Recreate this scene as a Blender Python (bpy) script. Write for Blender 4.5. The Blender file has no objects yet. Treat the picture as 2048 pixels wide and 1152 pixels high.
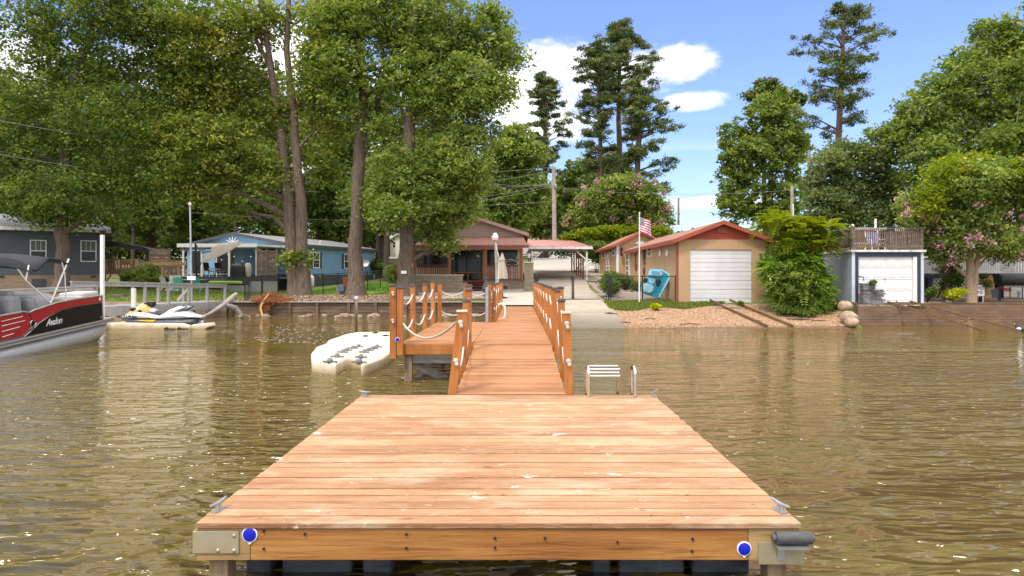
import bpy, bmesh, math, random
import numpy as np
from mathutils import Vector, Matrix, Euler

random.seed(7)
RNG = np.random.default_rng(7)
SC = bpy.context.scene
COL = SC.collection
F, CX, HY, CZ = 1365.0, 1034.0, 552.0, 2.06      # lens in photo pixels, vanishing point, eye height over the water

# ------------------------------------------------------------------ camera
cam = bpy.data.cameras.new('camera')
cam.sensor_width = 36.0
cam.lens = 36.0 * F / 2048.0
cam.shift_x = -(CX - 1024.0) / 2048.0
cam.shift_y = -(576.0 - HY) / 2048.0
cam.clip_start = 0.1
cam.clip_end = 3000.0
camo = bpy.data.objects.new('camera', cam)
COL.objects.link(camo)
camo.location = (0, 0, CZ)
camo.rotation_euler = (math.radians(90), 0, 0)
SC.camera = camo

# ------------------------------------------------------------------ sun, sky, exposure
SUN_EL, SUN_AZ = math.radians(58), math.radians(-150)
sl = bpy.data.lights.new('sun', 'SUN')
sl.energy = 2.15
sl.angle = math.radians(9)
sl.color = (1.0, 0.93, 0.82)
so = bpy.data.objects.new('sun', sl)
COL.objects.link(so)
sd = Vector((math.sin(SUN_AZ) * math.cos(SUN_EL), math.cos(SUN_AZ) * math.cos(SUN_EL), math.sin(SUN_EL)))
so.rotation_euler = sd.to_track_quat('Z', 'Y').to_euler()
so.location = sd * 60

SC.view_settings.view_transform = 'Standard'
SC.view_settings.look = 'None'
SC.view_settings.exposure = 0.36
SC.view_settings.gamma = 1.0
SC.view_settings.use_curve_mapping = False

W = bpy.data.worlds.new('World')
SC.world = W
W.use_nodes = True
nt = W.node_tree
nt.nodes.clear()


class NG:
    """small helper to write node graphs"""
    def __init__(self, tree): self.t = tree
    def n(self, typ, **kw):
        nd = self.t.nodes.new(typ)
        for k, v in kw.items(): setattr(nd, k, v)
        return nd
    def l(self, a, b): self.t.links.new(a, b)
    def put(self, sock, v):
        if isinstance(v, bpy.types.NodeSocket): self.t.links.new(v, sock)
        else: sock.default_value = v
    def math(self, op, a, b=0.0, clamp=False):
        nd = self.n('ShaderNodeMath', operation=op, use_clamp=clamp)
        self.put(nd.inputs[0], a)
        self.put(nd.inputs[1], b)
        return nd.outputs[0]
    def mix(self, f, a, b, mode='MIX'):
        nd = self.n('ShaderNodeMix', data_type='RGBA', blend_type=mode, clamp_factor=True)
        self.put(nd.inputs[0], f)
        for s, v in ((nd.inputs[6], a), (nd.inputs[7], b)):
            if isinstance(v, (tuple, list)): v = (v[0], v[1], v[2], 1.0)
            self.put(s, v)
        return nd.outputs[2]
    def ramp(self, f, stops):
        nd = self.n('ShaderNodeValToRGB')
        cr = nd.color_ramp
        while len(cr.elements) > 1: cr.elements.remove(cr.elements[-1])
        cr.elements[0].position = stops[0][0]
        cr.elements[0].color = tuple(stops[0][1][:3]) + (1,)
        for p, c in stops[1:]:
            e = cr.elements.new(p)
            e.color = tuple(c[:3]) + (1,)
        self.put(nd.inputs[0], f)
        return nd.outputs[0]
    def mapr(self, v, a, b, c=0.0, d=1.0, smooth=False):
        nd = self.n('ShaderNodeMapRange')
        if smooth: nd.interpolation_type = 'SMOOTHSTEP'
        self.put(nd.inputs[0], v)
        for i, x in enumerate((a, b, c, d)): nd.inputs[1 + i].default_value = x
        return nd.outputs[0]
    def noise(self, vec, scale, detail=4, rough=0.55, dist=0.0):
        nd = self.n('ShaderNodeTexNoise')
        if vec is not None: self.l(vec, nd.inputs['Vector'])
        nd.inputs['Scale'].default_value = scale
        nd.inputs['Detail'].default_value = detail
        nd.inputs['Roughness'].default_value = rough
        nd.inputs['Distortion'].default_value = dist
        return nd.outputs['Fac']
    def mapping(self, vec, scale=(1, 1, 1), rot=(0, 0, 0), loc=(0, 0, 0)):
        nd = self.n('ShaderNodeMapping')
        self.l(vec, nd.inputs['Vector'])
        nd.inputs['Scale'].default_value = scale
        nd.inputs['Rotation'].default_value = rot
        nd.inputs['Location'].default_value = loc
        return nd.outputs[0]


g = NG(nt)
sky = g.n('ShaderNodeTexSky', sky_type='NISHITA')
sky.sun_disc = False
sky.sun_elevation = SUN_EL
sky.sun_rotation = SUN_AZ
sky.altitude = 200
sky.air_density = 1.0
sky.dust_density = 1.2
sky.ozone_density = 2.0
geo = g.n('ShaderNodeNewGeometry')
tc = g.n('ShaderNodeTexCoord')
sx = g.n('ShaderNodeSeparateXYZ')
g.l(tc.outputs['Generated'], sx.inputs[0])
az = g.math('ARCTAN2', sx.outputs[0], sx.outputs[1])
el = g.math('ARCSINE', sx.outputs[2])
cvec = g.n('ShaderNodeCombineXYZ')
g.l(az, cvec.inputs[0])
g.l(g.math('MULTIPLY', el, 2.1), cvec.inputs[1])
warp = g.noise(cvec.outputs[0], 5.5, 7, 0.6, 0.25)
fine = g.noise(cvec.outputs[0], 26.0, 7, 0.68, 0.3)
nz = g.math('ADD', g.math('MULTIPLY', g.math('SUBTRACT', warp, 0.5), 2.3), g.math('MULTIPLY', g.math('SUBTRACT', fine, 0.5), 1.5))


def ell(px, py, wx, wy, k=1.0):
    a = math.atan2(px - CX, F)
    e = math.atan2(HY - py, math.hypot(F, px - CX))
    dx = g.math('DIVIDE', g.math('SUBTRACT', az, a), wx / F)
    dy = g.math('DIVIDE', g.math('SUBTRACT', el, e), wy / F)
    r = g.math('SQRT', g.math('ADD', g.math('MULTIPLY', dx, dx), g.math('MULTIPLY', dy, dy)))
    return g.math('MULTIPLY', g.math('SUBTRACT', 1.0, r), k)


blobs = [(1190, 135, 180, 62), (1350, 122, 84, 36), (1040, 190, 130, 90), (1110, 120, 100, 40), (1385, 203, 70, 18), (1090, 255, 150, 45),
         (900, 170, 220, 60), (20, 130, 200, 90), (480, 120, 260, 110), (1400, 405, 150, 16), (760, 330, 300, 80)]
m = None
for b in blobs:
    e_ = ell(*b)
    m = e_ if m is None else g.math('MAXIMUM', m, e_)
cl = g.mapr(g.math('ADD', m, g.math('MULTIPLY', nz, 0.66)), -0.05, 0.75, 0.0, 1.0, True)
# bright unseen cloud cover overhead and behind, added for neutral fill and reflections
far = g.noise(g.mapping(cvec.outputs[0], (1, 1, 1), (0, 0, 0), (3.1, 1.7, 0)), 2.1, 8, 0.62, 0.3)
farm = g.math('MULTIPLY', g.mapr(far, 0.40, 0.54, 0, 1, True), g.mapr(el, 0.40, 0.52, 0, 1, True))
back = g.math('MULTIPLY', g.mapr(far, 0.36, 0.5, 0, 1, True), g.mapr(g.math('ABSOLUTE', az), 0.75, 0.95, 0, 1, True))
wisp = g.math('MULTIPLY', g.mapr(g.noise(g.mapping(cvec.outputs[0], (1, 5, 1)), 3.0, 6, 0.6, 0.4), 0.5, 0.75, 0, 0.4, True),
              g.mapr(el, 0.3, 0.02, 0.0, 1.0))
cl = g.math('MAXIMUM', g.math('MAXIMUM', cl, wisp), g.math('MAXIMUM', farm, back))
tintc = g.ramp(g.mapr(el, 0.0, 0.45), [(0.0, (1.06, 1.02, 1.05)), (0.35, (1.02, 1.06, 1.34)), (1.0, (1.12, 1.14, 1.58))])
skc = g.mix(1.0, sky.outputs[0], tintc, 'MULTIPLY')
cshade = g.mix(g.mapr(g.math('ADD', warp, g.math('MULTIPLY', g.math('SUBTRACT', fine, 0.5), 0.8)), 0.3, 0.62), (6.2, 6.5, 7.1), (9.2, 9.1, 9.0))
cshade = g.mix(g.mapr(el, 0.40, 0.55), cshade, (13.5, 13.0, 12.6))  # unseen high clouds brightened further to whiten the water reflections
skc = g.mix(cl, skc, cshade)
bg = g.n('ShaderNodeBackground')
g.l(skc, bg.inputs[0])
bg.inputs[1].default_value = 0.15
wo = g.n('ShaderNodeOutputWorld')
g.l(bg.outputs[0], wo.inputs[0])

# ------------------------------------------------------------------ helpers
def X(px, Y): return (px - CX) * Y / F
def Z(py, Y): return CZ - (py - HY) * Y / F
def P(px, py, Y): return Vector((X(px, Y), Y, Z(py, Y)))
OFF = {}


def thing(name, label, cat, loc=(0, 0, 0), group=None, rot=None):
    o = bpy.data.objects.new(name, None)
    o.empty_display_size = 0.2
    COL.objects.link(o)
    o.location = loc
    if rot: o.rotation_euler = rot
    o['label'] = label
    o['category'] = cat
    if group: o['group'] = group
    OFF[o.name] = Vector(loc)
    return o


def tag(o, label=None, cat=None, group=None, kind=None):
    if label: o['label'] = label
    if cat: o['category'] = cat
    if group: o['group'] = group
    if kind: o['kind'] = kind
    return o


def copy_tree(o, parent=None):
    c = o.copy()
    COL.objects.link(c)
    c.parent = parent
    OFF[c.name] = OFF.get(o.name, Vector((0, 0, 0))).copy()
    for ch in list(o.children): copy_tree(ch, c)
    return c


def link_mesh(name, me, m, parent=None, local=False):
    o = bpy.data.objects.new(name, me)
    COL.objects.link(o)
    if m is not None: me.materials.append(m)
    if parent is not None:
        o.parent = parent
        off = OFF.get(parent.name, Vector((0, 0, 0)))
        if not local: me.transform(Matrix.Translation(-off))
        OFF[o.name] = off.copy() if not local else Vector((0, 0, 0))
    else:
        OFF[o.name] = Vector((0, 0, 0))
    return o


class MB:
    def __init__(s):
        s.v = []; s.f = []; s.t = []; s.tint = 0.5
    def _add(s, vs, fs, tint=None):
        b = len(s.v)
        s.v += [tuple(v) for v in vs]
        s.f += [tuple(b + i for i in f) for f in fs]
        s.t += [s.tint if tint is None else tint] * len(fs)
        return s
    def box(s, a, b, tint=None):
        """axis box between two corners"""
        x0, x1 = sorted((a[0], b[0])); y0, y1 = sorted((a[1], b[1])); z0, z1 = sorted((a[2], b[2]))
        vs = [(x0, y0, z0), (x1, y0, z0), (x1, y1, z0), (x0, y1, z0), (x0, y0, z1), (x1, y0, z1), (x1, y1, z1), (x0, y1, z1)]
        return s._add(vs, [(3, 2, 1, 0), (4, 5, 6, 7), (0, 1, 5, 4), (1, 2, 6, 5), (2, 3, 7, 6), (3, 0, 4, 7)], tint)
    def hexa(s, vs, tint=None):
        return s._add(vs, [(3, 2, 1, 0), (4, 5, 6, 7), (0, 1, 5, 4), (1, 2, 6, 5), (2, 3, 7, 6), (3, 0, 4, 7)], tint)
    def cbox(s, c, d, rot=None, tint=None):
        """box by centre, size and rotation (matrix or euler tuple)"""
        M = rot if isinstance(rot, Matrix) else (Euler(rot).to_matrix() if rot else Matrix.Identity(3))
        vs = []
        for z in (-.5, .5):
            for x, y in ((-.5, -.5), (.5, -.5), (.5, .5), (-.5, .5)):
                vs.append(Vector(c) + M @ Vector((x * d[0], y * d[1], z * d[2])))
        return s.hexa(vs, tint)
    def bar(s, a, b, w, h, tint=None, up=(0, 0, 1)):
        """rectangular bar from a to b, w sideways, h upwards"""
        a = Vector(a); b = Vector(b)
        d = (b - a).normalized()
        up = Vector(up)
        if abs(d.dot(up)) > 0.99: up = Vector((0, 1, 0))
        sd_ = d.cross(up).normalized()
        u = sd_.cross(d).normalized()
        vs = []
        for p in (a, b):
            for i, j in ((-.5, -.5), (.5, -.5), (.5, .5), (-.5, .5)):
                vs.append(p + sd_ * w * i + u * h * j)
        return s._add(vs, [(0, 3, 2, 1), (4, 5, 6, 7), (0, 1, 5, 4), (1, 2, 6, 5), (2, 3, 7, 6), (3, 0, 4, 7)][:6], tint)
    def tube(s, pts, r, n=8, tint=None, cap=True, sq=1.0):
        pts = [Vector(p) for p in pts]
        rs = r if isinstance(r, (list, tuple)) else [r] * len(pts)
        vs = []
        ref = None
        for i, p in enumerate(pts):
            d = (pts[min(i + 1, len(pts) - 1)] - pts[max(i - 1, 0)]).normalized()
            if ref is None:
                ref = Vector((0, 0, 1)) if abs(d.z) < 0.9 else Vector((1, 0, 0))
            a = d.cross(ref).normalized()
            b = a.cross(d).normalized()
            ref = b
            for k in range(n):
                t = 2 * math.pi * (k + 0.5) / n
                vs.append(p + a * math.cos(t) * rs[i] + b * math.sin(t) * rs[i] * sq)
        fs = []
        for i in range(len(pts) - 1):
            for k in range(n):
                k2 = (k + 1) % n
                fs.append((i * n + k, i * n + k2, (i + 1) * n + k2, (i + 1) * n + k))
        if cap:
            fs.append(tuple(range(n - 1, -1, -1)))
            fs.append(tuple((len(pts) - 1) * n + k for k in range(n)))
        return s._add(vs, fs, tint)
    def cyl(s, a, b, r, n=16, tint=None): return s.tube([a, b], r, n, tint)
    def poly(s, pts, vec, tint=None):
        """extrude a planar polygon along vec"""
        pts = [Vector(p) for p in pts]; vec = Vector(vec); n = len(pts)
        vs = pts + [p + vec for p in pts]
        fs = [tuple(range(n - 1, -1, -1)), tuple(range(n, 2 * n))]
        fs += [(i, (i + 1) % n, n + (i + 1) % n, n + i) for i in range(n)]
        return s._add(vs, fs, tint)
    def lathe(s, prof, c, n=16, tint=None, M=None):
        c = Vector(c); vs = []
        for r, z in prof:
            for k in range(n):
                t = 2 * math.pi * k / n
                q = Vector((r * math.cos(t), r * math.sin(t), z))
                vs.append(c + (M @ q if M is not None else q))
        fs = []
        for i in range(len(prof) - 1):
            for k in range(n):
                k2 = (k + 1) % n
                fs.append((i * n + k, i * n + k2, (i + 1) * n + k2, (i + 1) * n + k))
        fs.append(tuple(range(n - 1, -1, -1)))
        fs.append(tuple((len(prof) - 1) * n + k for k in range(n)))
        return s._add(vs, fs, tint)
    def blob(s, c, r, n=10, m=7, jit=0.0, tint=None):
        """lumpy ellipsoid"""
        c = Vector(c); vs = []
        if not isinstance(r, (tuple, list)): r = (r, r, r)
        for i in range(m + 1):
            ph = math.pi * i / m
            for k in range(n):
                t = 2 * math.pi * k / n
                j = 1 + random.uniform(-jit, jit) if 0 < i < m else 1
                vs.append(c + Vector((r[0] * math.sin(ph) * math.cos(t) * j, r[1] * math.sin(ph) * math.sin(t) * j, r[2] * math.cos(ph) * j)))
        fs = [(i * n + k, (i + 1) * n + k, (i + 1) * n + (k + 1) % n, i * n + (k + 1) % n) for i in range(m) for k in range(n)]
        return s._add(vs, fs, tint)
    def loft(s, rings, tint=None, cap=True, closed=True):
        n = len(rings[0]); vs = [p for r in rings for p in r]; fs = []
        for i in range(len(rings) - 1):
            for k in range(n if closed else n - 1):
                k2 = (k + 1) % n
                fs.append((i * n + k, i * n + k2, (i + 1) * n + k2, (i + 1) * n + k))
        if cap and closed:
            fs.append(tuple(range(n - 1, -1, -1)))
            fs.append(tuple((len(rings) - 1) * n + k for k in range(n)))
        return s._add(vs, fs, tint)
    def quad(s, a, b, c, d, tint=None): return s._add([a, b, c, d], [(0, 1, 2, 3)], tint)
    def build(s, name, m, parent=None, smooth=False, bevel=0.0, local=False, label=None, fixn=False, seg=2):
        me = bpy.data.meshes.new(name)
        me.from_pydata(s.v, [], s.f)
        at = me.attributes.new('tint', 'FLOAT', 'FACE')
        at.data.foreach_set('value', s.t)
        bm = bmesh.new(); bm.from_mesh(me)
        bmesh.ops.recalc_face_normals(bm, faces=bm.faces)
        bm.to_mesh(me); bm.free()
        if smooth:
            me.polygons.foreach_set('use_smooth', [True] * len(me.polygons))
        o = link_mesh(name, me, m, parent, local)
        if bevel > 0:
            md = o.modifiers.new('bevel', 'BEVEL')
            md.width = bevel; md.segments = seg; md.limit_method = 'ANGLE'; md.angle_limit = math.radians(40)
        if smooth:
            try: me.set_sharp_from_angle(angle=math.radians(42))
            except Exception: pass
        if label: o['label'] = label
        return o


def text_mesh(txt, size, m, name, parent, M, depth=0.004, shear=0.0, spacing=1.0, local=False):
    cu = bpy.data.curves.new('t', 'FONT')
    cu.body = txt; cu.size = size; cu.extrude = depth; cu.shear = shear; cu.space_character = spacing
    cu.align_x = 'CENTER'; cu.align_y = 'CENTER'
    to = bpy.data.objects.new('t', cu)
    COL.objects.link(to)
    dg = bpy.context.evaluated_depsgraph_get()
    me = bpy.data.meshes.new_from_object(to.evaluated_get(dg))
    COL.objects.unlink(to); bpy.data.objects.remove(to)
    me.transform(M)
    me.materials.clear()
    return link_mesh(name, me, m, parent, local)


# ------------------------------------------------------------------ materials
def newmat(name):
    m_ = bpy.data.materials.new(name)
    m_.use_nodes = True
    t = m_.node_tree
    b = t.nodes.get('Principled BSDF')
    return m_, NG(t), b


def mat(name, cols, scale=3.0, stretch=(1, 1, 1), rough=0.7, metal=0.0, bump=0.0, bscale=None, tint=0.0, detail=5, lo=0.3, hi=0.7,
        spec=0.4, rot=(0, 0, 0), extra=None, trans=0.0, nrough=0.6):
    m_, g_, b = newmat(name)
    tc_ = g_.n('ShaderNodeTexCoord').outputs['Object']
    v = g_.mapping(tc_, stretch, rot)
    f = g_.noise(v, scale, detail, nrough)
    if len(cols) == 1:
        c0 = cols[0]
        cols = [tuple(x * 0.88 for x in c0), tuple(min(1, x * 1.1) for x in c0)]
    st = [(lo + (hi - lo) * i / (len(cols) - 1), c) for i, c in enumerate(cols)]
    c = g_.ramp(f, st)
    if tint > 0:
        at = g_.n('ShaderNodeAttribute', attribute_name='tint')
        k = g_.mapr(at.outputs['Fac'], 0, 1, 1 - tint, 1 + tint)
        cc = g_.n('ShaderNodeCombineColor')
        for i in range(3): g_.l(k, cc.inputs[i])
        c = g_.mix(1.0, c, cc.outputs[0], 'MULTIPLY')
    bh = f
    if extra: c, bh = extra(g_, tc_, c, bh)
    g_.l(c, b.inputs['Base Color'])
    b.inputs['Roughness'].default_value = rough
    b.inputs['Metallic'].default_value = metal
    b.inputs['Specular IOR Level'].default_value = spec
    if bump > 0:
        if bscale: bh = g_.noise(v, bscale, 4, 0.6)
        bn = g_.n('ShaderNodeBump')
        bn.inputs['Strength'].default_value = 1.0
        bn.inputs['Distance'].default_value = bump
        g_.l(bh, bn.inputs['Height'])
        g_.l(bn.outputs[0], b.inputs['Normal'])
    return m_


def leafmat(name, dark, mid, light, trans=0.35, rough=0.55, tcol=(1.25, 1.35, 0.55)):
    m_, g_, b = newmat(name)
    at = g_.n('ShaderNodeAttribute', attribute_name='tint')
    c = g_.ramp(at.outputs['Fac'], [(0.0, dark), (0.5, mid), (1.0, light)])
    g_.l(c, b.inputs['Base Color'])
    b.inputs['Roughness'].default_value = rough
    b.inputs['Specular IOR Level'].default_value = 0.25
    tr = g_.n('ShaderNodeBsdfTranslucent')
    c2 = g_.mix(1.0, c, tcol, 'MULTIPLY')
    g_.l(c2, tr.inputs[0])
    ms = g_.n('ShaderNodeMixShader')
    ms.inputs[0].default_value = trans
    g_.l(b.outputs[0], ms.inputs[1])
    g_.l(tr.outputs[0], ms.inputs[2])
    out = [n for n in m_.node_tree.nodes if n.type == 'OUTPUT_MATERIAL'][0]
    g_.l(ms.outputs[0], out.inputs[0])
    return m_


def siding_extra(pitch, axis=2, depth=0.6):
    def f(g_, tc_, c, bh):
        s_ = g_.n('ShaderNodeSeparateXYZ')
        g_.l(tc_, s_.inputs[0])
        fr = g_.math('FRACT', g_.math('DIVIDE', s_.outputs[axis], pitch))
        c = g_.mix(g_.mapr(fr, 0.0, 0.12, depth, 0.0), c, (0.02, 0.02, 0.02))
        return c, fr
    return f


def brick_extra(c1, c2, mortar, sc=1.0, w=0.2, h=0.075, mix=0.85):
    def f(g_, tc_, c, bh):
        s_ = g_.n('ShaderNodeSeparateXYZ')
        g_.l(tc_, s_.inputs[0])
        cv = g_.n('ShaderNodeCombineXYZ')
        g_.l(g_.math('ADD', s_.outputs[0], s_.outputs[1]), cv.inputs[0])
        g_.l(s_.outputs[2], cv.inputs[1])
        br = g_.n('ShaderNodeTexBrick')
        g_.l(cv.outputs[0], br.inputs['Vector'])
        br.inputs['Color1'].default_value = c1 + (1,)
        br.inputs['Color2'].default_value = c2 + (1,)
        br.inputs['Mortar'].default_value = mortar + (1,)
        br.inputs['Scale'].default_value = sc
        br.inputs['Brick Width'].default_value = w
        br.inputs['Row Height'].default_value = h
        br.inputs['Mortar Size'].default_value = 0.008
        br.inputs['Bias'].default_value = -0.1
        return g_.mix(mix, c, br.outputs['Color']), br.outputs['Fac']
    return f


M = {}
M['white'] = mat('white_paint', [(0.72, 0.72, 0.70), (0.82, 0.82, 0.80)], 6, rough=0.5)
M['dirty_white'] = mat('weathered_white', [(0.45, 0.43, 0.39), (0.72, 0.70, 0.66), (0.8, 0.78, 0.74)], 4, rough=0.6)
M['black'] = mat('black_metal', [(0.012, 0.012, 0.013), (0.025, 0.025, 0.027)], 6, rough=0.5)
M['dark'] = mat('painted_shade_black', [(0.008, 0.008, 0.008), (0.014, 0.013, 0.012)], 3, rough=0.9)
M['galv'] = mat('galvanised_steel', [(0.32, 0.34, 0.36), (0.5, 0.52, 0.54)], 14, rough=0.4, metal=0.75)
M['chrome'] = mat('polished_steel', [(0.6, 0.6, 0.6), (0.75, 0.74, 0.73)], 10, rough=0.16, metal=1.0)
M['rope'] = mat('white_rope', [(0.42, 0.38, 0.33), (0.66, 0.61, 0.54)], 60, rough=0.85, bump=0.01, bscale=90)
M['cap'] = mat('post_cap_plastic', [(0.05, 0.05, 0.055), (0.10, 0.10, 0.11)], 20, rough=0.45)


def deck_extra(g_, tc_, c, bh):
    # long dark grain streaks, knots, pale worn patches and bird droppings
    gr = g_.noise(g_.mapping(tc_, (0.8, 26, 26)), 3.0, 6, 0.7, 0.4)
    c = g_.mix(g_.mapr(gr, 0.54, 0.74, 0, 0.55), c, (0.30, 0.105, 0.035))
    wn = g_.noise(g_.mapping(tc_, (0.7, 2.6, 2), (0, 0, 0), (7, 3, 0)), 1.2, 8, 0.68)
    c = g_.mix(g_.mapr(wn, 0.5, 0.68, 0, 0.6), c, (0.64, 0.43, 0.30))
    dr = g_.noise(g_.mapping(tc_, (1.0, 1.7, 1), (0, 0, 0), (2, 9, 0)), 3.1, 3, 0.7, 0.4)
    c = g_.mix(g_.mapr(dr, 0.675, 0.72, 0, 0.6), c, (0.78, 0.72, 0.64))
    sp = g_.noise(g_.mapping(tc_, (1.0, 1.5, 1), (0, 0, 0), (5, 2, 0)), 13.0, 2, 0.5)
    c = g_.mix(g_.mapr(sp, 0.76, 0.79, 0, 0.75), c, (0.06, 0.04, 0.03))
    return c, gr


def board_edges(pitch, yoff):
    def f(g_, tc_, c, bh):
        # the figure of the wood changes from board to board, dirt sits along board edges
        at = g_.n('ShaderNodeAttribute', attribute_name='tint')
        cv = g_.n('ShaderNodeCombineXYZ')
        k = g_.math('MULTIPLY', at.outputs['Fac'], 37.0)
        g_.l(k, cv.inputs[0]); g_.l(g_.math('MULTIPLY', k, 1.7), cv.inputs[1])
        ad = g_.n('ShaderNodeVectorMath', operation='ADD')
        g_.l(tc_, ad.inputs[0]); g_.l(cv.outputs[0], ad.inputs[1])
        v = ad.outputs[0]
        b1 = g_.noise(g_.mapping(v, (0.55, 5, 5)), 1.6, 6, 0.65, 0.3)
        c = g_.mix(1.0, c, g_.ramp(b1, [(0.3, (0.78, 0.68, 0.60)), (0.5, (1, 1, 1)), (0.72, (1.18, 1.3, 1.45))]), 'MULTIPLY')
        gr = g_.noise(g_.mapping(v, (0.9, 30, 30)), 3.0, 7, 0.72, 0.5)
        c = g_.mix(g_.mapr(gr, 0.52, 0.72, 0, 0.6), c, (0.24, 0.085, 0.03))
        s_ = g_.n('ShaderNodeSeparateXYZ'); g_.l(tc_, s_.inputs[0])
        fr = g_.math('FRACT', g_.math('DIVIDE', g_.math('ADD', s_.outputs[1], yoff), pitch))
        ed = g_.math('ABSOLUTE', g_.math('SUBTRACT', fr, 0.5))
        sxx = g_.math('ABSOLUTE', g_.math('SUBTRACT', g_.math('FRACT', g_.math('DIVIDE', g_.math('ADD', s_.outputs[0], 8.02), 0.56)), 0.5))
        syy = g_.math('ABSOLUTE', g_.math('SUBTRACT', ed, 0.25))
        scr = g_.math('MULTIPLY', g_.math('LESS_THAN', sxx, 0.009), g_.math('LESS_THAN', syy, 0.035))
        c = g_.mix(g_.math('MULTIPLY', scr, 0.75), c, (0.07, 0.04, 0.03))
        c = g_.mix(g_.mapr(ed, 0.42, 0.475, 0, 0.7), c, (0.17, 0.065, 0.028))
        kn = g_.noise(g_.mapping(v, (1, 2.2, 1)), 4.5, 2, 0.4)
        c = g_.mix(g_.mapr(kn, 0.735, 0.77, 0, 0.8), c, (0.15, 0.06, 0.025))
        return c, gr
    return f


def deck_mat(name, cols, pitch, yoff, worn):
    def ex(g_, tc_, c, bh):
        c, gr = board_edges(pitch, yoff)(g_, tc_, c, bh)
        if worn:
            wn = g_.noise(g_.mapping(tc_, (0.8, 2.4, 2), (0, 0, 0), (7, 3, 0)), 1.3, 9, 0.72)
            c = g_.mix(g_.mapr(wn, 0.5, 0.64, 0, 0.55), c, (0.62, 0.45, 0.31))
            pf = g_.noise(g_.mapping(tc_, (1.4, 22, 22), (0, 0, 0), (3, 1, 0)), 3.0, 6, 0.75)
            c = g_.mix(g_.mapr(pf, 0.54, 0.7, 0, 0.5), c, (0.70, 0.56, 0.42))
            dr = g_.noise(g_.mapping(tc_, (1.0, 1.6, 1), (0, 0, 0), (2, 9, 0)), 3.4, 4, 0.75, 0.5)
            c = g_.mix(g_.mapr(dr, 0.645, 0.69, 0, 0.75), c, (0.74, 0.68, 0.60))
        sp = g_.noise(g_.mapping(tc_, (1.0, 1.5, 1), (0, 0, 0), (5, 2, 0)), 15.0, 2, 0.5)
        c = g_.mix(g_.mapr(sp, 0.735, 0.76, 0, 0.85), c, (0.05, 0.035, 0.025))
        return c, gr
    return mat(name, cols, 1.2, (1, 1, 1), rough=0.66, bump=0.006, tint=0.2, extra=ex, lo=0.35, hi=0.65)


M['deck'] = deck_mat('stained_deck_boards', [(0.37, 0.185, 0.080), (0.475, 0.265, 0.132)], (9.18 - 4.41) / 33, 6.8 - 4.41, True)
DC = [(0.345, 0.152, 0.058), (0.43, 0.205, 0.085)]
M['deck_gang'] = deck_mat('stained_gangway_boards', DC, (13.25 - 9.2) / 29, 11.2 - 9.2, False)
M['deck_pier'] = deck_mat('stained_pier_boards', DC, (19.7 - 13.32) / 46, 20 - 13.32, False)
M['deck_walk'] = deck_mat('stained_walkway_boards', DC, 10.0 / 71, 20 - 19.72, False)
M['deck_old'] = mat('stained_deck_boards', [(0.43, 0.18, 0.070), (0.52, 0.25, 0.115), (0.58, 0.33, 0.175)], 2.2, (0.6, 3, 3), rough=0.6, bump=0.006,
                tint=0.16, extra=deck_extra, lo=0.35, hi=0.65)
M['deck_clean'] = mat('stained_walkway_boards', [(0.40, 0.155, 0.052), (0.47, 0.205, 0.082), (0.53, 0.26, 0.12)], 2.2, (0.6, 3, 3), rough=0.6, bump=0.005,
                      tint=0.13, lo=0.35, hi=0.65,
                      extra=lambda g_, t, c, b: (g_.mix(g_.mapr(g_.noise(g_.mapping(t, (0.8, 26, 26)), 3.0, 6, 0.7, 0.4), 0.52, 0.74, 0, 0.55), c, (0.3, 0.10, 0.03)), b))


def grain(axis, dark, amt=0.6, s=14):
    st = [s, s, s]; st[axis] = 0.7
    def f(g_, tc_, c, bh):
        gr = g_.noise(g_.mapping(tc_, tuple(st)), 2.0, 7, 0.7, 0.6)
        c = g_.mix(g_.mapr(gr, 0.5, 0.72, 0, amt), c, dark)
        return c, gr
    return f


M['post'] = mat('stained_post_wood', [(0.32, 0.105, 0.022), (0.42, 0.155, 0.036), (0.48, 0.21, 0.058)], 1.5, (3, 3, 0.7), rough=0.5, bump=0.004, tint=0.12,
                extra=grain(2, (0.22, 0.06, 0.012)))
M['fascia'] = mat('oiled_fascia_timber', [(0.27, 0.105, 0.024), (0.38, 0.17, 0.045), (0.47, 0.235, 0.07)], 1.0, (0.7, 3, 3), rough=0.5, bump=0.005, tint=0.1,
                  extra=lambda g_, t, c, b: grain(0, (0.10, 0.035, 0.010), 0.85, 20)(g_, t, g_.mix(g_.mapr(g_.noise(g_.mapping(t, (0.5, 3, 9)), 1.7, 6, 0.7, 0.8), 0.45, 0.65, 0, 0.6), c, (0.24, 0.085, 0.022)), b))
M['fascia_pale'] = mat('bare_fascia_timber', [(0.30, 0.19, 0.075), (0.50, 0.33, 0.15)], 1.6, (0.7, 4, 4), rough=0.6, bump=0.006,
                       extra=grain(0, (0.16, 0.11, 0.06), 0.7, 16))
M['grey_wood'] = mat('weathered_grey_timber', [(0.20, 0.17, 0.145), (0.34, 0.31, 0.28), (0.42, 0.38, 0.34)], 2, (2, 2, 2), rough=0.8, bump=0.004, tint=0.12,
                     extra=grain(0, (0.11, 0.09, 0.075), 0.5, 10))
M['pier_grey'] = mat('grey_painted_pier', [(0.30, 0.29, 0.28), (0.42, 0.41, 0.40)], 2, (2, 2, 2), rough=0.8, tint=0.1, bump=0.003,
                     extra=grain(0, (0.2, 0.19, 0.18), 0.4, 10))
M['dark_wood'] = mat('wet_dark_timber', [(0.075, 0.048, 0.03), (0.15, 0.10, 0.065), (0.21, 0.15, 0.10)], 1.6, (0.6, 3, 5), rough=0.8, bump=0.01, tint=0.2,
                     extra=grain(0, (0.035, 0.022, 0.014), 0.7, 9))
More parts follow.
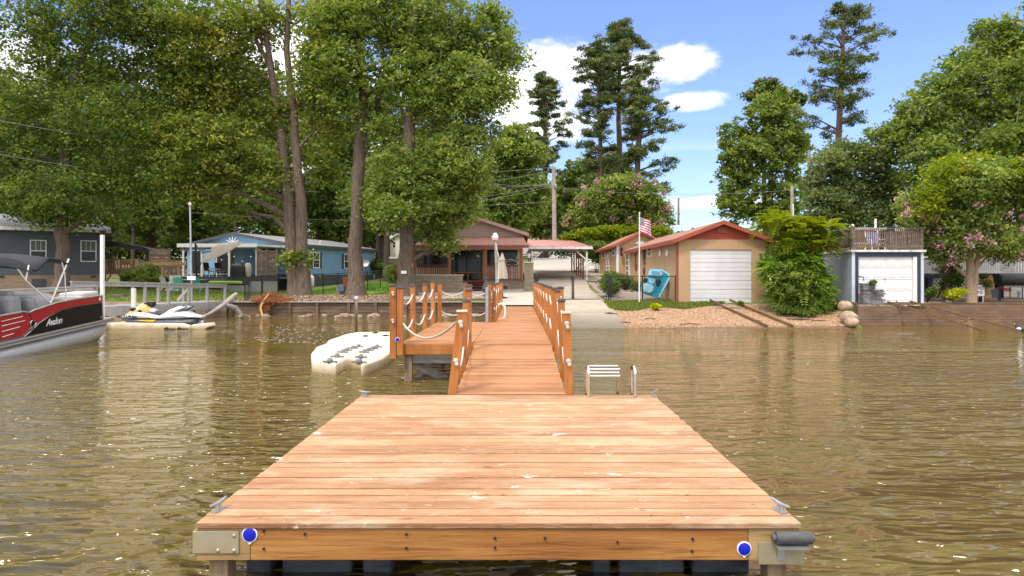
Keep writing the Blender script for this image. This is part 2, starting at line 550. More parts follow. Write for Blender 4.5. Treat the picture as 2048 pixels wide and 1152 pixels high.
M['pile_wood'] = mat('piling_timber', [(0.13, 0.09, 0.05), (0.36, 0.26, 0.16)], 2, (3, 3, 0.6), rough=0.8, bump=0.006, tint=0.15, extra=grain(2, (0.06, 0.045, 0.03)))
M['blue'] = mat('blue_reflector', [(0.005, 0.012, 0.42), (0.008, 0.02, 0.5)], 8, rough=0.3)
M['float_black'] = mat('black_float_plastic', [(0.035, 0.04, 0.05), (0.09, 0.10, 0.115)], 5, (1, 1, 3), rough=0.6)
M['plate'] = mat('zinc_corner_plate', [(0.36, 0.32, 0.20), (0.46, 0.42, 0.30), (0.42, 0.28, 0.12)], 3, rough=0.45, metal=0.5, bump=0.001, lo=0.35, hi=0.75)

# ------------------------------------------------------------------ water
def water_material():
    m_, g_, b = newmat('murky_lake_water')
    tc_ = g_.n('ShaderNodeTexCoord').outputs['Object']
    n1 = g_.noise(g_.mapping(tc_, (0.36, 1.0, 1), (0, 0, 0.14)), 3.9, 1.8, 0.48, 0.5)
    n2 = g_.noise(g_.mapping(tc_, (0.45, 1.0, 1), (0, 0, -0.25)), 8.5, 1.2, 0.4, 0.4)
    n3 = g_.noise(tc_, 0.55, 3, 0.5, 0.5)
    patch = g_.noise(g_.mapping(tc_, (0.35, 1.0, 1)), 0.13, 3, 0.5, 1.0)
    s_ = g_.n('ShaderNodeSeparateXYZ')
    g_.l(tc_, s_.inputs[0])
    calm = g_.mapr(patch, 0.38, 0.58, 0.22, 1.2)
    shore = g_.mapr(s_.outputs[1], 13, 26, 1.0, 0.13)
    amp = g_.math('MULTIPLY', calm, shore)
    amp = g_.math('MULTIPLY', amp, g_.mapr(s_.outputs[0], -9, 4, 0.62, 1.55))
    h = g_.math('ADD', g_.math('MULTIPLY', n1, 0.75), g_.math('ADD', g_.math('MULTIPLY', n2, 0.20), g_.math('MULTIPLY', n3, 0.7)))
    h = g_.math('MULTIPLY', h, amp)
    bn = g_.n('ShaderNodeBump')
    bn.inputs['Strength'].default_value = 1.0
    bn.inputs['Distance'].default_value = 0.66
    g_.l(h, bn.inputs['Height'])
    g_.l(bn.outputs[0], b.inputs['Normal'])
    c = g_.ramp(g_.noise(tc_, 0.25, 4, 0.6), [(0.3, (0.098, 0.070, 0.008)), (0.7, (0.122, 0.088, 0.013))])
    c = g_.mix(g_.mapr(s_.outputs[1], 22, 31, 0.0, 0.5), c, (0.15, 0.09, 0.03))
    g_.l(c, b.inputs['Base Color'])
    b.inputs['Roughness'].default_value = 0.035
    b.inputs['IOR'].default_value = 1.34
    b.inputs['Specular IOR Level'].default_value = 0.55
    return m_


wb = MB()
wb.quad((-400, -300, 0), (400, -300, 0), (400, 36.5, 0), (-400, 36.5, 0))
water = wb.build('water', water_material())
water['kind'] = 'structure'

# ------------------------------------------------------------------ terrain
def interp(x, pts):
    if x <= pts[0][0]: return pts[0][1]
    for (a, va), (b, vb) in zip(pts, pts[1:]):
        if x <= b: return va + (vb - va) * (x - a) / (b - a)
    return pts[-1][1]


PROF = [
    (-60, [(35, .8), (41, 1.35), (60, 2.0), (80, 3.5), (110, 5.2), (200, 8), (900, 12)]),
    (-26, [(35, .8), (41, 1.35), (60, 2.0), (80, 3.5), (110, 5.2), (200, 8), (900, 12)]),
    (-18, [(35, .7), (38, .9), (50, .95), (60, 1.2), (78, 2.0), (100, 4.8), (200, 8), (900, 12)]),
    (-9, [(35, .7), (37, .9), (44, 1.15), (60, 1.7), (78, 3.0), (100, 4.9), (200, 8), (900, 12)]),
    (-1.0, [(29, .72), (35, .85), (41, 1.1), (46, 1.7), (60, 2.4), (72, 2.75), (97, 4.6), (130, 5.6), (300, 8), (900, 12)]),
    (1.0, [(29, .72), (35, .86), (41, 1.12), (46, 1.7), (60, 2.4), (72, 2.75), (97, 4.6), (130, 5.6), (300, 8), (900, 12)]),
    (1.3, [(22, -1.0), (27.6, 0.0), (30, .42), (34, .84), (40, 1.25), (46, 1.75), (60, 2.4), (72, 2.75), (97, 4.6), (130, 5.6), (300, 8), (900, 12)]),
    (12.8, [(22, -1.0), (26.8, 0.0), (30, .54), (32, .84), (40, 1.1), (46, 1.6), (60, 2.3), (72, 2.75), (97, 4.4), (130, 5.4), (300, 8), (900, 12)]),
    (13.8, [(22, -1.0), (27.5, 0.0), (29, .5), (32, .84), (40, 1.1), (60, 2.3), (97, 4.4), (300, 8), (900, 12)]),
    (13.955, [(22, -1.0), (27.5, 0.0), (29, .5), (32, .84), (40, 1.1), (60, 2.3), (97, 4.4), (300, 8), (900, 12)]),
    (13.96, [(28, .84), (40, 1.1), (60, 2.3), (97, 4.4), (300, 8), (900, 12)]),
    (60, [(28, .84), (40, 1.1), (60, 2.3), (97, 4.4), (300, 8), (900, 12)]),
]


def shore(x):
    if x < -0.95: return 35.1
    if x < 1.15: return 29.75
    if x < 13.95: return -1e9
    return 28.85


def H(x, y):
    if y < shore(x): return -1.0
    cols = PROF
    if x <= cols[0][0]: return interp(y, cols[0][1])
    for (a, pa), (b, pb) in zip(cols, cols[1:]):
        if x <= b:
            t = (x - a) / (b - a)
            return interp(y, pa) * (1 - t) + interp(y, pb) * t
    return interp(y, cols[-1][1])


xs = sorted(set([-900, -400, -200, -120, -80] + [round(-60 + 2.0 * i, 3) for i in range(60)] + [-.97, -.93, 1.13, 1.17, 13.93, 13.97] +
                [round(-2 + .5 * i, 3) for i in range(36)] + [60, 80, 120, 200, 400, 900]))
ys = sorted(set([-300, -100, 0, 15, 20, 22] + [round(24 + .5 * i, 3) for i in range(50)] + [29.73, 29.77, 35.08, 35.12, 28.83, 28.87] +
                list(range(50, 140, 3)) + [150, 200, 300, 450, 900, 1800]))
tb = MB()
vs = [(x, y, H(x, y)) for y in ys for x in xs]
nx = len(xs)
fs = [(j * nx + i, j * nx + i + 1, (j + 1) * nx + i + 1, (j + 1) * nx + i) for j in range(len(ys) - 1) for i in range(nx - 1)]
tb._add(vs, fs)


def lawn_extra(g_, tc_, c, bh):
    n_ = g_.noise(tc_, 0.35, 4, 0.6)
    c = g_.mix(g_.mapr(n_, 0.48, 0.66, 0, 0.6), c, (0.20, 0.20, 0.05))
    n2 = g_.noise(tc_, 0.9, 5, 0.7)
    return g_.mix(g_.mapr(n2, 0.62, 0.72, 0, 0.6), c, (0.22, 0.16, 0.09)), bh


M['lawn'] = mat('mown_lawn', [(0.075, 0.11, 0.018), (0.13, 0.18, 0.03), (0.20, 0.24, 0.05)], 14, rough=0.95, bump=0.04, bscale=40, extra=lawn_extra)
M['bright_lawn'] = mat('bright_lawn', [(0.11, 0.22, 0.015), (0.19, 0.34, 0.03), (0.26, 0.42, 0.05)], 14, rough=0.95, bump=0.03, bscale=40)
ground = tb.build('ground', M['lawn'])
ground['kind'] = 'structure'


def patch(name, xl, xr, y0, y1, m_, off=0.025, kind='structure', label=None, nx_=14, ny_=24, thick=0.0):
    """sheet draped on the terrain; xl, xr are numbers or functions of y"""
    q = MB(); vs_ = []
    L = xl if callable(xl) else (lambda y: xl)
    R = xr if callable(xr) else (lambda y: xr)
    for j in range(ny_ + 1):
        y = y0 + (y1 - y0) * j / ny_
        for i in range(nx_ + 1):
            x = L(y) + (R(y) - L(y)) * i / nx_
            vs_.append((x, y, H(x, y) + off))
    fs_ = [(j * (nx_ + 1) + i, j * (nx_ + 1) + i + 1, (j + 1) * (nx_ + 1) + i + 1, (j + 1) * (nx_ + 1) + i) for j in range(ny_) for i in range(nx_)]
    q._add(vs_, fs_)
    o = q.build(name, m_)
    if label: tag(o, label)
    if kind: o['kind'] = kind
    return o


def gravel_extra(scale, cols, mixf=0.9):
    def f(g_, tc_, c, bh):
        vo = g_.n('ShaderNodeTexVoronoi')
        g_.l(tc_, vo.inputs['Vector'])
        vo.inputs['Scale'].default_value = scale
        sp = g_.n('ShaderNodeSeparateColor')
        g_.l(vo.outputs['Color'], sp.inputs[0])
        n = len(cols)
        cc = g_.ramp(sp.outputs[0], [(i / (n - 1), k) for i, k in enumerate(cols)])
        c = g_.mix(mixf, c, cc)
        hh = g_.math('SUBTRACT', 1.0, vo.outputs['Distance'])
        return c, hh
    return f


M['beach'] = mat('orange_gravel_beach', [(0.20, 0.11, 0.055), (0.34, 0.20, 0.11)], 1.1, rough=0.9, bump=0.05,
                 extra=gravel_extra(13, [(0.17, 0.075, 0.035), (0.34, 0.18, 0.095), (0.42, 0.26, 0.16), (0.52, 0.38, 0.27), (0.26, 0.13, 0.07)], .8))

def beach_extra(g_, tc_, c, bh):
    c, hh = gravel_extra(13, [(0.17, 0.082, 0.035), (0.34, 0.20, 0.10), (0.42, 0.28, 0.16), (0.50, 0.38, 0.26), (0.26, 0.14, 0.07)], .8)(g_, tc_, c, bh)
    s_ = g_.n('ShaderNodeSeparateXYZ'); g_.l(tc_, s_.inputs[0])
    n_ = g_.noise(tc_, 0.9, 6, 0.7)
    wet = g_.mapr(g_.math('SUBTRACT', s_.outputs[2], g_.math('MULTIPLY', g_.math('SUBTRACT', n_, 0.5), 0.3)), 0.03, 0.14, 0.75, 0.0)
    c = g_.mix(wet, c, (0.11, 0.06, 0.03))
    c = g_.mix(g_.mapr(g_.noise(g_.mapping(tc_, (0.5, 1.6, 1)), 1.6, 7, 0.75, 0.6), 0.56, 0.66, 0, 0.65), c, (0.14, 0.085, 0.05))
    return c, hh


M['beach'] = mat('orange_gravel_beach', [(0.24, 0.13, 0.065), (0.38, 0.23, 0.13)], 1.1, rough=0.9, bump=0.05, extra=beach_extra)
M['rock_bed'] = mat('river_rock_bed', [(0.2, 0.14, 0.12), (0.3, 0.22, 0.2)], 2, rough=0.9, bump=0.06,
                    extra=gravel_extra(9, [(0.13, 0.08, 0.075), (0.34, 0.22, 0.2), (0.5, 0.42, 0.38), (0.24, 0.15, 0.13)]))
M['mulch'] = mat('leafy_mulch', [(0.2, 0.14, 0.09), (0.33, 0.25, 0.18)], 2, rough=0.95, bump=0.06,
                 extra=gravel_extra(7, [(0.12, 0.07, 0.045), (0.34, 0.24, 0.17), (0.50, 0.40, 0.31), (0.24, 0.16, 0.11)]))
M['soil'] = mat('dark_earth_bank', [(0.11, 0.07, 0.045), (0.2, 0.13, 0.085), (0.26, 0.17, 0.11)], 3, rough=0.95, bump=0.05, bscale=14)


def conc_extra(g_, tc_, c, bh):
    s_ = g_.n('ShaderNodeSeparateXYZ')
    g_.l(tc_, s_.inputs[0])
    st = g_.noise(g_.mapping(tc_, (0.6, 1.2, 1)), 0.9, 6, 0.7, 0.5)
    wet = g_.mapr(g_.math('ADD', s_.outputs[1], g_.math('MULTIPLY', st, 2.5)), 29.0, 32.2, 0.9, 0.0)
    c = g_.mix(wet, c, (0.15, 0.13, 0.095))
    jn = g_.math('ABSOLUTE', g_.math('SUBTRACT', g_.math('FRACT', g_.math('DIVIDE', s_.outputs[1], 2.6)), 0.5))
    c = g_.mix(g_.mapr(jn, 0.006, 0.014, 0.7, 0.0), c, (0.12, 0.10, 0.08))
    c = g_.mix(g_.mapr(st, 0.55, 0.7, 0, 0.45), c, (0.26, 0.22, 0.16))
    return c, bh


M['concrete'] = mat('driveway_concrete', [(0.36, 0.30, 0.225), (0.44, 0.38, 0.30)], 1.2, rough=0.85, bump=0.004, bscale=30, extra=conc_extra, detail=7)
M['patio'] = mat('patio_concrete', [(0.42, 0.37, 0.30), (0.50, 0.455, 0.385)], 0.9, rough=0.85, bump=0.003, bscale=30, detail=7)
M['road'] = mat('road_concrete', [(0.42, 0.38, 0.32), (0.50, 0.46, 0.40)], 0.6, rough=0.9)

# mulch bank behind the timber wall, lawn strips, beach, driveway, patio, road
patch('mulch_bed', lambda y: -15.2 + (y - 35.2) * 1.0, lambda y: -1.0, 35.2, 38.6, M['mulch'], 0.03, nx_=30, ny_=8)
patch('lawn', lambda y: -13.5 + (y - 38.6) * 0.25, lambda y: -8.2 + (y - 38.6) * 0.05, 38.6, 55, M['bright_lawn'], 0.03, nx_=14, ny_=14)
patch('beach', 1.3, lambda y: 13.95, 24.0, 31.6, M['beach'], 0.02, nx_=26, ny_=16)
patch('rock_bed', 4.6, 7.5, 33.7, 45.0, M['rock_bed'], 0.03)
patch('driveway', 0.9, lambda y: 4.30 + (0.35 if y > 40 else 0) * min(1, (y - 40) / 6), 24.5, 72.0, M['concrete'], 0.05, nx_=8, ny_=70)
patch('driveway', 4.68, 7.6, 46.0, 72.0, M['concrete'], 0.04, nx_=6, ny_=20)
patch('driveway', 1.6, 11.0, 72.0, 97.0, M['road'], 0.05, nx_=8, ny_=20)
patch('path', -6.6, 0.88, 35.5, 43.0, M['patio'], 0.06, nx_=10, ny_=12)
patch('path', -0.9, 0.88, 29.78, 35.5, M['patio'], 0.06, nx_=6, ny_=12)
patch('road', -120, 120, 97.0, 104.0, M['road'], 0.06, nx_=60, ny_=4)
patch('soil_bank', 14.0, 60, 28.88, 37.5, M['soil'], 0.03, nx_=30, ny_=8)
patch('forest_floor', -80, -19, 56, 96.5, M['soil'], 0.04, nx_=30, ny_=16)
patch('forest_floor', -19, -8, 78, 96.5, M['soil'], 0.04, nx_=10, ny_=12)


def scatter_blades(name, n, area, hgt, m_, label, inside=None, off=0.0):
    pts = []
    while len(pts) < n:
        x = random.uniform(area[0], area[1]); y = random.uniform(area[2], area[3])
        if inside and not inside(x, y): continue
        pts.append((x, y, H(x, y) + off))
    pts = np.array(pts); N = len(pts)
    ang = RNG.uniform(0, 2 * np.pi, N); h = hgt * RNG.uniform(0.5, 1.3, N)
    w = 0.018 * RNG.uniform(0.8, 1.8, N)
    dx = np.cos(ang) * w; dy = np.sin(ang) * w
    lean = RNG.normal(0, 0.45, (N, 2)) * h[:, None]
    V = np.zeros((N, 3, 3))
    V[:, 0] = pts + np.stack([-dx, -dy, 0 * dx], 1)
    V[:, 1] = pts + np.stack([dx, dy, 0 * dx], 1)
    V[:, 2] = pts + np.stack([lean[:, 0], lean[:, 1], h], 1)
    me = raw_mesh(name, V.reshape(-1, 3), N, 3, RNG.uniform(0, 1, N))
    o = link_mesh(name, me, m_)
    tag(o, label, kind='stuff')
    return o


def raw_mesh(name, V, nf, k, tint):
    me = bpy.data.meshes.new(name)
    me.vertices.add(len(V))
    me.vertices.foreach_set('co', np.asarray(V, dtype=np.float32).ravel())
    me.loops.add(nf * k)
    me.loops.foreach_set('vertex_index', np.arange(nf * k, dtype=np.int32))
    me.polygons.add(nf)
    me.polygons.foreach_set('loop_start', np.arange(0, nf * k, k, dtype=np.int32))
    me.polygons.foreach_set('loop_total', np.full(nf, k, dtype=np.int32))
    at = me.attributes.new('tint', 'FLOAT', 'FACE')
    at.data.foreach_set('value', np.asarray(tint, dtype=np.float32))
    me.update(calc_edges=True)
    return me


M['blade'] = leafmat('grass_blades', (0.09, 0.13, 0.02), (0.16, 0.21, 0.035), (0.30, 0.32, 0.08), 0.3)
M['blade_bright'] = leafmat('bright_grass_blades', (0.10, 0.20, 0.015), (0.17, 0.33, 0.03), (0.28, 0.44, 0.05), 0.3)
scatter_blades('grass', 16000, (4.2, 10.0, 29.6, 33.2), 0.13, M['blade'], 'low green grass growing along the gravel beach before the tan garage',
               inside=lambda x, y: (y > 30.9 + 0.35 * math.sin(x * 2.3) - 0.5 * math.exp(-((x - 5.5) ** 2)) and (y < 32.1 or x < 7.4) and (y > 30.9 + (x - 8.8) * 1.2 or x < 8.8)))
scatter_blades('grass', 9000, (-13.4, -7.8, 38.6, 55), 0.10, M['blade_bright'], 'bright green lawn behind the black fence between the tree trunks')
scatter_blades('grass', 12000, (-30, -14.5, 35.2, 45), 0.10, M['blade'], 'lawn grass on the bank behind the grey pier')

# ------------------------------------------------------------------ floating dock in the foreground
ZD = CZ - 1.6
X0, X1, Y0, Y1 = -2.08, 1.84, 4.41, 9.18
dock = thing('floating_dock', 'large floating wooden swim dock of orange boards filling the foreground', 'floating dock', (-0.12, 6.8, 0))
b = MB()
n = 33
pw = (Y1 - Y0) / n
for i in range(n):
    y = Y0 + i * pw
    dz = random.uniform(-0.002, 0.002)
    jx0, jx1 = random.uniform(-.006, .006), random.uniform(-.006, .006)
    b.box((X0 + jx0, y + 0.006, ZD - 0.036 + dz), (X1 + jx1, y + pw - 0.007, ZD + dz), random.random())
b.build('deck', M['deck'], dock, bevel=0.004)
b = MB()
b.box((X0 + 0.01, Y0 + 0.025, ZD - 0.235), (X0 + 0.05, Y1 - 0.03, ZD - 0.04))
b.box((X1 - 0.05, Y0 + 0.025, ZD - 0.235), (X1 - 0.01, Y1 - 0.03, ZD - 0.04))
b.box((X0 + 0.05, Y1 - 0.07, ZD - 0.235), (X1 - 0.05, Y1 - 0.03, ZD - 0.04))
for k in range(1, 7):
    xx = X0 + (X1 - X0) * k / 7
    b.box((xx - 0.02, Y0 + 0.07, ZD - 0.22), (xx + 0.02, Y1 - 0.07, ZD - 0.04))
b.build('frame', M['fascia'], dock)
b = MB()
b.box((-1.73, Y0 + 0.02, ZD - 0.245), (1.50, Y0 + 0.062, ZD - 0.043))
b.build('fascia_board', M['fascia'], dock, bevel=0.004)
b = MB()
b.box((X0 + 0.004, Y0 + 0.02, ZD - 0.245), (-1.733, Y0 + 0.062, ZD - 0.043))
b.build('fascia_board', M['fascia_pale'], dock, bevel=0.004, label='bare unstained end of the front fascia board, left')
b = MB()
b.box((1.503, Y0 + 0.02, ZD - 0.245), (X1 - 0.004, Y0 + 0.062, ZD - 0.043))
b.build('fascia_board', M['fascia_pale'], dock, bevel=0.004, label='bare unstained end of the front fascia board, right')
for px, py in ((610, 1068), (813, 1068), (813, 1096), (990, 1076), (990, 1095), (1090, 1076), (1235, 1084), (1385, 1078), (1384, 1102), (528, 1062), (528, 1097)):
    p = P(px, py, Y0 + 0.018)
    b = MB(); b.cyl((p.x, Y0 + 0.008, p.z), (p.x, Y0 + 0.024, p.z), 0.008, 8)
    b.build('bolt_head', M['black'], dock)
# steel corner plates
b = MB()
a0, a1 = P(387, 1064, Y0), P(476, 1108, Y0)
b.box((X0 - 0.02, Y0 + 0.008, a1.z), (a1.x, Y0 + 0.018, a0.z))
b.box((X0 - 0.02, Y0 + 0.018, a1.z), (X0 - 0.008, Y0 + 0.30, a0.z))
pl = b.build('corner_plate', M['plate'], dock, bevel=0.002)
for px, py in ((435, 1102), (467, 1102), (467, 1072)):
    p = P(px, py, Y0); b = MB()
    b.lathe([(0.0135, 0), (0.013, 0.004), (0.006, 0.010)], (p.x, Y0 + 0.008, p.z), 10, M=Matrix.Rotation(math.radians(90), 3, 'X'))
    b.build('bolt', M['plate'], pl, smooth=True)
b = MB()
a0, a1 = P(1518, 1085, Y0), P(1606, 1130, Y0)
b.box((a0.x, Y0 + 0.006, a1.z), (X1 + 0.02, Y0 + 0.016, a0.z))
b.box((X1 + 0.006, Y0 + 0.016, a1.z), (X1 + 0.018, Y0 + 0.30, a0.z))
b.build('corner_plate', M['plate'], dock, bevel=0.002)
# roller guide on the right corner
b = MB()
a0, a1 = P(1552, 1076, Y0 - 0.03), P(1622, 1076, Y0 - 0.03)
b.cyl((a0.x, Y0 - 0.03, a0.z), (a1.x, Y0 - 0.03, a1.z), 0.040, 20)
b.cyl((a0.x - 0.025, Y0 - 0.03, a0.z), (a0.x, Y0 - 0.03, a0.z), 0.022, 14)
b.cyl((a1.x, Y0 - 0.03, a0.z), (a1.x + 0.02, Y0 - 0.03, a0.z), 0.018, 14)
rl = b.build('roller', M['cap'], dock, smooth=True)
b = MB()
b.box((a0.x, Y0 - 0.07, a0.z - 0.062), (a1.x - 0.02, Y0 + 0.006, a0.z - 0.044))
b.box((a0.x + 0.02, Y0 - 0.004, a0.z - 0.155), (a0.x + 0.065, Y0 + 0.005, a0.z - 0.062))
b.build('roller_bracket', M['galv'], dock)
# round blue reflectors
def reflector(px, py, Yr, r, parent, nm='reflector'):
    p = P(px, py, Yr)
    R90 = Matrix.Rotation(math.radians(90), 3, 'X')
    w_ = MB()
    w_.lathe([(r * 1.18, 0), (r * 1.18, 0.006), (r * 1.02, 0.009), (r * 1.0, 0.006)], (p.x, p.y, p.z), 24, M=R90)
    w_.cbox((p.x, p.y - 0.003, p.z - r * 1.15), (r * 0.5, 0.005, r * 0.5), (0, math.radians(45), 0))
    rim = w_.build(nm, M['white'], parent, smooth=True)
    q = MB()
    q.lathe([(r, 0), (r, 0.004), (r * 0.7, 0.008), (r * 0.1, 0.009)], (p.x, p.y - 0.006, p.z), 24, M=R90)
    q.build('lens', M['blue'], rim, smooth=True)


reflector(500, 1069, Y0 + 0.018, 0.043, dock)
reflector(1488, 1097, Y0 + 0.018, 0.040, dock)
# cleats
def cleat(x, y, z, rz, parent):
    R = Matrix.Rotation(rz, 3, 'Z')
    c0 = Vector((x, y, z))
    q = MB()
    q.cbox(c0 + Vector((0, 0, 0.006)), (0.05, 0.11, 0.012), R)
    for s_ in (-1, 1):
        q.tube([c0 + R @ Vector((0, s_ * 0.022, 0.01)), c0 + R @ Vector((0, s_ * 0.022, 0.05))], [0.014, 0.010], 10)
    pts = [c0 + R @ Vector((0, t * 0.1, 0.055 + 0.012 * abs(t) ** 2)) for t in (-1, -.7, -.3, 0, .3, .7, 1)]
    q.tube(pts, [0.006, 0.011, 0.013, 0.014, 0.013, 0.011, 0.006], 10)
    q.build('cleat', M['galv'], parent, smooth=True)


cleat(X0 + 0.045, Y0 + 0.24, ZD, math.radians(-6), dock)
cleat(X1 - 0.055, Y0 + 0.22, ZD, math.radians(14), dock)
cleat(X0 + 0.05, Y1 - 0.1, ZD, math.radians(60), dock)
cleat(X1 - 0.02, Y1 - 0.12, ZD, math.radians(-25), dock)
# black floats and pilings
for k, (pa, pb) in enumerate(((490, 540), (562, 703), (724, 783), (1185, 1222), (1238, 1370), (1385, 1500))):
    b = MB()
    xa, xb = X(pa, 4.75), X(pb, 4.75)
    b.box((xa, 4.75, -0.25), (xb, 6.1, ZD - 0.245))
    b.build('float', M['float_black'], dock, bevel=0.03, seg=4)
for px in (447, 1545):
    b = MB()
    xx = X(px, 4.58)
    b.box((xx - 0.062, 4.50, -0.9), (xx + 0.062, 4.64, ZD - 0.2), 0.5)
    b.build('piling', M['pile_wood'], dock, bevel=0.006)
# swim ladder
lad = MB()
def hoop(px):
    x0 = X(px, 9.0)
    pts = [(x0, 8.99, ZD), (x0, 8.99, ZD + 0.30)]
    for k in range(9):
        t = math.pi * k / 8
        pts.append((x0, 9.12 - 0.13 * math.cos(t) + 0.0, ZD + 0.32 + 0.075 * math.sin(t)))
    pts += [(x0, 9.25, ZD + 0.2), (x0, 9.26, -0.6)]
    return pts
h1, h2 = hoop(1177), hoop(1270)
lad.tube(h1, 0.021, 12)
lad.tube(h2, 0.021, 12)
ladder = lad.build('ladder_rails', M['chrome'], dock, smooth=True)
b = MB()     # folded-up steps lying across to a second upright
x0, x2 = X(1177, 9.0), X(1236, 9.2)
b.tube([(x2, 9.12, ZD + 0.36), (x2, 9.20, ZD + 0.2), (x2, 9.24, ZD + 0.0)], 0.016, 10)
for k in range(4):
    b.tube([(x0, 9.20 - 0.06 * k, ZD + 0.385 - 0.036 * k), (x2, 9.20 - 0.06 * k, ZD + 0.385 - 0.036 * k)], 0.016, 10)
b.build('ladder_steps', M['chrome'], ladder, smooth=True)

# ------------------------------------------------------------------ gangway, fixed pier, railings
ZP = CZ - 1.325       # deck height of the fixed pier


def planks(x0, x1, ya, yb, za, zb, m_, parent, name='deck', pw_=0.14, skew=None):
    q = MB(); nn = int(round((yb - ya) / pw_)); st = (yb - ya) / nn
    for i in range(nn):
        y = ya + i * st; z0 = za + (zb - za) * i / nn; z1 = za + (zb - za) * (i + 1) / nn
        dz = random.uniform(-.002, .002)
        j0 = random.uniform(-.008, .008); j1 = random.uniform(-.008, .008)
        vs_ = [(x0 + j0, y + .005, z0 - .034 + dz), (x1 + j1, y + .005, z0 - .034 + dz), (x1 + j1, y + st - .004, z1 - .034 + dz), (x0 + j0, y + st - .004, z1 - .034 + dz),
               (x0 + j0, y + .005, z0 + dz), (x1 + j1, y + .005, z0 + dz), (x1 + j1, y + st - .004, z1 + dz), (x0 + j0, y + st - .004, z1 + dz)]
        q.hexa(vs_, random.random())
    return q.build(name, m_, parent, bevel=0.003)


def post(xb, xt, y, zb, zt, parent, w=0.105, cap='black', holes=True, yt=None):
    q = MB(); q.tint = random.random()
    yt = y if yt is None else yt
    q.bar((xb, y, zb), (xt, yt, zt), w, w, up=(0, 1, 0))
    o = q.build('post', M['post'], parent, bevel=0.006)
    q = MB()
    q.cbox((xt, yt, zt + 0.010), (w + 0.03, w + 0.03, 0.028))
    if cap == 'black': q.cbox((xt, yt, zt + 0.031), (w - 0.01, w - 0.01, 0.018))
    q.build('post_cap', M['cap'] if cap == 'black' else M['solar'], o, bevel=0.005)
    return Vector((xb, y, zb)), Vector((xt, yt, zt))


M['solar'] = mat('pale_solar_cap', [(0.5, 0.42, 0.25), (0.75, 0.68, 0.5)], 25, rough=0.35)


def rope(a, b_, sag, parent, r=0.017, n_=10, name='rope'):
    a = Vector(a); b_ = Vector(b_)
    pts = []
    for i in range(n_ + 1):
        t = i / n_
        p = a.lerp(b_, t)
        p.z -= sag * 4 * t * (1 - t)
        pts.append(p)
    q = MB()
    q.tube(pts, r, 8)
    return q.build(name, M['rope'], parent, smooth=True)


def knot(p, parent, r=0.035):
    q = MB()
    p = Vector(p)
    q.blob(p, (r, r * .8, r), 10, 7, 0.1)
    q.blob(p + Vector((0.012, -0.01, -r * 1.3)), (r * .8, r * .7, r * .9), 10, 7, 0.12)
    q.build('rope_knot', M['rope'], parent, smooth=True)


gang = thing('gangway', 'sloping wooden gangway with rope rails rising from the floating dock to the pier', 'gangway', (-0.1, 11.2, 0.3))
planks(-0.83, 0.66, Y1 + 0.02, 13.25, ZD + 0.006, ZP - 0.012, M['deck_gang'], gang, skew=True)
b = MB()
for xx in (-0.80, -.1, 0.63):
    b.bar((xx, Y1 + 0.05, ZD - 0.11), (xx, 13.22, ZP - 0.13), 0.045, 0.17)
b.build('stringer', M['post'], gang)


def gz(y): return ZD + (ZP - ZD) * (y - Y1) / (13.25 - Y1)


GL = [(9.27, -.885, -.745, 1.575), (10.8, -.875, -.80, 1.66), (12.6, -.90, -.885, 1.79)]
GR = [(9.27, .715, .665, 1.555), (10.8, .735, .70, 1.66), (12.6, .76, .74, 1.77)]
ends = []
for side, G_ in ((-1, GL), (1, GR)):
    row = []
    for i, (y, xb, xt, zt) in enumerate(G_):
        zb = gz(y) - (0.16 if i else 0.06)
        w_ = 0.105 if i else 0.115
        row.append(post(xb, xt, y, zb, zt, gang, w_, 'solar' if i == 0 else 'black'))
    for i in range(len(row) - 1):
        for f in (0.88, 0.42):
            pa = row[i][0].lerp(row[i][1], f); pb = row[i + 1][0].lerp(row[i + 1][1], f)
            rope(pa + Vector((0, .05, 0)), pb - Vector((0, .05, 0)), 0.17, gang, 0.0165)
    for f in (0.88, 0.44):
        p = row[0][0].lerp(row[0][1], f)
        knot(p - Vector((0, 0.075, 0)), gang)
    ends.append(row)

pier = thing('pier', 'fixed wooden walkway pier with rope rails and a side platform leading to the shore', 'pier', (-0.4, 20, 0))
planks(-0.86, 0.66, 13.32, 19.7, ZP, ZP, M['deck_pier'], pier)
planks(-0.58, 0.66, 19.72, 29.72, ZP, ZP, M['deck_walk'], pier)
planks(-2.27, -0.865, 13.32, 19.7, ZP + 0.002, ZP + 0.002, M['deck_pier'], pier, 'platform_deck')
b = MB()
b.box((-2.27, 13.26, ZP - 0.20), (0.66, 13.30, ZP - 0.005))
b.box((-2.31, 13.30, ZP - 0.20), (-2.275, 19.7, ZP - 0.005))
b.box((0.665, 13.30, ZP - 0.20), (0.70, 29.7, ZP - 0.04))
b.box((-2.3, 19.705, ZP - 0.20), (-.9, 19.74, ZP - 0.005))
b.box((-.62, 19.74, ZP - 0.20), (-.585, 29.7, ZP - 0.04))
b.build('fascia_board', M['post'], pier, bevel=0.003)
b = MB()
b.bar((-2.2, 13.45, ZP - 0.31), (0.6, 13.45, ZP - 0.31), 0.05, 0.16)
b.build('cross_beam', M['grey_wood'], pier)
b = MB()
b.bar((-2.2, 19.4, ZP - 0.31), (0.6, 19.4, ZP - 0.31), 0.05, 0.16)
b.build('cross_beam', M['grey_wood'], pier)
for (x, y) in ((-2.13, 13.42), (0.45, 13.6), (-2.13, 19.4), (0.45, 19.4), (-.4, 24.5), (.45, 24.5), (-0.9, 13.6)):
    q = MB()
    q.box((x - .075, y - .07, -.9), (x + .075, y + .07, ZP - .2))
    q.build('piling', M['pile_wood'], pier, bevel=0.008)
q = MB()
q.bar((-2.1, 13.5, 0.36), (-1.35, 13.9, -0.08), 0.04, 0.15)
q.build('brace', M['grey_wood'], pier)
q = MB()
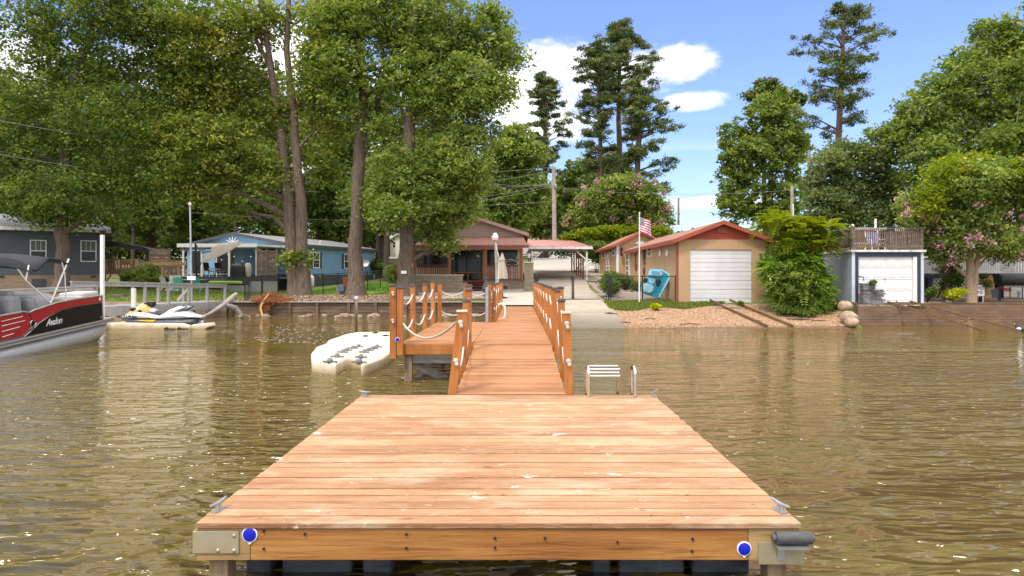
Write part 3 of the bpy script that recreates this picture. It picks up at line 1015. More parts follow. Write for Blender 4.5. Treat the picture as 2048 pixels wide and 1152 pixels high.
q.bar((-2.1, 13.9, -0.05), (-1.4, 13.9, 0.5), 0.04, 0.08)
q.build('brace', M['grey_wood'], pier)

prow = []
b_, t_ = post(-2.40, -2.40, 13.26, ZP - 0.28, ZP + 1.13, pier, 0.13)
post(-2.26, -2.26, 13.22, ZP - 0.20, ZP + 1.09, pier, 0.115)
reflector(795, 679, 13.155, 0.036, pier)
knot((-2.40, 13.17, ZP + 1.0), pier, 0.03)
knot((-2.40, 13.17, ZP + .47), pier, 0.03)
rowL = [(Vector((-2.3, 13.26, ZP)), Vector((-2.3, 13.26, ZP + 1.1)))]
for (x, y, zt) in ((-2.38, 15.6, 1.09), (-2.36, 17.5, 1.1), (-2.38, 19.3, 1.15), (-2.22, 19.62, 1.11)):
    rowL.append(post(x, x, y, ZP - 0.2, ZP + zt, pier, 0.11))
for i in range(3):
    for f in (0.86, 0.42):
        rope(rowL[i][0].lerp(rowL[i][1], f) + Vector((0, .05, 0)), rowL[i + 1][0].lerp(rowL[i + 1][1], f), 0.2, pier, 0.02)
# back side of the platform
back = [rowL[4], post(-1.49, -1.49, 19.66, ZP - .2, ZP + 1.1, pier, 0.11), post(-.80, -.80, 19.66, ZP - .2, ZP + 1.1, pier, 0.11)]
for i in range(2):
    for f in (0.86, 0.42):
        rope(back[i][0].lerp(back[i][1], f), back[i + 1][0].lerp(back[i + 1][1], f), 0.16, pier, 0.02)
# front of the platform: rope across to the gangway post
rope((-2.2, 13.2, ZP + .40), (-.82, 9.36, gz(9.27) + 0.97), 0.25, gang, 0.017, 16)
post(-.96, -.95, 13.36, ZP - .2, ZP + 1.12, pier, 0.13)
post(-1.02, -1.02, 15.0, ZP, ZP + 1.02, pier, 0.11) if False else None
# walkway posts
def rail_row(x, ylist, parent, first=None):
    row = []
    for y in ylist:
        row.append(post(x, x, y, ZP - .18, ZP + 1.06, parent, 0.105))
    for i in range(len(row) - 1):
        for f in (0.86, 0.44):
            rope(row[i][0].lerp(row[i][1], f) + Vector((0, .05, 0)), row[i + 1][0].lerp(row[i + 1][1], f), 0.18, parent, 0.018)
    return row
r1 = rail_row(0.745, [13.75, 15.6, 17.5, 19.4, 21.3, 23.2, 25.1, 27.0, 28.9], pier)
post(0.86, 0.86, 13.5, ZP - .18, ZP + 1.08, pier, 0.12)
knot((0.86, 13.42, ZP + 0.9), pier, 0.03)
r2 = rail_row(-0.66, [19.85, 22.0, 24.3, 26.6, 28.9], pier)
for f in (0.9, 0.46):
    p = r2[0][0].lerp(r2[0][1], f)
    knot(p - Vector((0, 0.07, 0)), pier, 0.03)

q = MB()
x_ = X(974, 19.55)
q.cyl((x_, 19.52, -0.8), (x_, 19.52, ZP + 1.0), 0.05, 14)
o = q.build('steel_piling', M['galv'], None, smooth=True)
tag(o, 'thin grey steel pipe piling at the corner where the platform meets the walkway', 'piling')
q = MB()
Yh = 21.6
q.tube([P(998, 609, Yh), P(1004, 607, Yh), P(1009, 613, Yh), P(1010.5, 625, Yh), P(1009.5, 635, Yh), P(1004, 637.5, Yh), P(998, 637.5, Yh)], 0.035, 10)
o = q.build('pipe_handrail', M['white'], None, smooth=True)
tag(o, 'curved white pipe handrail loop beside the left walkway posts', 'handrail')

# ================================================================== shared builders for houses and yards
M['glass'] = mat('dark_window_glass', [(0.006, 0.008, 0.008), (0.014, 0.017, 0.018)], 2.5, rough=0.12, spec=0.28)
M['curtain'] = mat('green_window_blind', [(0.05, 0.09, 0.06), (0.09, 0.13, 0.09)], 5, (1, 1, 6), rough=0.4)
M['slate_siding'] = mat('slate_grey_siding', [(0.070, 0.083, 0.10), (0.088, 0.102, 0.12)], 1.5, rough=0.6, extra=siding_extra(0.115))
M['brick'] = mat('brown_brick_base', [(0.2, 0.14, 0.1), (0.3, 0.22, 0.16)], 3, rough=0.9, extra=brick_extra((0.30, 0.19, 0.12), (0.20, 0.12, 0.08), (0.36, 0.32, 0.27)))
M['shingle_grey'] = mat('grey_shingle_roof', [(0.17, 0.17, 0.175), (0.26, 0.26, 0.265)], 9, (1, 1, 1), rough=0.9, bump=0.01)
M['blue_siding'] = mat('light_blue_siding', [(0.175, 0.34, 0.54), (0.215, 0.39, 0.60)], 1.2, (1, 1, .4), rough=0.6, extra=siding_extra(0.10, 0, 0.22))
M['skirt'] = mat('charcoal_skirting', [(0.05, 0.055, 0.065), (0.085, 0.09, 0.10)], 4, rough=0.8, bump=0.01)
M['shutter'] = mat('dark_navy_shutter', [(0.02, 0.025, 0.045)], 4, rough=0.5)
M['pine_wood'] = mat('new_treated_lumber', [(0.42, 0.24, 0.10), (0.55, 0.34, 0.16)], 2, rough=0.7, tint=0.15)
M['aged_board'] = mat('aged_brown_boards', [(0.095, 0.068, 0.052), (0.18, 0.135, 0.105), (0.24, 0.19, 0.15)], 2, (0.7, 2, 5), rough=0.85, tint=0.3, bump=0.004)
M['tan_stucco'] = mat('tan_stucco', [(0.36, 0.225, 0.125), (0.46, 0.30, 0.17), (0.50, 0.335, 0.20)], .9, (1, 1, .45), detail=9, rough=0.9, bump=0.01, bscale=22,
                      extra=brick_extra((0.50, 0.32, 0.18), (0.485, 0.305, 0.17), (0.45, 0.28, 0.155), 1.0, 0.4, 0.2, 0.55))
M['tan_board'] = mat('tan_board_siding', [(0.46, 0.29, 0.15), (0.52, 0.34, 0.19)], 1.6, rough=0.8, extra=siding_extra(0.24, 0, 0.4))
M['red_shingle'] = mat('red_shingle_roof', [(0.20, 0.085, 0.06), (0.31, 0.15, 0.105), (0.37, 0.20, 0.15)], 7, rough=0.9, bump=0.01,
                       extra=lambda g_, t, c, b: (g_.mix(g_.mapr(g_.noise(t, 0.8, 5, 0.6), 0.45, 0.7, 0, 0.4), c, (0.32, 0.17, 0.12)), b))
M['red_trim'] = mat('brick_red_trim', [(0.29, 0.065, 0.036), (0.36, 0.09, 0.052)], 4, rough=0.6)
M['red_gable'] = mat('brick_red_gable_board', [(0.34, 0.06, 0.036), (0.40, 0.08, 0.046)], 4, rough=0.7, extra=siding_extra(0.2, 0, 0.2))
M['taupe'] = mat('taupe_siding', [(0.43, 0.31, 0.25), (0.50, 0.37, 0.30)], 1.5, rough=0.7, extra=siding_extra(0.15))
M['red_wood'] = mat('red_stained_wood', [(0.13, 0.035, 0.018), (0.20, 0.06, 0.03)], 3, (1, 1, 1), rough=0.6, tint=0.2)
M['porch_post'] = mat('stained_porch_post', [(0.24, 0.075, 0.03), (0.33, 0.12, 0.05)], 3, rough=0.6)
M['stone'] = mat('stacked_stone_veneer', [(0.24, 0.19, 0.13), (0.4, 0.33, 0.25)], 6, rough=0.9, bump=0.015,
                 extra=brick_extra((0.36, 0.29, 0.20), (0.22, 0.165, 0.11), (0.14, 0.115, 0.085), 1.0, 0.26, 0.085, 0.7))
M['ledge_stone'] = mat('grey_ledge_stone', [(0.10, 0.10, 0.105), (0.22, 0.215, 0.21)], 4, rough=0.9, bump=0.01, tint=0.45)
M['cap_stone'] = mat('pale_cap_stone', [(0.45, 0.40, 0.34), (0.58, 0.53, 0.46)], 5, rough=0.8)
M['canvas'] = leafmat('cream_canvas', (0.62, 0.56, 0.46), (0.66, 0.60, 0.50), (0.70, 0.64, 0.54), 0.45, 0.9, (1.0, 0.95, 0.88))
M['teal'] = mat('teal_plastic', [(0.08, 0.42, 0.36), (0.11, 0.5, 0.43)], 5, rough=0.4)
M['green_vinyl'] = mat('lime_vinyl', [(0.36, 0.55, 0.08), (0.45, 0.62, 0.12)], 5, rough=0.4)
M['rock'] = mat('brown_rock', [(0.14, 0.10, 0.07), (0.3, 0.22, 0.15), (0.4, 0.32, 0.24)], 3, rough=0.9, bump=0.04, tint=0.3)
M['bark'] = mat('grey_brown_bark', [(0.075, 0.052, 0.038), (0.15, 0.11, 0.082), (0.21, 0.16, 0.125)], 3, (5, 5, 0.8), rough=0.95, bump=0.05, bscale=5)
M['bark_dark'] = mat('dark_bark', [(0.045, 0.033, 0.025), (0.10, 0.075, 0.058)], 3, (4, 4, 0.8), rough=0.95, bump=0.03)
M['bark_pine'] = mat('pine_bark', [(0.10, 0.062, 0.045), (0.20, 0.13, 0.095)], 3, (4, 4, 1.2), rough=0.95, bump=0.04)
M['bark_smooth'] = mat('smooth_crape_bark', [(0.26, 0.17, 0.10), (0.42, 0.30, 0.19), (0.36, 0.28, 0.2)], 2.5, (5, 5, .7), rough=0.7, bump=0.01)


def window(parent, x0, x1, z0, z1, y, muntin=(2, 2), fr=None, shutters=False, glass=None, fw=0.06, local=False, face='y', double=True, out=-1):
    """sash window on a wall plane; face 'y': plane y const, x0..x1 runs along x; face 'x': plane x const (given in y), x0..x1 runs along y"""
    fr = fr or M['white']
    def bx(q, a0, a1, b0, b1, d0, d1):
        if face == 'y': q.box((a0, y + out * d1, b0), (a1, y + out * d0, b1))
        else: q.box((y + out * d1, a0, b0), (y + out * d0, a1, b1))
    q = MB()
    bx(q, x0 - fw, x0, z0 - fw, z1 + fw, 0.0, 0.05); bx(q, x1, x1 + fw, z0 - fw, z1 + fw, 0.0, 0.05)
    bx(q, x0, x1, z1, z1 + fw, 0.0, 0.05); bx(q, x0, x1, z0 - fw, z0, 0.0, 0.06)
    zm = (z0 + z1) / 2
    if double: bx(q, x0, x1, zm - 0.025, zm + 0.025, 0.012, 0.04)
    for i in range(1, muntin[0]):
        xx = x0 + (x1 - x0) * i / muntin[0]
        bx(q, xx - 0.01, xx + 0.01, zm if double else z0, z1, 0.012, 0.022)
    w_ = q.build('window', fr, parent, local=local)
    q = MB(); bx(q, x0, x1, z0, z1, 0.002, 0.010)
    q.build('pane', glass or M['glass'], w_, local=local)
    if shutters:
        for s_ in (-1, 1):
            q = MB()
            a = x0 - fw - 0.32 if s_ < 0 else x1 + fw + 0.02
            bx(q, a, a + 0.30, z0 - fw, z1 + fw, 0.0, 0.035)
            q.build('shutter', M['shutter'], w_, local=local)
    return w_


def lattice(parent, x0, x1, z0, z1, y, m_, name='lattice_panel', pitch=0.19, w=0.05, local=False, backing=None):
    q = MB()
    hgt = z1 - z0
    for s_ in (-1, 1):
        t = x0 - hgt
        while t < x1 + hgt:
            a, b2 = (t, z0), (t + hgt * 1.0, z1)
            if s_ < 0: a, b2 = (t, z1), (t + hgt, z0)
            # clip to x range
            (ax, az_), (bx_, bz_) = a, b2
            if bx_ > x0 and ax < x1:
                if ax < x0: k = (x0 - ax) / (bx_ - ax); ax, az_ = x0, az_ + (bz_ - az_) * k
                if bx_ > x1: k = (x1 - ax) / (bx_ - ax); bx_, bz_ = x1, az_ + (bz_ - az_) * k
                if bx_ - ax > 0.03:
                    q.bar((ax, y + 0.006 * s_, az_), (bx_, y + 0.006 * s_, bz_), 0.008, w)
            t += pitch
    q.box((x0, y - .012, z1), (x1, y + .012, z1 + .05)); q.box((x0, y - .012, z0 - .04), (x1, y + .012, z0))
    return q.build(name, m_, parent, local=local)


def chain_panel(q, a, b_, h, pitch=0.12, r=0.0022):
    """chain-link wires between two ground points a, b_"""
    a = Vector(a); b_ = Vector(b_); d = b_ - a; L_ = math.hypot(d.x, d.y); n_ = int(L_ / pitch)
    def pt(s, z): return a + d * (s / L_) + Vector((0, 0, z))
    k = -int(h / pitch)
    while k * pitch < L_:
        for s_ in (0, 1):
            s0, s1 = k * pitch, k * pitch + h
            z0_, z1_ = (0.03, h) if s_ == 0 else (h, 0.03)
            c0, c1 = max(s0, 0), min(s1, L_)
            if c1 > c0:
                za = z0_ + (z1_ - z0_) * (c0 - s0) / h; zb = z0_ + (z1_ - z0_) * (c1 - s0) / h
                q.bar(pt(c0, za), pt(c1, zb), r * 2, r * 2)
        k += 1


def chain_fence(name, label, pts, h=1.2, posts=None, parent_mat=None, rail=True, top_level=None, pitch=0.10):
    t = thing(name, label, 'fence', pts[0])
    mt = parent_mat or M['black']
    q = MB()
    for a, b_ in zip(pts, pts[1:]): chain_panel(q, a, b_, h, pitch)
    q.build('chain_link_mesh', mt, t)
    for a, b_ in zip(pts, pts[1:]):
        q = MB(); q.tube([Vector(a) + Vector((0, 0, h)), Vector(b_) + Vector((0, 0, h))], 0.022, 8)
        q.build('top_rail', mt, t, smooth=True)
    for p in (posts or pts):
        q = MB(); q.tube([Vector(p), Vector(p) + Vector((0, 0, h + 0.06))], 0.032, 10)
        q.build('fence_post', mt, t, smooth=True)
    return t


def baluster_rail(parent, a, b_, h, m_, pitch=0.12, w=0.035, post_w=0.09, name='railing', rails=True, local=False):
    q = MB(); a = Vector(a); b_ = Vector(b_); d = b_ - a; n_ = max(1, int(d.length / pitch))
    up = Vector((0, 0, 1))
    for i in range(1, n_):
        p = a.lerp(b_, i / n_)
        q.tint = random.random()
        q.bar(p + up * 0.08, p + up * (h - 0.03), w, w, up=(0, 1, 0))
    q.tint = .5
    q.bar(a + up * h, b_ + up * h, 0.10, 0.04)
    q.bar(a + up * 0.08, b_ + up * 0.08, 0.04, 0.07)
    return q.build(name, m_, parent, local=local)


M['ledge_tan'] = mat('tan_ledge_stone', [(0.20, 0.13, 0.085), (0.34, 0.24, 0.17), (0.42, 0.32, 0.24)], 2.2, rough=.9, bump=.03, tint=.25)
# ================================================================== timber retaining wall and shoreline
wall = thing('retaining_wall', 'low brown timber retaining wall of wide stacked planks along the left shore', 'retaining wall', (-7.6, 35, 0))
q = MB()
zt = 0.72
segs = [-14.7 + 1.5 * i for i in range(10)]
for i in range(10):
    xa = segs[i]; xb_ = min(-0.98, xa + 1.5)
    for k in range(4):
        q.box((xa + .01, 34.98 + random.uniform(-.015, .015), -0.5 if k == 0 else 0.02 + .17 * k), (xb_ - .01, 35.06, 0.02 + .17 * (k + 1) - .012), random.random())
q.build('plank_wall', M['dark_wood'], wall)
for i in range(10):
    x = segs[i] + random.uniform(-.1, .1)
    q = MB(); q.tint = random.random()
    q.bar((x, 34.92, -0.6), (x + random.uniform(-.03, .03), 34.93, zt - 0.03), 0.14, 0.10, up=(0, 1, 0))
    q.build('wall_post', M['dark_wood'], wall)
q = MB()
q.box((-14.8, 34.86, zt - .01), (-0.9, 35.12, zt + .04))
q.build('wall_cap', M['grey_wood'], wall)
q = MB()     # return of the wall beside the walkway
for k in range(4): q.box((-0.985, 29.8, 0.0 + .18 * k), (-0.93, 34.96, .18 * (k + 1) - .01), random.random())
q.box((-0.985, 29.70, -.6), (1.15, 29.76, 0.70), .4)
q.build('return_wall', M['dark_wood'], wall)

rock0 = None
spots = []
for i in range(34):
    x = -14.6 + 13.4 * random.random() ** (1.0)
    spots.append((x, 34.45 + random.uniform(-.25, .3), random.uniform(.10, .24)))
for (x, y, r) in spots:
    q = MB(); q.tint = random.random()
    q.blob((0, 0, 0), (r * random.uniform(1, 1.5), r, r * .62), 9, 6, 0.16)
    o = q.build('rock', M['rock'], None)
    o.location = (x, y, r * .25 - .02)
    o.rotation_euler = (0, 0, random.uniform(0, 3))
    tag(o, 'brown rock lying in the shallow water at the foot of the timber wall', 'rock', 'rocks at the foot of the timber wall')
for (px, py, Y, r, lb) in ((1697, 634, 27.6, .30, 'round tan boulder under the left corner of the grey boathouse, upper one'),
                           (1703, 645, 27.1, .24, 'round tan boulder half in the water below the grey boathouse corner'),
                           (1690, 612, 28.3, .26, 'pale boulder tucked against the grey boathouse wall beneath the green tree')):
    q = MB(); p = P(px, py, Y)
    q.tint = 1.0
    q.blob((0, 0, 0), (r * 1.2, r, r * .85), 12, 8, 0.08)
    o = q.build('boulder', M['rock'], None, smooth=True); o.location = (p.x, p.y, max(p.z, .02))
    tag(o, lb, 'boulder')

tl = thing('retaining_wall', 'low tan earth coloured ledge along the lawn behind the grey pier', 'retaining wall', (-25, 35, 0))
q = MB()
for i in range(60):
    x0_ = -50 + .585 * i
    q.box((x0_, 34.95 + random.uniform(-.04, .04), -.6), (x0_ + .58, 35.2, .70 + random.uniform(-.03, .05)), random.random())
q.build('ledge', M['ledge_tan'], tl)
# brush pile, branch and driftwood
def stick_pile(name, label, c, r, n_, m_, cat, ln=0.5, flat=0.45, w=0.012):
    q = MB()
    for i in range(n_):
        a = random.uniform(0, 6.283); rr = r * math.sqrt(random.random())
        p = Vector((c[0] + rr * math.cos(a), c[1] + rr * .6 * math.sin(a), c[2] + (1 - rr / r) * r * flat * random.random() + 0.02))
        d = Vector((random.gauss(0, 1), random.gauss(0, 1), random.gauss(0, .5))).normalized() * ln * random.uniform(.3, 1)
        q.tint = random.random()
        q.bar(p - d / 2, p + d / 2, w * random.uniform(.6, 2.2), w)
    o = q.build(name, m_)
    tag(o, label, cat)
    return o


M['dead_leaf'] = mat('dead_orange_needles', [(0.26, 0.09, 0.03), (0.42, 0.18, 0.07)], 4, rough=0.95, tint=0.4)
p = P(545, 600, 35.3)
stick_pile('brush_pile', 'heap of dead orange-brown branches spilling over the timber wall', (p.x, 35.35, 0.72), 1.15, 1500, M['dead_leaf'], 'brush pile', 0.45, 0.5)
bp = bpy.data.objects['brush_pile']
q = MB()
for i in range(500):
    a = random.random()
    pp = P(536 - a * 20 + random.gauss(0, 4), 608 + a * 28, 34.8 - .2 * a)
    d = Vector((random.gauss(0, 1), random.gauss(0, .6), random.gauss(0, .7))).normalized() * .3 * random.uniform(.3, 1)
    q.bar(pp - d / 2, pp + d / 2, .016, .012, random.random())
o = q.build('hanging_twigs', M['dead_leaf'], bp)
q = MB()
q.tube([P(538, 588, 35.0), P(528, 600, 34.8), P(521, 615, 34.5), P(524, 628, 34.4), P(528, 640, 34.2), P(525, 650, 34.1)], [.035, .05, .055, .055, .05, .045], 8)
o = q.build('branch', M['pine_wood'], None, smooth=True)
tag(o, 'bare curved pale branch leaning over the timber wall into the water', 'branch')
q = MB()
q.tube([P(398, 638, 30.5), P(425, 624, 31.5), P(448, 609, 32.5), P(466, 594, 33.5), P(472, 588, 34)], [.04, .08, .11, .13, .10], 9)
q.tube([P(448, 609, 32.5), P(470, 615, 33), P(478, 628, 33.2)], [.09, .12, .16], 8)
o = q.build('driftwood_log', M['grey_wood'], None, smooth=True)
tag(o, 'long weathered driftwood log leaning against the end of the grey pier', 'driftwood')

# ================================================================== grey pier (left) with railings
gp = thing('pier', 'weathered grey pier with a board railing behind the jet ski', 'pier', (-15.4, 30, 0))
A = Vector((X(205, 26.6), 26.6, 0.86)); B = Vector((X(452, 34.6), 34.6, 0.80))
dirp = (B - A).normalized(); sidep = Vector((-dirp.y, dirp.x, 0)).normalized()
q = MB()
nseg = 60
for i in range(nseg):
    p0 = A.lerp(B, i / nseg); p1 = A.lerp(B, (i + .93) / nseg)
    w1 = 1.4
    q.tint = random.random()
    q.hexa([p0 + Vector((0, 0, -.04)), p1 + Vector((0, 0, -.04)), p1 + sidep * w1 + Vector((0, 0, -.04)), p0 + sidep * w1 + Vector((0, 0, -.04)),
            p0, p1, p1 + sidep * w1, p0 + sidep * w1])
q.build('deck', M['pier_grey'], gp)
q = MB()
q.bar(A + Vector((0, 0, -.2)) - sidep * .03, B + Vector((0, 0, -.2)) - sidep * .03, 0.05, 0.33)
q.build('side_board', M['pier_grey'], gp)
for wofs in (0.0, 1.4):
    q = MB()
    q.bar(A + sidep * wofs + Vector((0, 0, .98)), B + sidep * wofs + Vector((0, 0, .82)), 0.15, 0.045)
    q.bar(A + sidep * wofs + Vector((0, 0, .88)), B + sidep * wofs + Vector((0, 0, .72)), 0.04, 0.13)
    q.build('top_rail', M['pier_grey'], gp)
    for t in (0.28, .46, .63, .8, .98) if wofs == 0 else (.2, .42, .62, .84):
        p = A.lerp(B, t) + sidep * (wofs - (.05 if wofs == 0 else -.05))
        hh = .94 - .16 * t
        q = MB(); q.tint = random.random()
        q.bar(p + Vector((0, 0, -.45 if wofs == 0 else -.03)), p + Vector((0, 0, hh)), 0.10, 0.10, up=(0, 1, 0))
        q.build('rail_post', M['pier_grey'], gp)
for t in (.03, .35, .7):
    for wofs in (0.1, 1.3):
        p = A.lerp(B, t) + sidep * wofs
        q = MB(); q.bar(p + Vector((0, 0, -1.6)), p + Vector((0, 0, -.05)), .16, .16, up=(0, 1, 0))
        q.build('piling', M['pile_wood'], gp)
q = MB()
q.bar(P(355, 601, 32.2), P(380, 573, 32.2), .05, .12)
q.build('brace', M['pier_grey'], gp)

g2 = thing('pier', 'second grey pier railing stretching left behind the pontoon boat', 'pier', (X(100, 25.5), 25.5, 0))
A2 = P(-160, 588, 22.0); B2 = P(190, 572, 26.2)
q = MB(); q.bar(A2, B2, .15, .05); q.bar(A2 - Vector((0, .1, .10)), B2 - Vector((0, .1, .10)), .05, .10)
q.build('top_rail', M['pier_grey'], g2)
q = MB(); q.bar(A2 - Vector((0, -.06, .22)), B2 - Vector((0, -.06, .22)), .04, .16)
q.build('middle_rail', M['pine_wood'], g2)
for t in (.05, .35, .68, .99):
    p = A2.lerp(B2, t) + Vector((0, .12, 0))
    q = MB(); q.bar(p - Vector((0, 0, p.z + .8)), p + Vector((0, 0, .0)), .13, .13, up=(0, 1, 0))
    q.build('rail_post', M['pier_grey'], g2)
q = MB()
for i in range(36):
    p0 = A2.lerp(B2, i / 36) + Vector((0, 0, -1.0)); p1 = A2.lerp(B2, (i + .93) / 36) + Vector((0, 0, -1.0))
    q.tint = random.random()
    q.hexa([p0 + Vector((0, 0, -.16)), p1 + Vector((0, 0, -.16)), p1 + Vector((-.2, 1.5, -.16)), p0 + Vector((-.2, 1.5, -.16)),
            p0, p1, p1 + Vector((-.2, 1.5, 0)), p0 + Vector((-.2, 1.5, 0))])
q.build('deck', M['pier_grey'], g2)

lp = thing('lamp_post', 'tall white post with a dark lantern on top at the grey pier corner', 'lamp post', (X(206, 26.3), 26.3, 0))
q = MB(); xx = X(206, 26.3)
q.box((xx - .06, 26.2, -.8), (xx + .06, 26.32, Z(470, 26.3)))
q.build('post', M['white'], lp, bevel=.01)
q = MB()
q.lathe([(.04, 0), (.09, .03), (.12, .14), (.13, .16), (.17, .17), (.06, .27), (.02, .33)], (xx, 26.28, Z(470, 26.3)), 8)
q.build('lantern', M['black'], lp)
q = MB(); xx = X(268, 27.4)
q.box((xx - .07, 27.3, -.8), (xx + .07, 27.44, Z(577, 27.4)))
o = q.build('piling', M['white'], None, bevel=.01)
tag(o, 'short white square piling beside the grey pier railing behind the jet ski', 'piling')
fp = thing('flagpole', 'tall bare grey metal pole with a small white sign near its foot', 'pole', (X(381, 33.5), 33.5, .7))
q = MB(); q.tube([P(384, 612, 33.5), P(380, 410, 33.5)], [.055, .045], 10)
q.build('pole', M['galv'], fp, smooth=True)
q = MB(); q.lathe([(.05, 0), (.09, .05), (.07, .14), (.02, .2)], P(380, 412, 33.5), 10)
q.build('finial', M['cap_stone'], fp, smooth=True)
q = MB(); a, b_ = P(374, 560, 33.4), P(391, 552, 33.4)
q.box((a.x, 33.40, a.z), (b_.x, 33.43, b_.z)); q.build('sign', M['white'], fp)

# ================================================================== grey house at the far left
TH = math.radians(33)
GC = Vector((X(207, 41), 41.0, 0))
gh = thing('house', 'slate grey house with a brown brick base behind the pontoon boat', 'house', GC, rot=(0, 0, TH))
def gu(px): return (GC.x * F - 41 * (px - CX)) / (math.cos(TH) * F - math.sin(TH) * (px - CX))
def gzv(px, py):
    u = gu(px); return Z(py, 41 - u * math.sin(TH))
GL_ = 12.0
zs, ze = Z(549, 41), Z(463, 41)
def G_(q, name, m_, par=None, **k): return q.build(name, m_, par or gh, local=True, **k)
q = MB(); q.box((-GL_, 0, zs), (0, 8, ze)); q.poly([(-.01, 0, ze), (-.01, 8, ze), (-.01, 4, ze + .95)], (-GL_ + .02, 0, 0)); G_(q, 'wall', M['slate_siding'])
q = MB(); q.box((-GL_, .03, .6), (-.02, 7.97, zs - .002)); G_(q, 'brick_base', M['brick'])
q = MB()
q.hexa([(-GL_ - .3, -.45, ze - .02), (.35, -.45, ze - .02), (.35, 4, ze + 1.0), (-GL_ - .3, 4, ze + 1.0), (-GL_ - .3, -.45, ze + .10), (.35, -.45, ze + .10), (.35, 4, ze + 1.12), (-GL_ - .3, 4, ze + 1.12)])
q.hexa([(-GL_ - .3, 4, ze + 1.0), (.35, 4, ze + 1.0), (.35, 8.45, ze - .02), (-GL_ - .3, 8.45, ze - .02), (-GL_ - .3, 4, ze + 1.12), (.35, 4, ze + 1.12), (.35, 8.45, ze + .10), (-GL_ - .3, 8.45, ze + .10)])
rf = G_(q, 'roof', M['shingle_grey'])
q = MB(); q.box((-GL_ - .3, -.50, ze - .10), (.37, -.452, ze + .10)); G_(q, 'fascia', M['dirty_white'])
for px in (102, 139):
    u = gu(px) * .97; q = MB(); q.tube([(-u, 2.4, ze + .5), (-u, 2.4, ze + .95)], .05, 8); G_(q, 'vent_pipe', M['dirty_white'], rf)
q = MB(); q.box((-.10, -.02, zs), (.02, .1, ze)); G_(q, 'corner_trim', M['slate_siding'])
for (a, b2, c, d) in ((62, 91, 482, 522), (163, 191, 483, 522), (-70, -38, 482, 522)):
    ww = window(gh, -gu(a), -gu(b2), gzv(b2, d), gzv(b2, c), 0.0, (3, 1), glass=M['glass'], fw=.05, local=True)
    q = MB(); q.box((-gu(a) + .01, -.013, (gzv(b2, d) + gzv(b2, c)) / 2), (-gu(b2) - .01, -.0105, gzv(b2, c))); q.build('blind', M['curtain'], ww, local=True)
for (a, b2, c, d) in ((181, 193, 551, 555), (-1, 9, 551, 555)):
    q = MB(); q.box((-gu(a), .004, gzv(b2, d)), (-gu(b2), .028, gzv(b2, c))); G_(q, 'crawl_vent', M['black'])
q = MB(); q.box((-gu(63), .0, gzv(80, 574)), (-gu(92), .028, gzv(80, 558))); G_(q, 'access_door', M['skirt'])

# wooden deck with railing beside it
wd = thing('wooden_deck', 'raised deck of new orange lumber with balusters beside the grey house', 'deck', (X(240, 46), 46, 1.3))
Y_ = 46.0
q = MB(); q.box((X(208, Y_), Y_, Z(548, Y_)), (X(276, Y_), 49.5, Z(541, Y_))); q.build('deck_frame', M['pine_wood'], wd)
for (a, b2) in ((209, 241), (244, 272)):
    baluster_rail(wd, (X(a, Y_), Y_, Z(542, Y_)), (X(b2, Y_), Y_, Z(542, Y_)), .78, M['pine_wood'], .17, .05)
for a in (210, 242, 273):
    q = MB(); q.box((X(a, Y_) - .06, Y_ - .04, H(-25, 46) - .1), (X(a, Y_) + .06, Y_ + .06, Z(518, Y_))); q.build('post', M['pine_wood'], wd)
q = MB(); q.bar(P(212, 565, Y_), P(222, 549, Y_), .07, .07); q.build('brace', M['pine_wood'], wd)
q = MB(); q.box((X(248, Y_), Y_ - .25, Z(529, Y_)), (X(266, Y_), Y_ - .03, Z(521, Y_)))
o = q.build('planter_box', M['pine_wood'], None); tag(o, 'wooden planter box hung on the new lumber deck rail', 'planter')
q = MB(); q.box((X(215, 37.2), 37.2, H(X(215, 37.2), 37.2) - .02), (X(246, 37.2), 37.9, Z(589, 37.2)))
o = q.build('raised_bed', M['aged_board'], None); tag(o, 'long dark wooden raised bed on the lawn left of the white piling', 'planter')
for k_, (a, b2) in enumerate(((250, 265), (268, 274))):
    q = MB(); q.box((X(a, 43), 42.6, H(X(a, 43), 43) - .05), (X(b2, 43), 43.3, Z(560, 43)))
    o = q.build('planter_box', M['aged_board'], None)
    tag(o, ('wide' if k_ == 0 else 'narrow') + ' brown wooden planter box beneath the round green bush', 'planter')
q = MB()
pts0 = [P(205, 486, 46), P(235, 487, 46.3), P(262, 492, 46.6), P(285, 496, 47), P(300, 502, 47)]
rings = [[p + Vector((0, 0, .10)), p + Vector((0, 0, -.22)), p + Vector((.1, 1.6, -.12)), p + Vector((.1, 1.6, .02))] for p in pts0]
q.loft(rings)
o = q.build('awning', M['black'], None, smooth=False); tag(o, 'dark rolled shade awning sagging above the new lumber deck', 'awning')

# tiki bar with counter, privacy panel and stools
br = thing('patio_bar', 'outdoor wooden bar with a grey board privacy panel left of the blue house porch', 'bar', (X(335, 47), 47, 1.3))
Y_ = 47.0
q = MB()
for k in range(7):
    q.box((X(300, Y_), Y_ + random.uniform(0, .01), Z(522.5 - 3.6 * k, Y_)), (X(338, Y_), Y_ + .04, Z(519.3 - 3.6 * k, Y_)), random.random())
q.box((X(299, Y_), Y_ - .03, Z(524, Y_)), (X(301, Y_), Y_ + .06, Z(496, Y_))); q.box((X(338, Y_), Y_ - .03, Z(524, Y_)), (X(340, Y_), Y_ + .06, Z(496, Y_)))
q.build('board_panel', M['aged_board'], br)
q = MB(); q.box((X(298, Y_), Y_ - .45, Z(530.5, Y_)), (X(364, Y_), Y_ + .3, Z(524.8, Y_))); q.build('counter', M['pine_wood'], br)
for a in (299, 331, 362):
    q = MB(); q.box((X(a, Y_) - .06, Y_ - .42, .9), (X(a, Y_) + .06, Y_ - .30, Z(530.6, Y_))); q.build('post', M['pine_wood'], br)
q = MB()
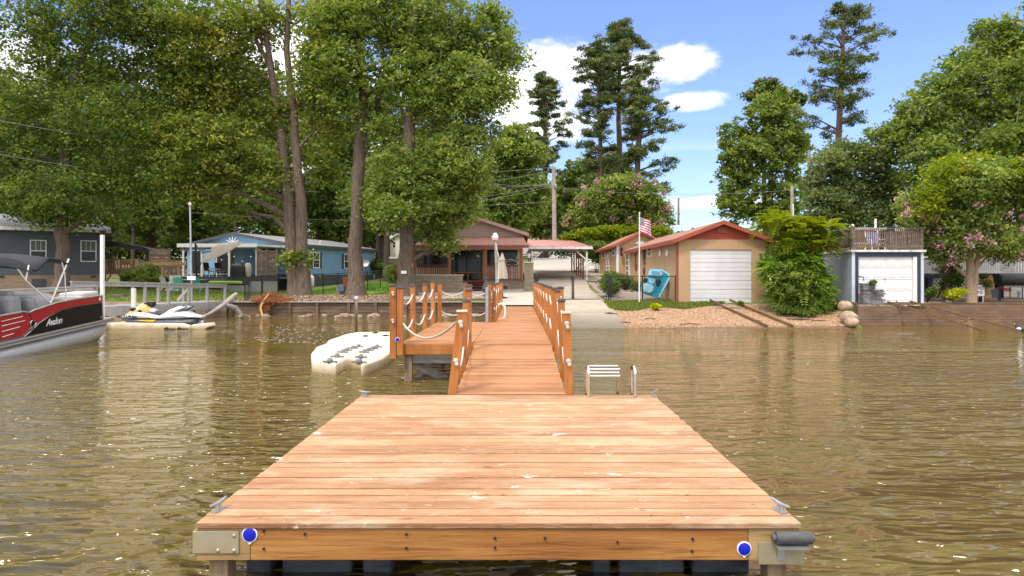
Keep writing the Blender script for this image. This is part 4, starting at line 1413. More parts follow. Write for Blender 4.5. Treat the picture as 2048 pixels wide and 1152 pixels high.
for k in range(8): q.box((X(302, Y_), Y_ - .1, Z(566 - 4.4 * k, Y_)), (X(318, Y_), Y_ - .06, Z(562.2 - 4.4 * k, Y_)), random.random())
q.build('front_boards', M['aged_board'], br)


def stool():
    t = thing('bar_stool', 'x', 'stool', (0, 0, 0), 'dark bar stools at the outdoor bar')
    q = MB(); q.lathe([(.16, 0), (.17, .03), (.15, .05)], (0, 0, .72), 12); q.build('seat', M['black'], t, local=True)
    for sx_ in (-1, 1):
        for sy_ in (-1, 1):
            q = MB(); q.bar((sx_ * .22, sy_ * .18, 0), (sx_ * .11, sy_ * .09, .72), .03, .03, up=(0, 1, 0)); q.build('leg', M['black'], t, local=True)
    q = MB(); q.bar((-.18, -.15, .25), (.18, -.15, .25), .02, .02); q.bar((-.18, .15, .25), (.18, .15, .25), .02, .02); q.build('stretcher', M['black'], t, local=True)
    return t


st0 = stool()
for k, (px, lb) in enumerate(((322, 'dark bar stool nearest the board front of the outdoor bar'), (340, 'dark bar stool in the middle under the outdoor bar counter'),
                              (356, 'dark bar stool nearest the white porch post of the blue house'))):
    s_ = st0 if k == 0 else copy_tree(st0)
    s_.location = (X(px, 47.6), 47.6, Z(563, 47.6)); s_['label'] = lb

# ================================================================== blue house
bh = thing('house', 'light blue low gabled house with dark shutters behind the twin trunk tree', 'house', (-17.8, 53, 0),
           rot=(0, 0, math.atan2(-2.4, 7.63) * 1.0))
bh.rotation_euler.z = math.radians(-17.0)
# local x: negative to the left along the front, y: depth
Wd, Dp = 9.6, 13.6
ze_, zf_ = 4.55, 2.15
def Lb(q, name, m_, **k): return q.build(name, m_, bh, local=True, **k)
q = MB(); q.box((-Wd, 0, zf_), (0, Dp, ze_)); q.poly([(-Wd, 0.01, ze_), (0, 0.01, ze_), (-Wd / 2, 0.01, ze_ + .82)], (0, Dp - .02, 0)); Lb(q, 'wall', M['blue_siding'])
q = MB(); q.box((-Wd + .05, .04, .4), (-.05, Dp - .05, zf_ - .004)); Lb(q, 'skirting', M['skirt'])
def roof_gable(parent, x0, x1, y0, y1, ze, zr, m_, th=.12, over=.35, local=False, fascia=None, axis='y'):
    """gable roof with its ridge along y (or x)"""
    q = MB(); xm = (x0 + x1) / 2; sl_ = (zr - ze) / (xm - x0)
    for s_ in (-1, 1):
        xe = (x0 - over) if s_ < 0 else (x1 + over); zz = ze - over * sl_
        vs_ = [(xe, y0 - over, zz), (xm, y0 - over, zr), (xm, y1 + over, zr), (xe, y1 + over, zz)]
        q.hexa([Vector(v) for v in vs_] + [Vector(v) + Vector((0, 0, th)) for v in vs_])
    if axis == 'x': q.v = [(y, x, z) for x, y, z in q.v]
    rf_ = q.build('roof', m_, parent, local=local)
    if fascia:
        q = MB()
        for s_ in (-1, 1):
            xe = (x0 - over) if s_ < 0 else (x1 + over); zz = ze - over * sl_
            for yy in (y0 - over - .04,):
                vs_ = [(xe, yy, zz - .10), (xm, yy, zr - .10), (xm, yy, zr + th + .01), (xe, yy, zz + th + .01)]
                q.poly([Vector(v) for v in vs_], (0, .035, 0))
            q.box((xe, y0 - over, zz - .12), (xe + s_ * .03, y1 + over, zz + th))
        if axis == 'x': q.v = [(y, x, z) for x, y, z in q.v]
        q.build('fascia', fascia, parent, local=local)
    return rf_


rf = roof_gable(bh, -Wd, 0, 0, Dp, ze_, ze_ + .85, M['shingle_grey'], local=True, fascia=M['skirt'])
q = MB()
for i, a in enumerate((-1.1, -.55, 0, .55, 1.1)):
    q.bar((-Wd / 2, -.42, ze_ + .12), (-Wd / 2 + math.sin(a) * .62, -.42, ze_ + .12 + math.cos(a) * .5), .04, .04, up=(0, 1, 0))
q.box((-Wd / 2 - .62, -.44, ze_ + .04), (-Wd / 2 + .62, -.40, ze_ + .13))
Lb(q, 'sunburst_trim', M['white'])
for (a, sh) in ((3.4, True), (8.2, True)):
    window(bh, a, a + .85, 2.78, 3.98, 0.0, (3, 1), shutters=True, local=True, face='x', out=1, glass=M['glass'], fw=.07)
for yy, nm in ((.9, 'downspout'), (Dp - .2, 'downspout')):
    q = MB(); q.tube([(.35, yy - .1, ze_ - .1), (.07, yy, ze_ - .4), (.07, yy, .9)], .05, 8); Lb(q, nm, M['white'], smooth=True)
for yy in (3.5, 5.8, 10.5):
    q = MB(); q.tube([(-.9, yy, ze_ + .15), (-.9, yy, ze_ + .50), (-.78, yy, ze_ + .52)], .05, 8)
    q.build('vent_pipe', M['white'], rf, local=True)
# front wall openings under the porch
for (x0, x1, z0, z1) in ((-9.2, -8.0, 2.2, 4.1), (-6.6, -4.9, 2.2, 4.15), (-2.3, -1.0, 2.2, 4.2)):
    q = MB(); q.box((x0 - .07, -.05, z0), (x1 + .07, -.003, z1 + .08)); d_ = Lb(q, 'door', M['dirty_white'])
    q = MB(); q.box((x0, -.06, z0 + .05), (x1, -.052, z1)); q.build('pane', M['glass'], d_, local=True)

# porch of the blue house
pc = thing('porch', 'open porch with white posts and a flat white edged canopy on the blue house', 'porch', (X(440, 49), 49, 1.0))
Yp = 48.6
xa, xb_ = X(356, Yp), X(513, Yp)
q = MB()
q.hexa([(xa, Yp, Z(492, Yp)), (xb_, Yp, Z(492, Yp)), (xb_ + 1.6, 53.3, Z(492, Yp)), (xa, 55, Z(492, Yp)),
        (xa, Yp, Z(489, Yp)), (xb_, Yp, Z(489, Yp)), (xb_ + 1.6, 53.3, Z(486, Yp)), (xa, 55, Z(486, Yp))])
q.build('canopy', M['dirty_white'], pc)
q = MB(); q.box((xa - .05, Yp - .06, Z(494.5, Yp)), (xb_ + .05, Yp - .003, Z(487, Yp))); q.build('fascia', M['white'], pc)
q = MB(); q.bar((xa + .5, Yp + .15, Z(496, Yp)), (xb_ - .1, Yp + .15, Z(496, Yp)), .1, .16); q.build('beam', M['blue_siding'], pc)
for px in (365, 402, 457, 512):
    q = MB(); xx = X(px, Yp)
    q.box((xx - .06, Yp + .08, Z(553, Yp)), (xx + .06, Yp + .2, Z(497, Yp)))
    q.bar((xx - .05, Yp + .14, Z(504, Yp)), (xx - .22, Yp + .14, Z(498, Yp)), .03, .06); q.bar((xx + .05, Yp + .14, Z(504, Yp)), (xx + .22, Yp + .14, Z(498, Yp)), .03, .06)
    q.build('porch_post', M['white'], pc)
q = MB(); q.box((X(340, Yp), 47.4, Z(558, 47.4)), (X(560, 47.4), 53.4, Z(554, 47.4))); q.build('deck', M['skirt'], pc)
q = MB()
q.box((X(455, 47.4), 47.36, Z(569, 47.4)), (X(500, 47.4), 47.395, Z(558.3, 47.4))); q.box((X(500, 47.4), 47.36, Z(562.5, 47.4)), (X(558, 47.4), 47.395, Z(558.3, 47.4)))
q.box((X(340, 47), 46.9, Z(571, 47)), (X(455, 47), 47.36, Z(560, 47)))
q.box((X(350, 46.6), 46.5, Z(577, 46.6)), (X(440, 46.6), 46.88, Z(568, 46.6)))
q.build('deck_skirt', M['skirt'], pc)
lattice(pc, X(335, 46.95), X(500, 46.95), Z(591, 46.95), Z(572.5, 46.95), 46.95, M['white'])
lattice(pc, X(500, 47.42), X(523, 47.42), Z(585, 47.42), Z(564.5, 47.42), 47.42, M['white'])
lattice(pc, X(526, 47.42), X(556, 47.42), Z(583, 47.42), Z(563.5, 47.42), 47.42, M['white'])
q = MB(); q.box((X(338, 47.6), 47.6, .5), (X(556, 47.6), 47.65, Z(563, 47.6))); q.build('under_deck_shade', M['dark'], pc)  # near-black sheet painted in for the shade under the porch
# dark board screen on the porch
sc_ = thing('privacy_screen', 'tall dark horizontal board screen at the right end of the blue house porch', 'screen', (X(533, 48), 48, 2))
for (a, b2) in ((515, 533), (535, 552)):
    q = MB()
    for k in range(14):
        q.box((X(a, 48), 48 + random.uniform(0, .01), Z(552 - 3.7 * k, 48)), (X(b2, 48), 48.04, Z(548.8 - 3.7 * k, 48)), random.random())
    q.build('board_panel', M['aged_board'], sc_)
for a in (514.3, 534, 553):
    q = MB(); q.box((X(a, 48) - .04, 47.96, Z(553.5, 48)), (X(a, 48) + .04, 48.06, Z(498, 48))); q.build('post', M['aged_board'], sc_)

# cantilever parasol, half tipped
um = thing('parasol', 'tilted cream cantilever parasol with a dark mast in front of the blue house porch', 'umbrella', (X(393, 46.5), 46.5, 2))
q = MB(); q.tube([P(393, 556, 46.5), P(391, 487, 46.5)], .07, 10); q.build('mast', M['shutter'], um, smooth=True)
q = MB(); q.tube([P(391, 488, 46.5), P(404, 505, 46.2), P(440, 500, 45.4)], .035, 8); q.bar(P(394, 538, 46.5), P(404, 524, 46.3), .05, .05); q.build('arm', M['shutter'], um, smooth=True)
c = P(440, 500, 45.3)
A1, A2_, A3, A4 = P(401, 526, 44.6), P(420, 500, 46.4), P(462, 484, 46.2), P(487, 484, 44.8)
A5, A6 = P(455, 504, 43.9), P(428, 517, 44.0)
rim = [A1, A2_, P(440, 492, 46.9), A3, A4, A5, A6]
top = P(446, 490, 45.2)
q = MB()
for i in range(len(rim)):
    q._add([top, rim[i], rim[(i + 1) % len(rim)], top - Vector((0, 0, .03)), rim[i] - Vector((0, 0, .03)), rim[(i + 1) % len(rim)] - Vector((0, 0, .03))],
           [(0, 1, 2), (3, 5, 4), (1, 4, 5, 2)])
cn = q.build('canopy', M['canvas'], um)
q = MB()
for r_ in rim: q.tube([top - Vector((0, 0, .05)), r_ - Vector((0, 0, .05))], .012, 5)
q.build('ribs', M['black'], cn)
q = MB(); q._add([P(420, 500, 46.3), P(427, 492, 46.6), P(450, 484, 46.2), P(446, 487, 45.2)], [(0, 1, 2, 3)]); q._add([P(420, 500.6, 46.3), P(427, 492.6, 46.6), P(450, 484.6, 46.2), P(446, 487.6, 45.2)], [(3, 2, 1, 0)])
q.build('vent_flap', M['canvas'], cn)

# covered grill, dish, tank, air conditioner, chairs
def covered_grill(px, py, Y, w, h, label):
    t = thing('covered_grill', label, 'grill', P(px, py, Y))
    b0 = P(px, py, Y)
    q = MB()
    rings = []
    for z, s_, dx in ((0, 1.0, 0), (.45, .98, 0), (.8, .95, 0), (.92, .75, 0), (1.0, .35, 0)):
        rr = []
        for k in range(14):
            a = 2 * math.pi * k / 14; cc = max(-1, min(1, math.cos(a) * 1.35)); ss = max(-1, min(1, math.sin(a) * 1.35))
            rr.append(b0 + Vector((cc * w / 2 * s_ * (1 + random.uniform(-.04, .04)), ss * .32 * s_, z * h)))
        rings.append(rr)
    q.loft(rings); q.build('cover', M['black'], t, smooth=True)
    for s_ in (-1, 1):
        q = MB(); q.cyl(b0 + Vector((s_ * w * .35, -.34, .05)), b0 + Vector((s_ * w * .35, -.30, .05)), .07, 12); q.build('wheel', M['cap'], t)
    return t


covered_grill(476, 556, 47.9, 1.0, 1.05, 'large black covered grill on the blue house porch deck')
q = MB()
base = P(496, 553, 48.1)
rings = []
for z, s_ in ((0, .7), (.4, .9), (.8, .8), (.98, .45)):
    rings.append([base + Vector((math.cos(a) * .28 * s_, math.sin(a) * .25 * s_, z * .98)) for a in [2 * math.pi * k / 12 for k in range(12)]])
q.loft(rings)
o = q.build('covered_chair', M['canvas'], None, smooth=True); tag(o, 'item under a pale cloth cover right of the black grill cover', 'covered furniture')

dsh = thing('satellite_dish', 'grey round satellite dish on a dark pole at the far end of the blue house', 'dish', P(738, 552, 52))
R_ = Matrix.Rotation(math.radians(-65), 3, 'X') @ Matrix.Rotation(math.radians(20), 3, 'Y')
q = MB(); q.lathe([(.02, -.05), (.12, -.04), (.22, -.01), (.30, .045), (.30, .06), (.22, .01), (.1, -.02), (.02, -.03)], P(731, 526, 52), 20, M=Matrix.Rotation(math.radians(75), 3, 'X'))
q.build('reflector_bowl', M['galv'], dsh, smooth=True)
q = MB(); q.tube([P(732, 555, 52.1), P(732, 527, 52.1)], .03, 8); q.tube([P(731, 532, 52), P(729, 531, 51.5), P(731, 527, 51.4)], .014, 6); q.build('pole', M['black'], dsh, smooth=True)

tk = thing('gas_tank', 'white upright gas tank standing against the blue house skirting', 'gas tank', P(621, 572, 49))
p = P(621, 573, 49)
q = MB(); q.lathe([(.20, 0), (.24, .06), (.26, .12), (.26, .60), (.24, .70), (.16, .78), (.05, .80)], p, 20); q.build('tank', M['white'], tk, smooth=True)
q = MB(); q.lathe([(.13, .78), (.14, .80), (.14, .92), (.12, .92)], p, 16); q.build('collar', M['white'], tk, smooth=True)

pbx = thing('box_stand', 'brown wooden box on bricks at the foot of the straight trunk', 'storage box', P(690, 590, 39))
q = MB(); a, b_ = P(674, 590, 39), P(699, 553, 39)
q.box((a.x + .25, 39.3, a.z - .02), (b_.x, 39.9, b_.z)); q.build('box', M['red_wood'], pbx)
q = MB(); q.box((a.x, 38.85, a.z - .02), (a.x + .62, 39.2, Z(572, 39))); q.build('brick_stack', M['brick'], pbx)
q = MB(); a, b_ = P(675, 582, 38.7), P(690, 571, 38.7)
q.hexa([(a.x + .04, 38.55, a.z), (b_.x - .04, 38.55, a.z), (b_.x - .04, 38.8, a.z), (a.x + .04, 38.8, a.z), (a.x, 38.5, b_.z), (b_.x, 38.5, b_.z), (b_.x, 38.84, b_.z), (a.x, 38.84, b_.z)])
o = q.build('bin', mat('slate_blue_plastic', [(0.10, 0.17, 0.24)], 4, rough=.4), None); tag(o, 'small slate blue plastic bin in front of the brown wooden box', 'bin')


def adirondack(m_, label, loc, rz):
    t = thing('garden_chair', label, 'chair', loc, 'plastic garden chairs below the blue house porch', rot=(0, 0, rz))
    q = MB(); q.bar((0, -.28, .36), (0, .22, .25), .5, .03); q.build('seat', m_, t, local=True)
    q = MB()
    for k in range(-2, 3): q.bar((k * .095, .2, .22), (k * .12, .48, .95 - abs(k) * .05), .09, .02, up=(0, 1, 0))
    q.build('backrest', m_, t, local=True)
    for s_ in (-1, 1):
        q = MB(); q.bar((s_ * .31, -.34, .55), (s_ * .31, .32, .50), .11, .03); q.build('armrest', m_, t, local=True)
        for (a, b2) in (((s_ * .29, -.3, 0), (s_ * .29, -.3, .54)), ((s_ * .27, .42, 0), (s_ * .28, .18, .34))):
            q = MB(); q.bar(a, b2, .05, .07, up=(0, 1, 0)); q.build('leg', m_, t, local=True)
    return t


zg = lambda px, Y: H(X(px, Y), Y)
adirondack(M['dirty_white'], 'white plastic garden chair on the lawn, leftmost of the chairs behind the grey pier', (X(338, 42), 42, zg(338, 42)), 2.6)
adirondack(M['teal'], 'teal garden chair with a pale towel over its back behind the grey pier', (X(361, 42), 42, zg(361, 42)), 3.3)
adirondack(M['teal'], 'teal garden chair right of the bare grey pole', (X(401, 43.5), 43.5, zg(401, 43.5)), 2.9)
q = MB()
tw = (X(351, 42), 42.0, zg(351, 42))
q.loft([[(tw[0] + dx, tw[1] + dy, tw[2] + z) for dx, dy in ((-.28 - z * .0, -.2), (.28, -.2), (.24, .2), (-.24, .2))] for z in (.05, .5, .9, 1.0)])
o = q.build('towel', M['dirty_white'], None, smooth=True); tag(o, 'pale towel draped between the white and teal garden chairs', 'towel')

# lime green pool floats on the deck
for (px, w_, r_, lb) in ((432, .9, .11, 'short rolled lime green pool float on the porch step'), (460, 1.35, .10, 'long lime green pool float on the porch deck edge')):
    q = MB(); c0 = P(px, 565, 46.4)
    for k in range(3): q.tube([c0 + Vector((-w_ / 2, k * .16, 0)), c0 + Vector((w_ / 2, k * .16, 0))], r_, 10)
    o = q.build('pool_float', M['green_vinyl'], None, smooth=True); tag(o, lb, 'pool float')

# patio chairs and table under the porch
def patio_chair(loc, rz, label, m_=None):
    m_ = m_ or M['black']
    t = thing('patio_chair', label, 'chair', loc, 'patio chairs under the blue house porch', rot=(0, 0, rz))
    q = MB(); q.cbox((0, 0, .42), (.5, .48, .06)); q.build('seat', M['taupe'], t, local=True)
    q = MB(); q.cbox((0, .26, .75), (.5, .05, .6), (math.radians(-12), 0, 0)); q.build('backrest', m_, t, local=True)
    for s_ in (-1, 1):
        for yy in (-.22, .22):
            q = MB(); q.bar((s_ * .24, yy, 0), (s_ * .24, yy, .42), .03, .03, up=(0, 1, 0)); q.build('leg', m_, t, local=True)
        q = MB(); q.bar((s_ * .27, -.24, .62), (s_ * .27, .26, .64), .04, .03); q.build('armrest', m_, t, local=True)
    return t


patio_chair((X(418, 49.5), 49.5, Z(554, 48.6)), 1.2, 'dark patio chair at the left under the blue house porch')
patio_chair((X(440, 50), 50, Z(554, 48.6)), 3.1, 'woven backed patio chair in the middle of the blue house porch')
q = MB(); t = thing('patio_table', 'low round patio table among the porch chairs of the blue house', 'table', (X(430, 48.9), 48.9, Z(554, 48.6)))
q.lathe([(.45, 0), (.45, .03)], (X(430, 48.9), 48.9, Z(554, 48.6) + .55), 16); q.build('table_top', M['dirty_white'], t)
for k in range(4):
    q = MB(); a = k * math.pi / 2 + .7; q.bar((X(430, 48.9) + .4 * math.cos(a), 48.9 + .4 * math.sin(a), Z(554, 48.6)), (X(430, 48.9) + .3 * math.cos(a), 48.9 + .3 * math.sin(a), Z(554, 48.6) + .55), .03, .03, up=(0, 1, 0))
    q.build('leg', M['dirty_white'], t)
# string lights
sg = thing('string_lights', 'string of small round bulbs hung under the blue house porch canopy', 'string lights', P(450, 500, 48.3))
q = MB(); pts = []
for i in range(25):
    t_ = i / 24
    pts.append(P(410 + 100 * t_, 498 + 18 * 4 * .5 * abs(math.sin(t_ * math.pi * 2)) * .5 + 4, 48.3))
q.tube(pts, .008, 5); q.build('cable', M['black'], sg)
for i in (4, 8, 11, 14, 18, 22):
    q = MB(); q.blob(pts[i] - Vector((0, 0, .09)), .05, 8, 6); q.build('bulb', M['white'], sg, smooth=True)

# black iron post and black chain fence on the left bank
ip = thing('fence', 'black chain link fence with thin posts crossing the left lawn between the trunks', 'fence', (X(560, 38.8), 38.8, .9))
line = [P(500, 600, 36.2), P(523, 600, 37.2), P(556, 594, 39.5), P(616, 592, 39.8), P(646, 592, 39.6), P(675, 588, 40.5), P(735, 578, 43), P(761, 571, 46.5), P(800, 566, 50)]
line = [Vector((p.x, p.y, H(p.x, p.y))) for p in line]
q = MB()
for a, b_ in zip(line, line[1:]): chain_panel(q, a, b_, 1.2, .11)
q.build('chain_link_mesh', M['black'], ip)
for a, b_ in zip(line, line[1:]):
    q = MB(); q.tube([a + Vector((0, 0, 1.2)), b_ + Vector((0, 0, 1.2))], .02, 8); q.build('top_rail', M['black'], ip, smooth=True)
for a in line:
    q = MB(); q.tube([a, a + Vector((0, 0, 1.26))], .03, 8); q.build('fence_post', M['black'], ip, smooth=True)
tp = thing('trellis_post', 'black open lattice iron post standing on the timber wall left of the brush pile', 'post', P(493, 604, 35.6))
for dx in (-3.4, 3.4):
    q = MB(); q.tube([P(493 + dx, 606, 35.6), P(493 + dx, 556, 35.6)], .032, 8); q.build('upright', M['black'], tp)
q = MB()
for k in range(8): q.bar(P(489.6, 602 - 6 * k, 35.6), P(496.4, 598 - 6 * k, 35.6), .015, .05)
q.build('rungs', M['black'], tp)

# ================================================================== jet ski and its floating berth
M['cream_plastic'] = mat('cream_float_plastic', [(0.60, 0.50, 0.33), (0.74, 0.66, 0.5), (0.78, 0.71, 0.56)], 2.2, rough=0.5, bump=0.003, bscale=12,
                         extra=lambda g_, t, c, b: (lambda s_: (g_.mix(g_.mapr(s_, .16, .02, 0, .7), c, (0.30, 0.19, 0.06)), b))(
                             (lambda nd: (g_.l(t, nd.inputs[0]), nd.outputs[2])[1])(g_.n('ShaderNodeSeparateXYZ'))))
M['grey_hull'] = mat('grey_hull_plastic', [(0.055, 0.065, 0.085), (0.10, 0.115, 0.14)], 3, rough=0.35)
M['white_hull'] = mat('white_gelcoat', [(0.70, 0.72, 0.76), (0.78, 0.79, 0.82)], 3, rough=0.25)
M['yellow_hull'] = mat('yellow_gelcoat', [(0.72, 0.50, 0.19), (0.78, 0.58, 0.28)], 3, rough=0.25)
M['yellow_stripe'] = mat('amber_stripe', [(0.85, 0.45, 0.01)], 3, rough=0.3)
M['seat_vinyl'] = mat('charcoal_seat_vinyl', [(0.045, 0.045, 0.055), (0.075, 0.075, 0.085)], 8, rough=0.5)
M['seat_grey'] = mat('grey_boat_vinyl', [(0.22, 0.22, 0.23), (0.30, 0.30, 0.31)], 4, rough=0.55)
M['seat_light'] = mat('light_boat_cover', [(0.40, 0.38, 0.37), (0.50, 0.48, 0.46)], 4, rough=0.7)

YJ = 27.2
bt = thing('floating_berth', 'long low cream plastic floating berth carrying the jet ski', 'float', (X(330, YJ), YJ, 0))
x0, x1 = X(228, YJ), X(398, YJ)
q = MB()
for yy in (YJ - .75, YJ + .15):
    prof = [(x0, .02), (x0 + .1, .24), (x1 - .35, .22), (x1 - .08, .12), (x1, -.02), (x1 - .1, -.2), (x0, -.2)]
    q.poly([(x, yy, z) for x, z in prof], (0, .62, 0))
q.box((x0 + .2, YJ - .14, -.2), (x1 - .6, YJ + .16, .16))
q.build('hull', M['cream_plastic'], bt, bevel=.04, seg=3)
q = MB(); q.poly([(x, YJ - .8, z) for x, z in ((x1 + .05, .02), (x1 + .1, .18), (X(432, YJ), .22), (X(435, YJ), .10), (x1 + .5, -.1))], (0, .7, 0))
q.build('ramp_tip', M['cream_plastic'], bt, bevel=.03)
for dx in (0, .5):
    q = MB(); q.cyl((x1 - .9 + dx, YJ - .74, .0), (x1 - .9 + dx, YJ - .79, .0), .08, 12); q.box((x1 - 1.0 + dx, YJ - .765, -.1), (x1 - .55 + dx, YJ - .752, .03)); q.build('roller', M['black'], bt)

js = thing('jet_ski', 'white and yellow jet ski with a black seat resting on the cream floating berth', 'jet ski', (X(320, YJ), YJ, .3))
s_px = YJ / F
def jx(px): return X(px, YJ)
def jz(py): return Z(py, YJ) + .0
def section_loft(sections, n_=16, pw_=2.4):
    """sections: (px, ztop_px, zbot_px, halfwidth) -> superellipse rings in the YZ plane"""
    rings = []
    for (px, zt_, zb__, hw) in sections:
        zc = (jz(zt_) + jz(zb__)) / 2; hh = (jz(zt_) - jz(zb__)) / 2
        r_ = []
        for k in range(n_):
            a = 2 * math.pi * k / n_
            c_, s__ = math.cos(a), math.sin(a)
            r_.append(Vector((jx(px), YJ + hw * math.copysign(abs(c_) ** (2 / pw_), c_), zc + hh * math.copysign(abs(s__) ** (2 / pw_), s__))))
        rings.append(r_)
    return rings
q = MB(); q.loft(section_loft([(243, 634, 637, .05), (255, 635, 642, .30), (275, 635.5, 646, .48), (310, 636, 647.5, .55), (360, 636, 647.5, .56), (392, 636, 647, .52), (396, 637, 646, .48)]))
q.build('hull', M['grey_hull'], js, smooth=True)
q = MB(); q.loft(section_loft([(245, 632.5, 635, .05), (255, 629, 637, .28), (268, 625.5, 637.5, .42), (285, 622, 637.5, .5), (305, 626, 637.5, .54), (325, 630.5, 637.5, .55), (345, 626, 637.5, .54),
                               (362, 622.5, 637.5, .52), (376, 622, 637, .5), (384, 627, 636, .46), (405, 632, 634, .3)]))
dk = q.build('deck_shell', M['white_hull'], js, smooth=True)
q = MB(); q.loft(section_loft([(252, 629, 631, .10), (262, 622, 630.5, .2), (275, 613.5, 630, .27), (288, 605.5, 629, .29), (296, 604.5, 628, .28), (303, 612, 627, .25), (309, 620, 626, .2)], pw_=2.0))
q.build('cowl', M['yellow_hull'], js, smooth=True)
q = MB(); q.loft(section_loft([(297, 611, 626, .22), (305, 615, 626, .22), (314, 619, 626, .18)], pw_=2.0)); q.build('dash_pod', M['white_hull'], js, smooth=True)
q = MB(); q.loft(section_loft([(298, 620.5, 630, .16), (310, 622, 632, .22), (325, 621, 633, .22), (336, 617, 632, .2), (346, 612.5, 628, .18), (356, 611, 624, .14)], pw_=2.2)); q.build('seat', M['seat_vinyl'], js, smooth=True)
q = MB(); q.loft(section_loft([(326, 629, 633, .24), (344, 617, 629, .24), (360, 611.5, 624, .22), (374, 611.5, 616, .17), (380, 612, 614, .12)], pw_=2.2)); q.build('tail_fairing', M['white_hull'], js, smooth=True)
for yy in (YJ - .27, YJ + .27):
    q = MB(); q.tube([(jx(352), yy, jz(627)), (jx(372), yy, jz(618)), (jx(381), yy, jz(612.5)), (jx(372), yy, jz(611.5))], .035, 8)
    q.build('grab_handle', M['seat_vinyl'], js, smooth=True)
q = MB(); q.tube([(jx(300), YJ - .42, jz(606.5)), (jx(300), YJ - .15, jz(608)), (jx(302), YJ + .15, jz(608)), (jx(300), YJ + .42, jz(606.5))], .03, 8)
q.tube([(jx(318), YJ - .46, jz(606.3)), (jx(300), YJ - .2, jz(606.8))], .025, 8)
q.cbox((jx(302), YJ, jz(608)), (.25, .3, .16)); q.tube([(jx(302), YJ, jz(609)), (jx(305), YJ, jz(615))], .07, 8)
q.build('handlebar', M['black'], js, smooth=True)
q = MB(); q.poly([(jx(285), YJ - .553, jz(638.3)), (jx(327), YJ - .566, jz(637.8)), (jx(321), YJ - .566, jz(641.5)), (jx(308), YJ - .566, jz(641))], (0, .01, 0)); q.build('stripe', M['yellow_stripe'], js)
q = MB(); q.blob((jx(273), YJ - .24, jz(618)), (.14, .05, .08), 10, 6); q.blob((jx(287), YJ - .28, jz(622)), (.08, .04, .06), 10, 6); q.build('air_vents', M['black'], js, smooth=True)
q = MB(); q.lathe([(.05, 0), (.10, .05), (.11, .2), (.07, .26)], (jx(395), YJ, jz(645)), 12, M=Matrix.Rotation(math.radians(90), 3, 'Y')); q.build('jet_nozzle', M['galv'], js, smooth=True)
M['ink'] = mat('dark_lettering', [(0.03, 0.05, 0.09)], 4, rough=.5)
text_mesh('NC 2370 DE', .15, M['ink'], 'registration_number', js, Matrix.Translation((jx(267), YJ - .475, jz(632.0))) @ Matrix.Rotation(math.radians(90), 4, 'X') @ Matrix.Rotation(math.radians(0), 4, 'Y'), .02)

# ================================================================== pontoon boat
PBl = Vector((-13.05, 17.25, 0.33)); PBe = Vector((-13.30, 22.55, 0.66))
dd = (PBe - PBl).normalized()
pb = thing('pontoon_boat', 'red and black pontoon boat with a black bimini top cut off by the left edge', 'pontoon boat', (-14.3, 19, 0))
bz = dd.cross(Vector((-1, 0, 0))).normalized()
if bz.z < 0: bz = -bz
bxv = dd.cross(bz).normalized()          # to the right (towards us)
def B_(t, w, h):
    """t metres forward of the left picture edge, w metres inboard from the near rail, h above the deck line"""
    t = t + .42 * min(1.0, max(0.0, t / .3))      # the side gate is longer than the rest of the sketch
    return PBl + dd * t - bxv * w + bz * h
LB = (PBe - PBl).length - .42
M['boat_red'] = mat('metallic_red_panel', [(0.30, 0.012, 0.016), (0.36, 0.018, 0.022)], 2, rough=0.22, spec=0.6)
M['boat_black'] = mat('gloss_black_panel', [(0.008, 0.008, 0.008), (0.014, 0.013, 0.012)], 2, rough=0.3, spec=0.22)
M['alu'] = mat('brushed_aluminium', [(0.50, 0.50, 0.50), (0.66, 0.65, 0.64)], 5, (1, 6, 1), rough=0.42, metal=0.7)
M['bimini'] = mat('black_bimini_canvas', [(0.022, 0.022, 0.025), (0.04, 0.04, 0.045)], 2.5, rough=0.8, bump=0.02)
for w_ in (.32, 2.1):
    q = MB(); pts = []; rr = []
    for t_, r_, up in ((-3.2, .31, 0), (0, .31, 0), (2.6, .31, 0), (3.6, .31, 0), (4.2, .28, .04), (4.6, .2, .12), (4.85, .09, .2), (4.95, .03, .24)):
        pts.append(B_(t_, w_, -.40 + up)); rr.append(r_)
    q.tube(pts, rr, 20); q.build('pontoon_tube', M['alu'], pb, smooth=True)
q = MB()
q.hexa([B_(-3.2, 0, -.10), B_(LB, 0, -.10), B_(LB, 2.4, -.10), B_(-3.2, 2.4, -.10), B_(-3.2, 0, .04), B_(LB, 0, .04), B_(LB, 2.4, .04), B_(-3.2, 2.4, .04)])
q.build('deck', M['alu'], pb)
q = MB(); q.bar(B_(-3.2, -.012, -.02), B_(LB - .05, -.012, -.02), .02, .02); q.build('rub_rail_stripe', M['skirt'], pb)
TP = LB - .68   # front end of the fence panels
def panel(poly2, name, m_, w0=.0, th=.03, parent=None, **k):
    q = MB(); q.poly([B_(t_, w0, h_) for t_, h_ in poly2], -bxv * th * (1)); return q.build(name, m_, parent or pb, **k)
toph = lambda t_: .62 + .16 * (min(max(t_ - .8, 0), 2.5) / 2.5) if t_ < 3.3 else .78
mid = [(1.05, .34), (1.5, .48), (2.1, .60), (2.8, .63), (TP, .60)]
panel([(1.15, .05), (TP, .05)] + mid[::-1] + [(.75, .18), (.52, .055)], 'black_side_panel', M['boat_black'])
panel([(1.05, .352), (1.5, .492), (2.1, .612), (2.8, .642), (TP, .612), (TP, .80), (2.8, .82), (1.9, .80), (.9, .70), (.72, .66), (.86, .40)], 'upper_red_panel', M['boat_red'], .0)
panel([(-.08, .10), (.40, .10), (.74, .28), (.82, .40), (.70, .62), (.45, .70), (-.02, .70)], 'side_door_panel', M['boat_red'], -.004)
panel([(-3.2, .05), (-.16, .05), (-.16, .70), (-3.2, .70)], 'rear_red_panel', M['boat_red'])
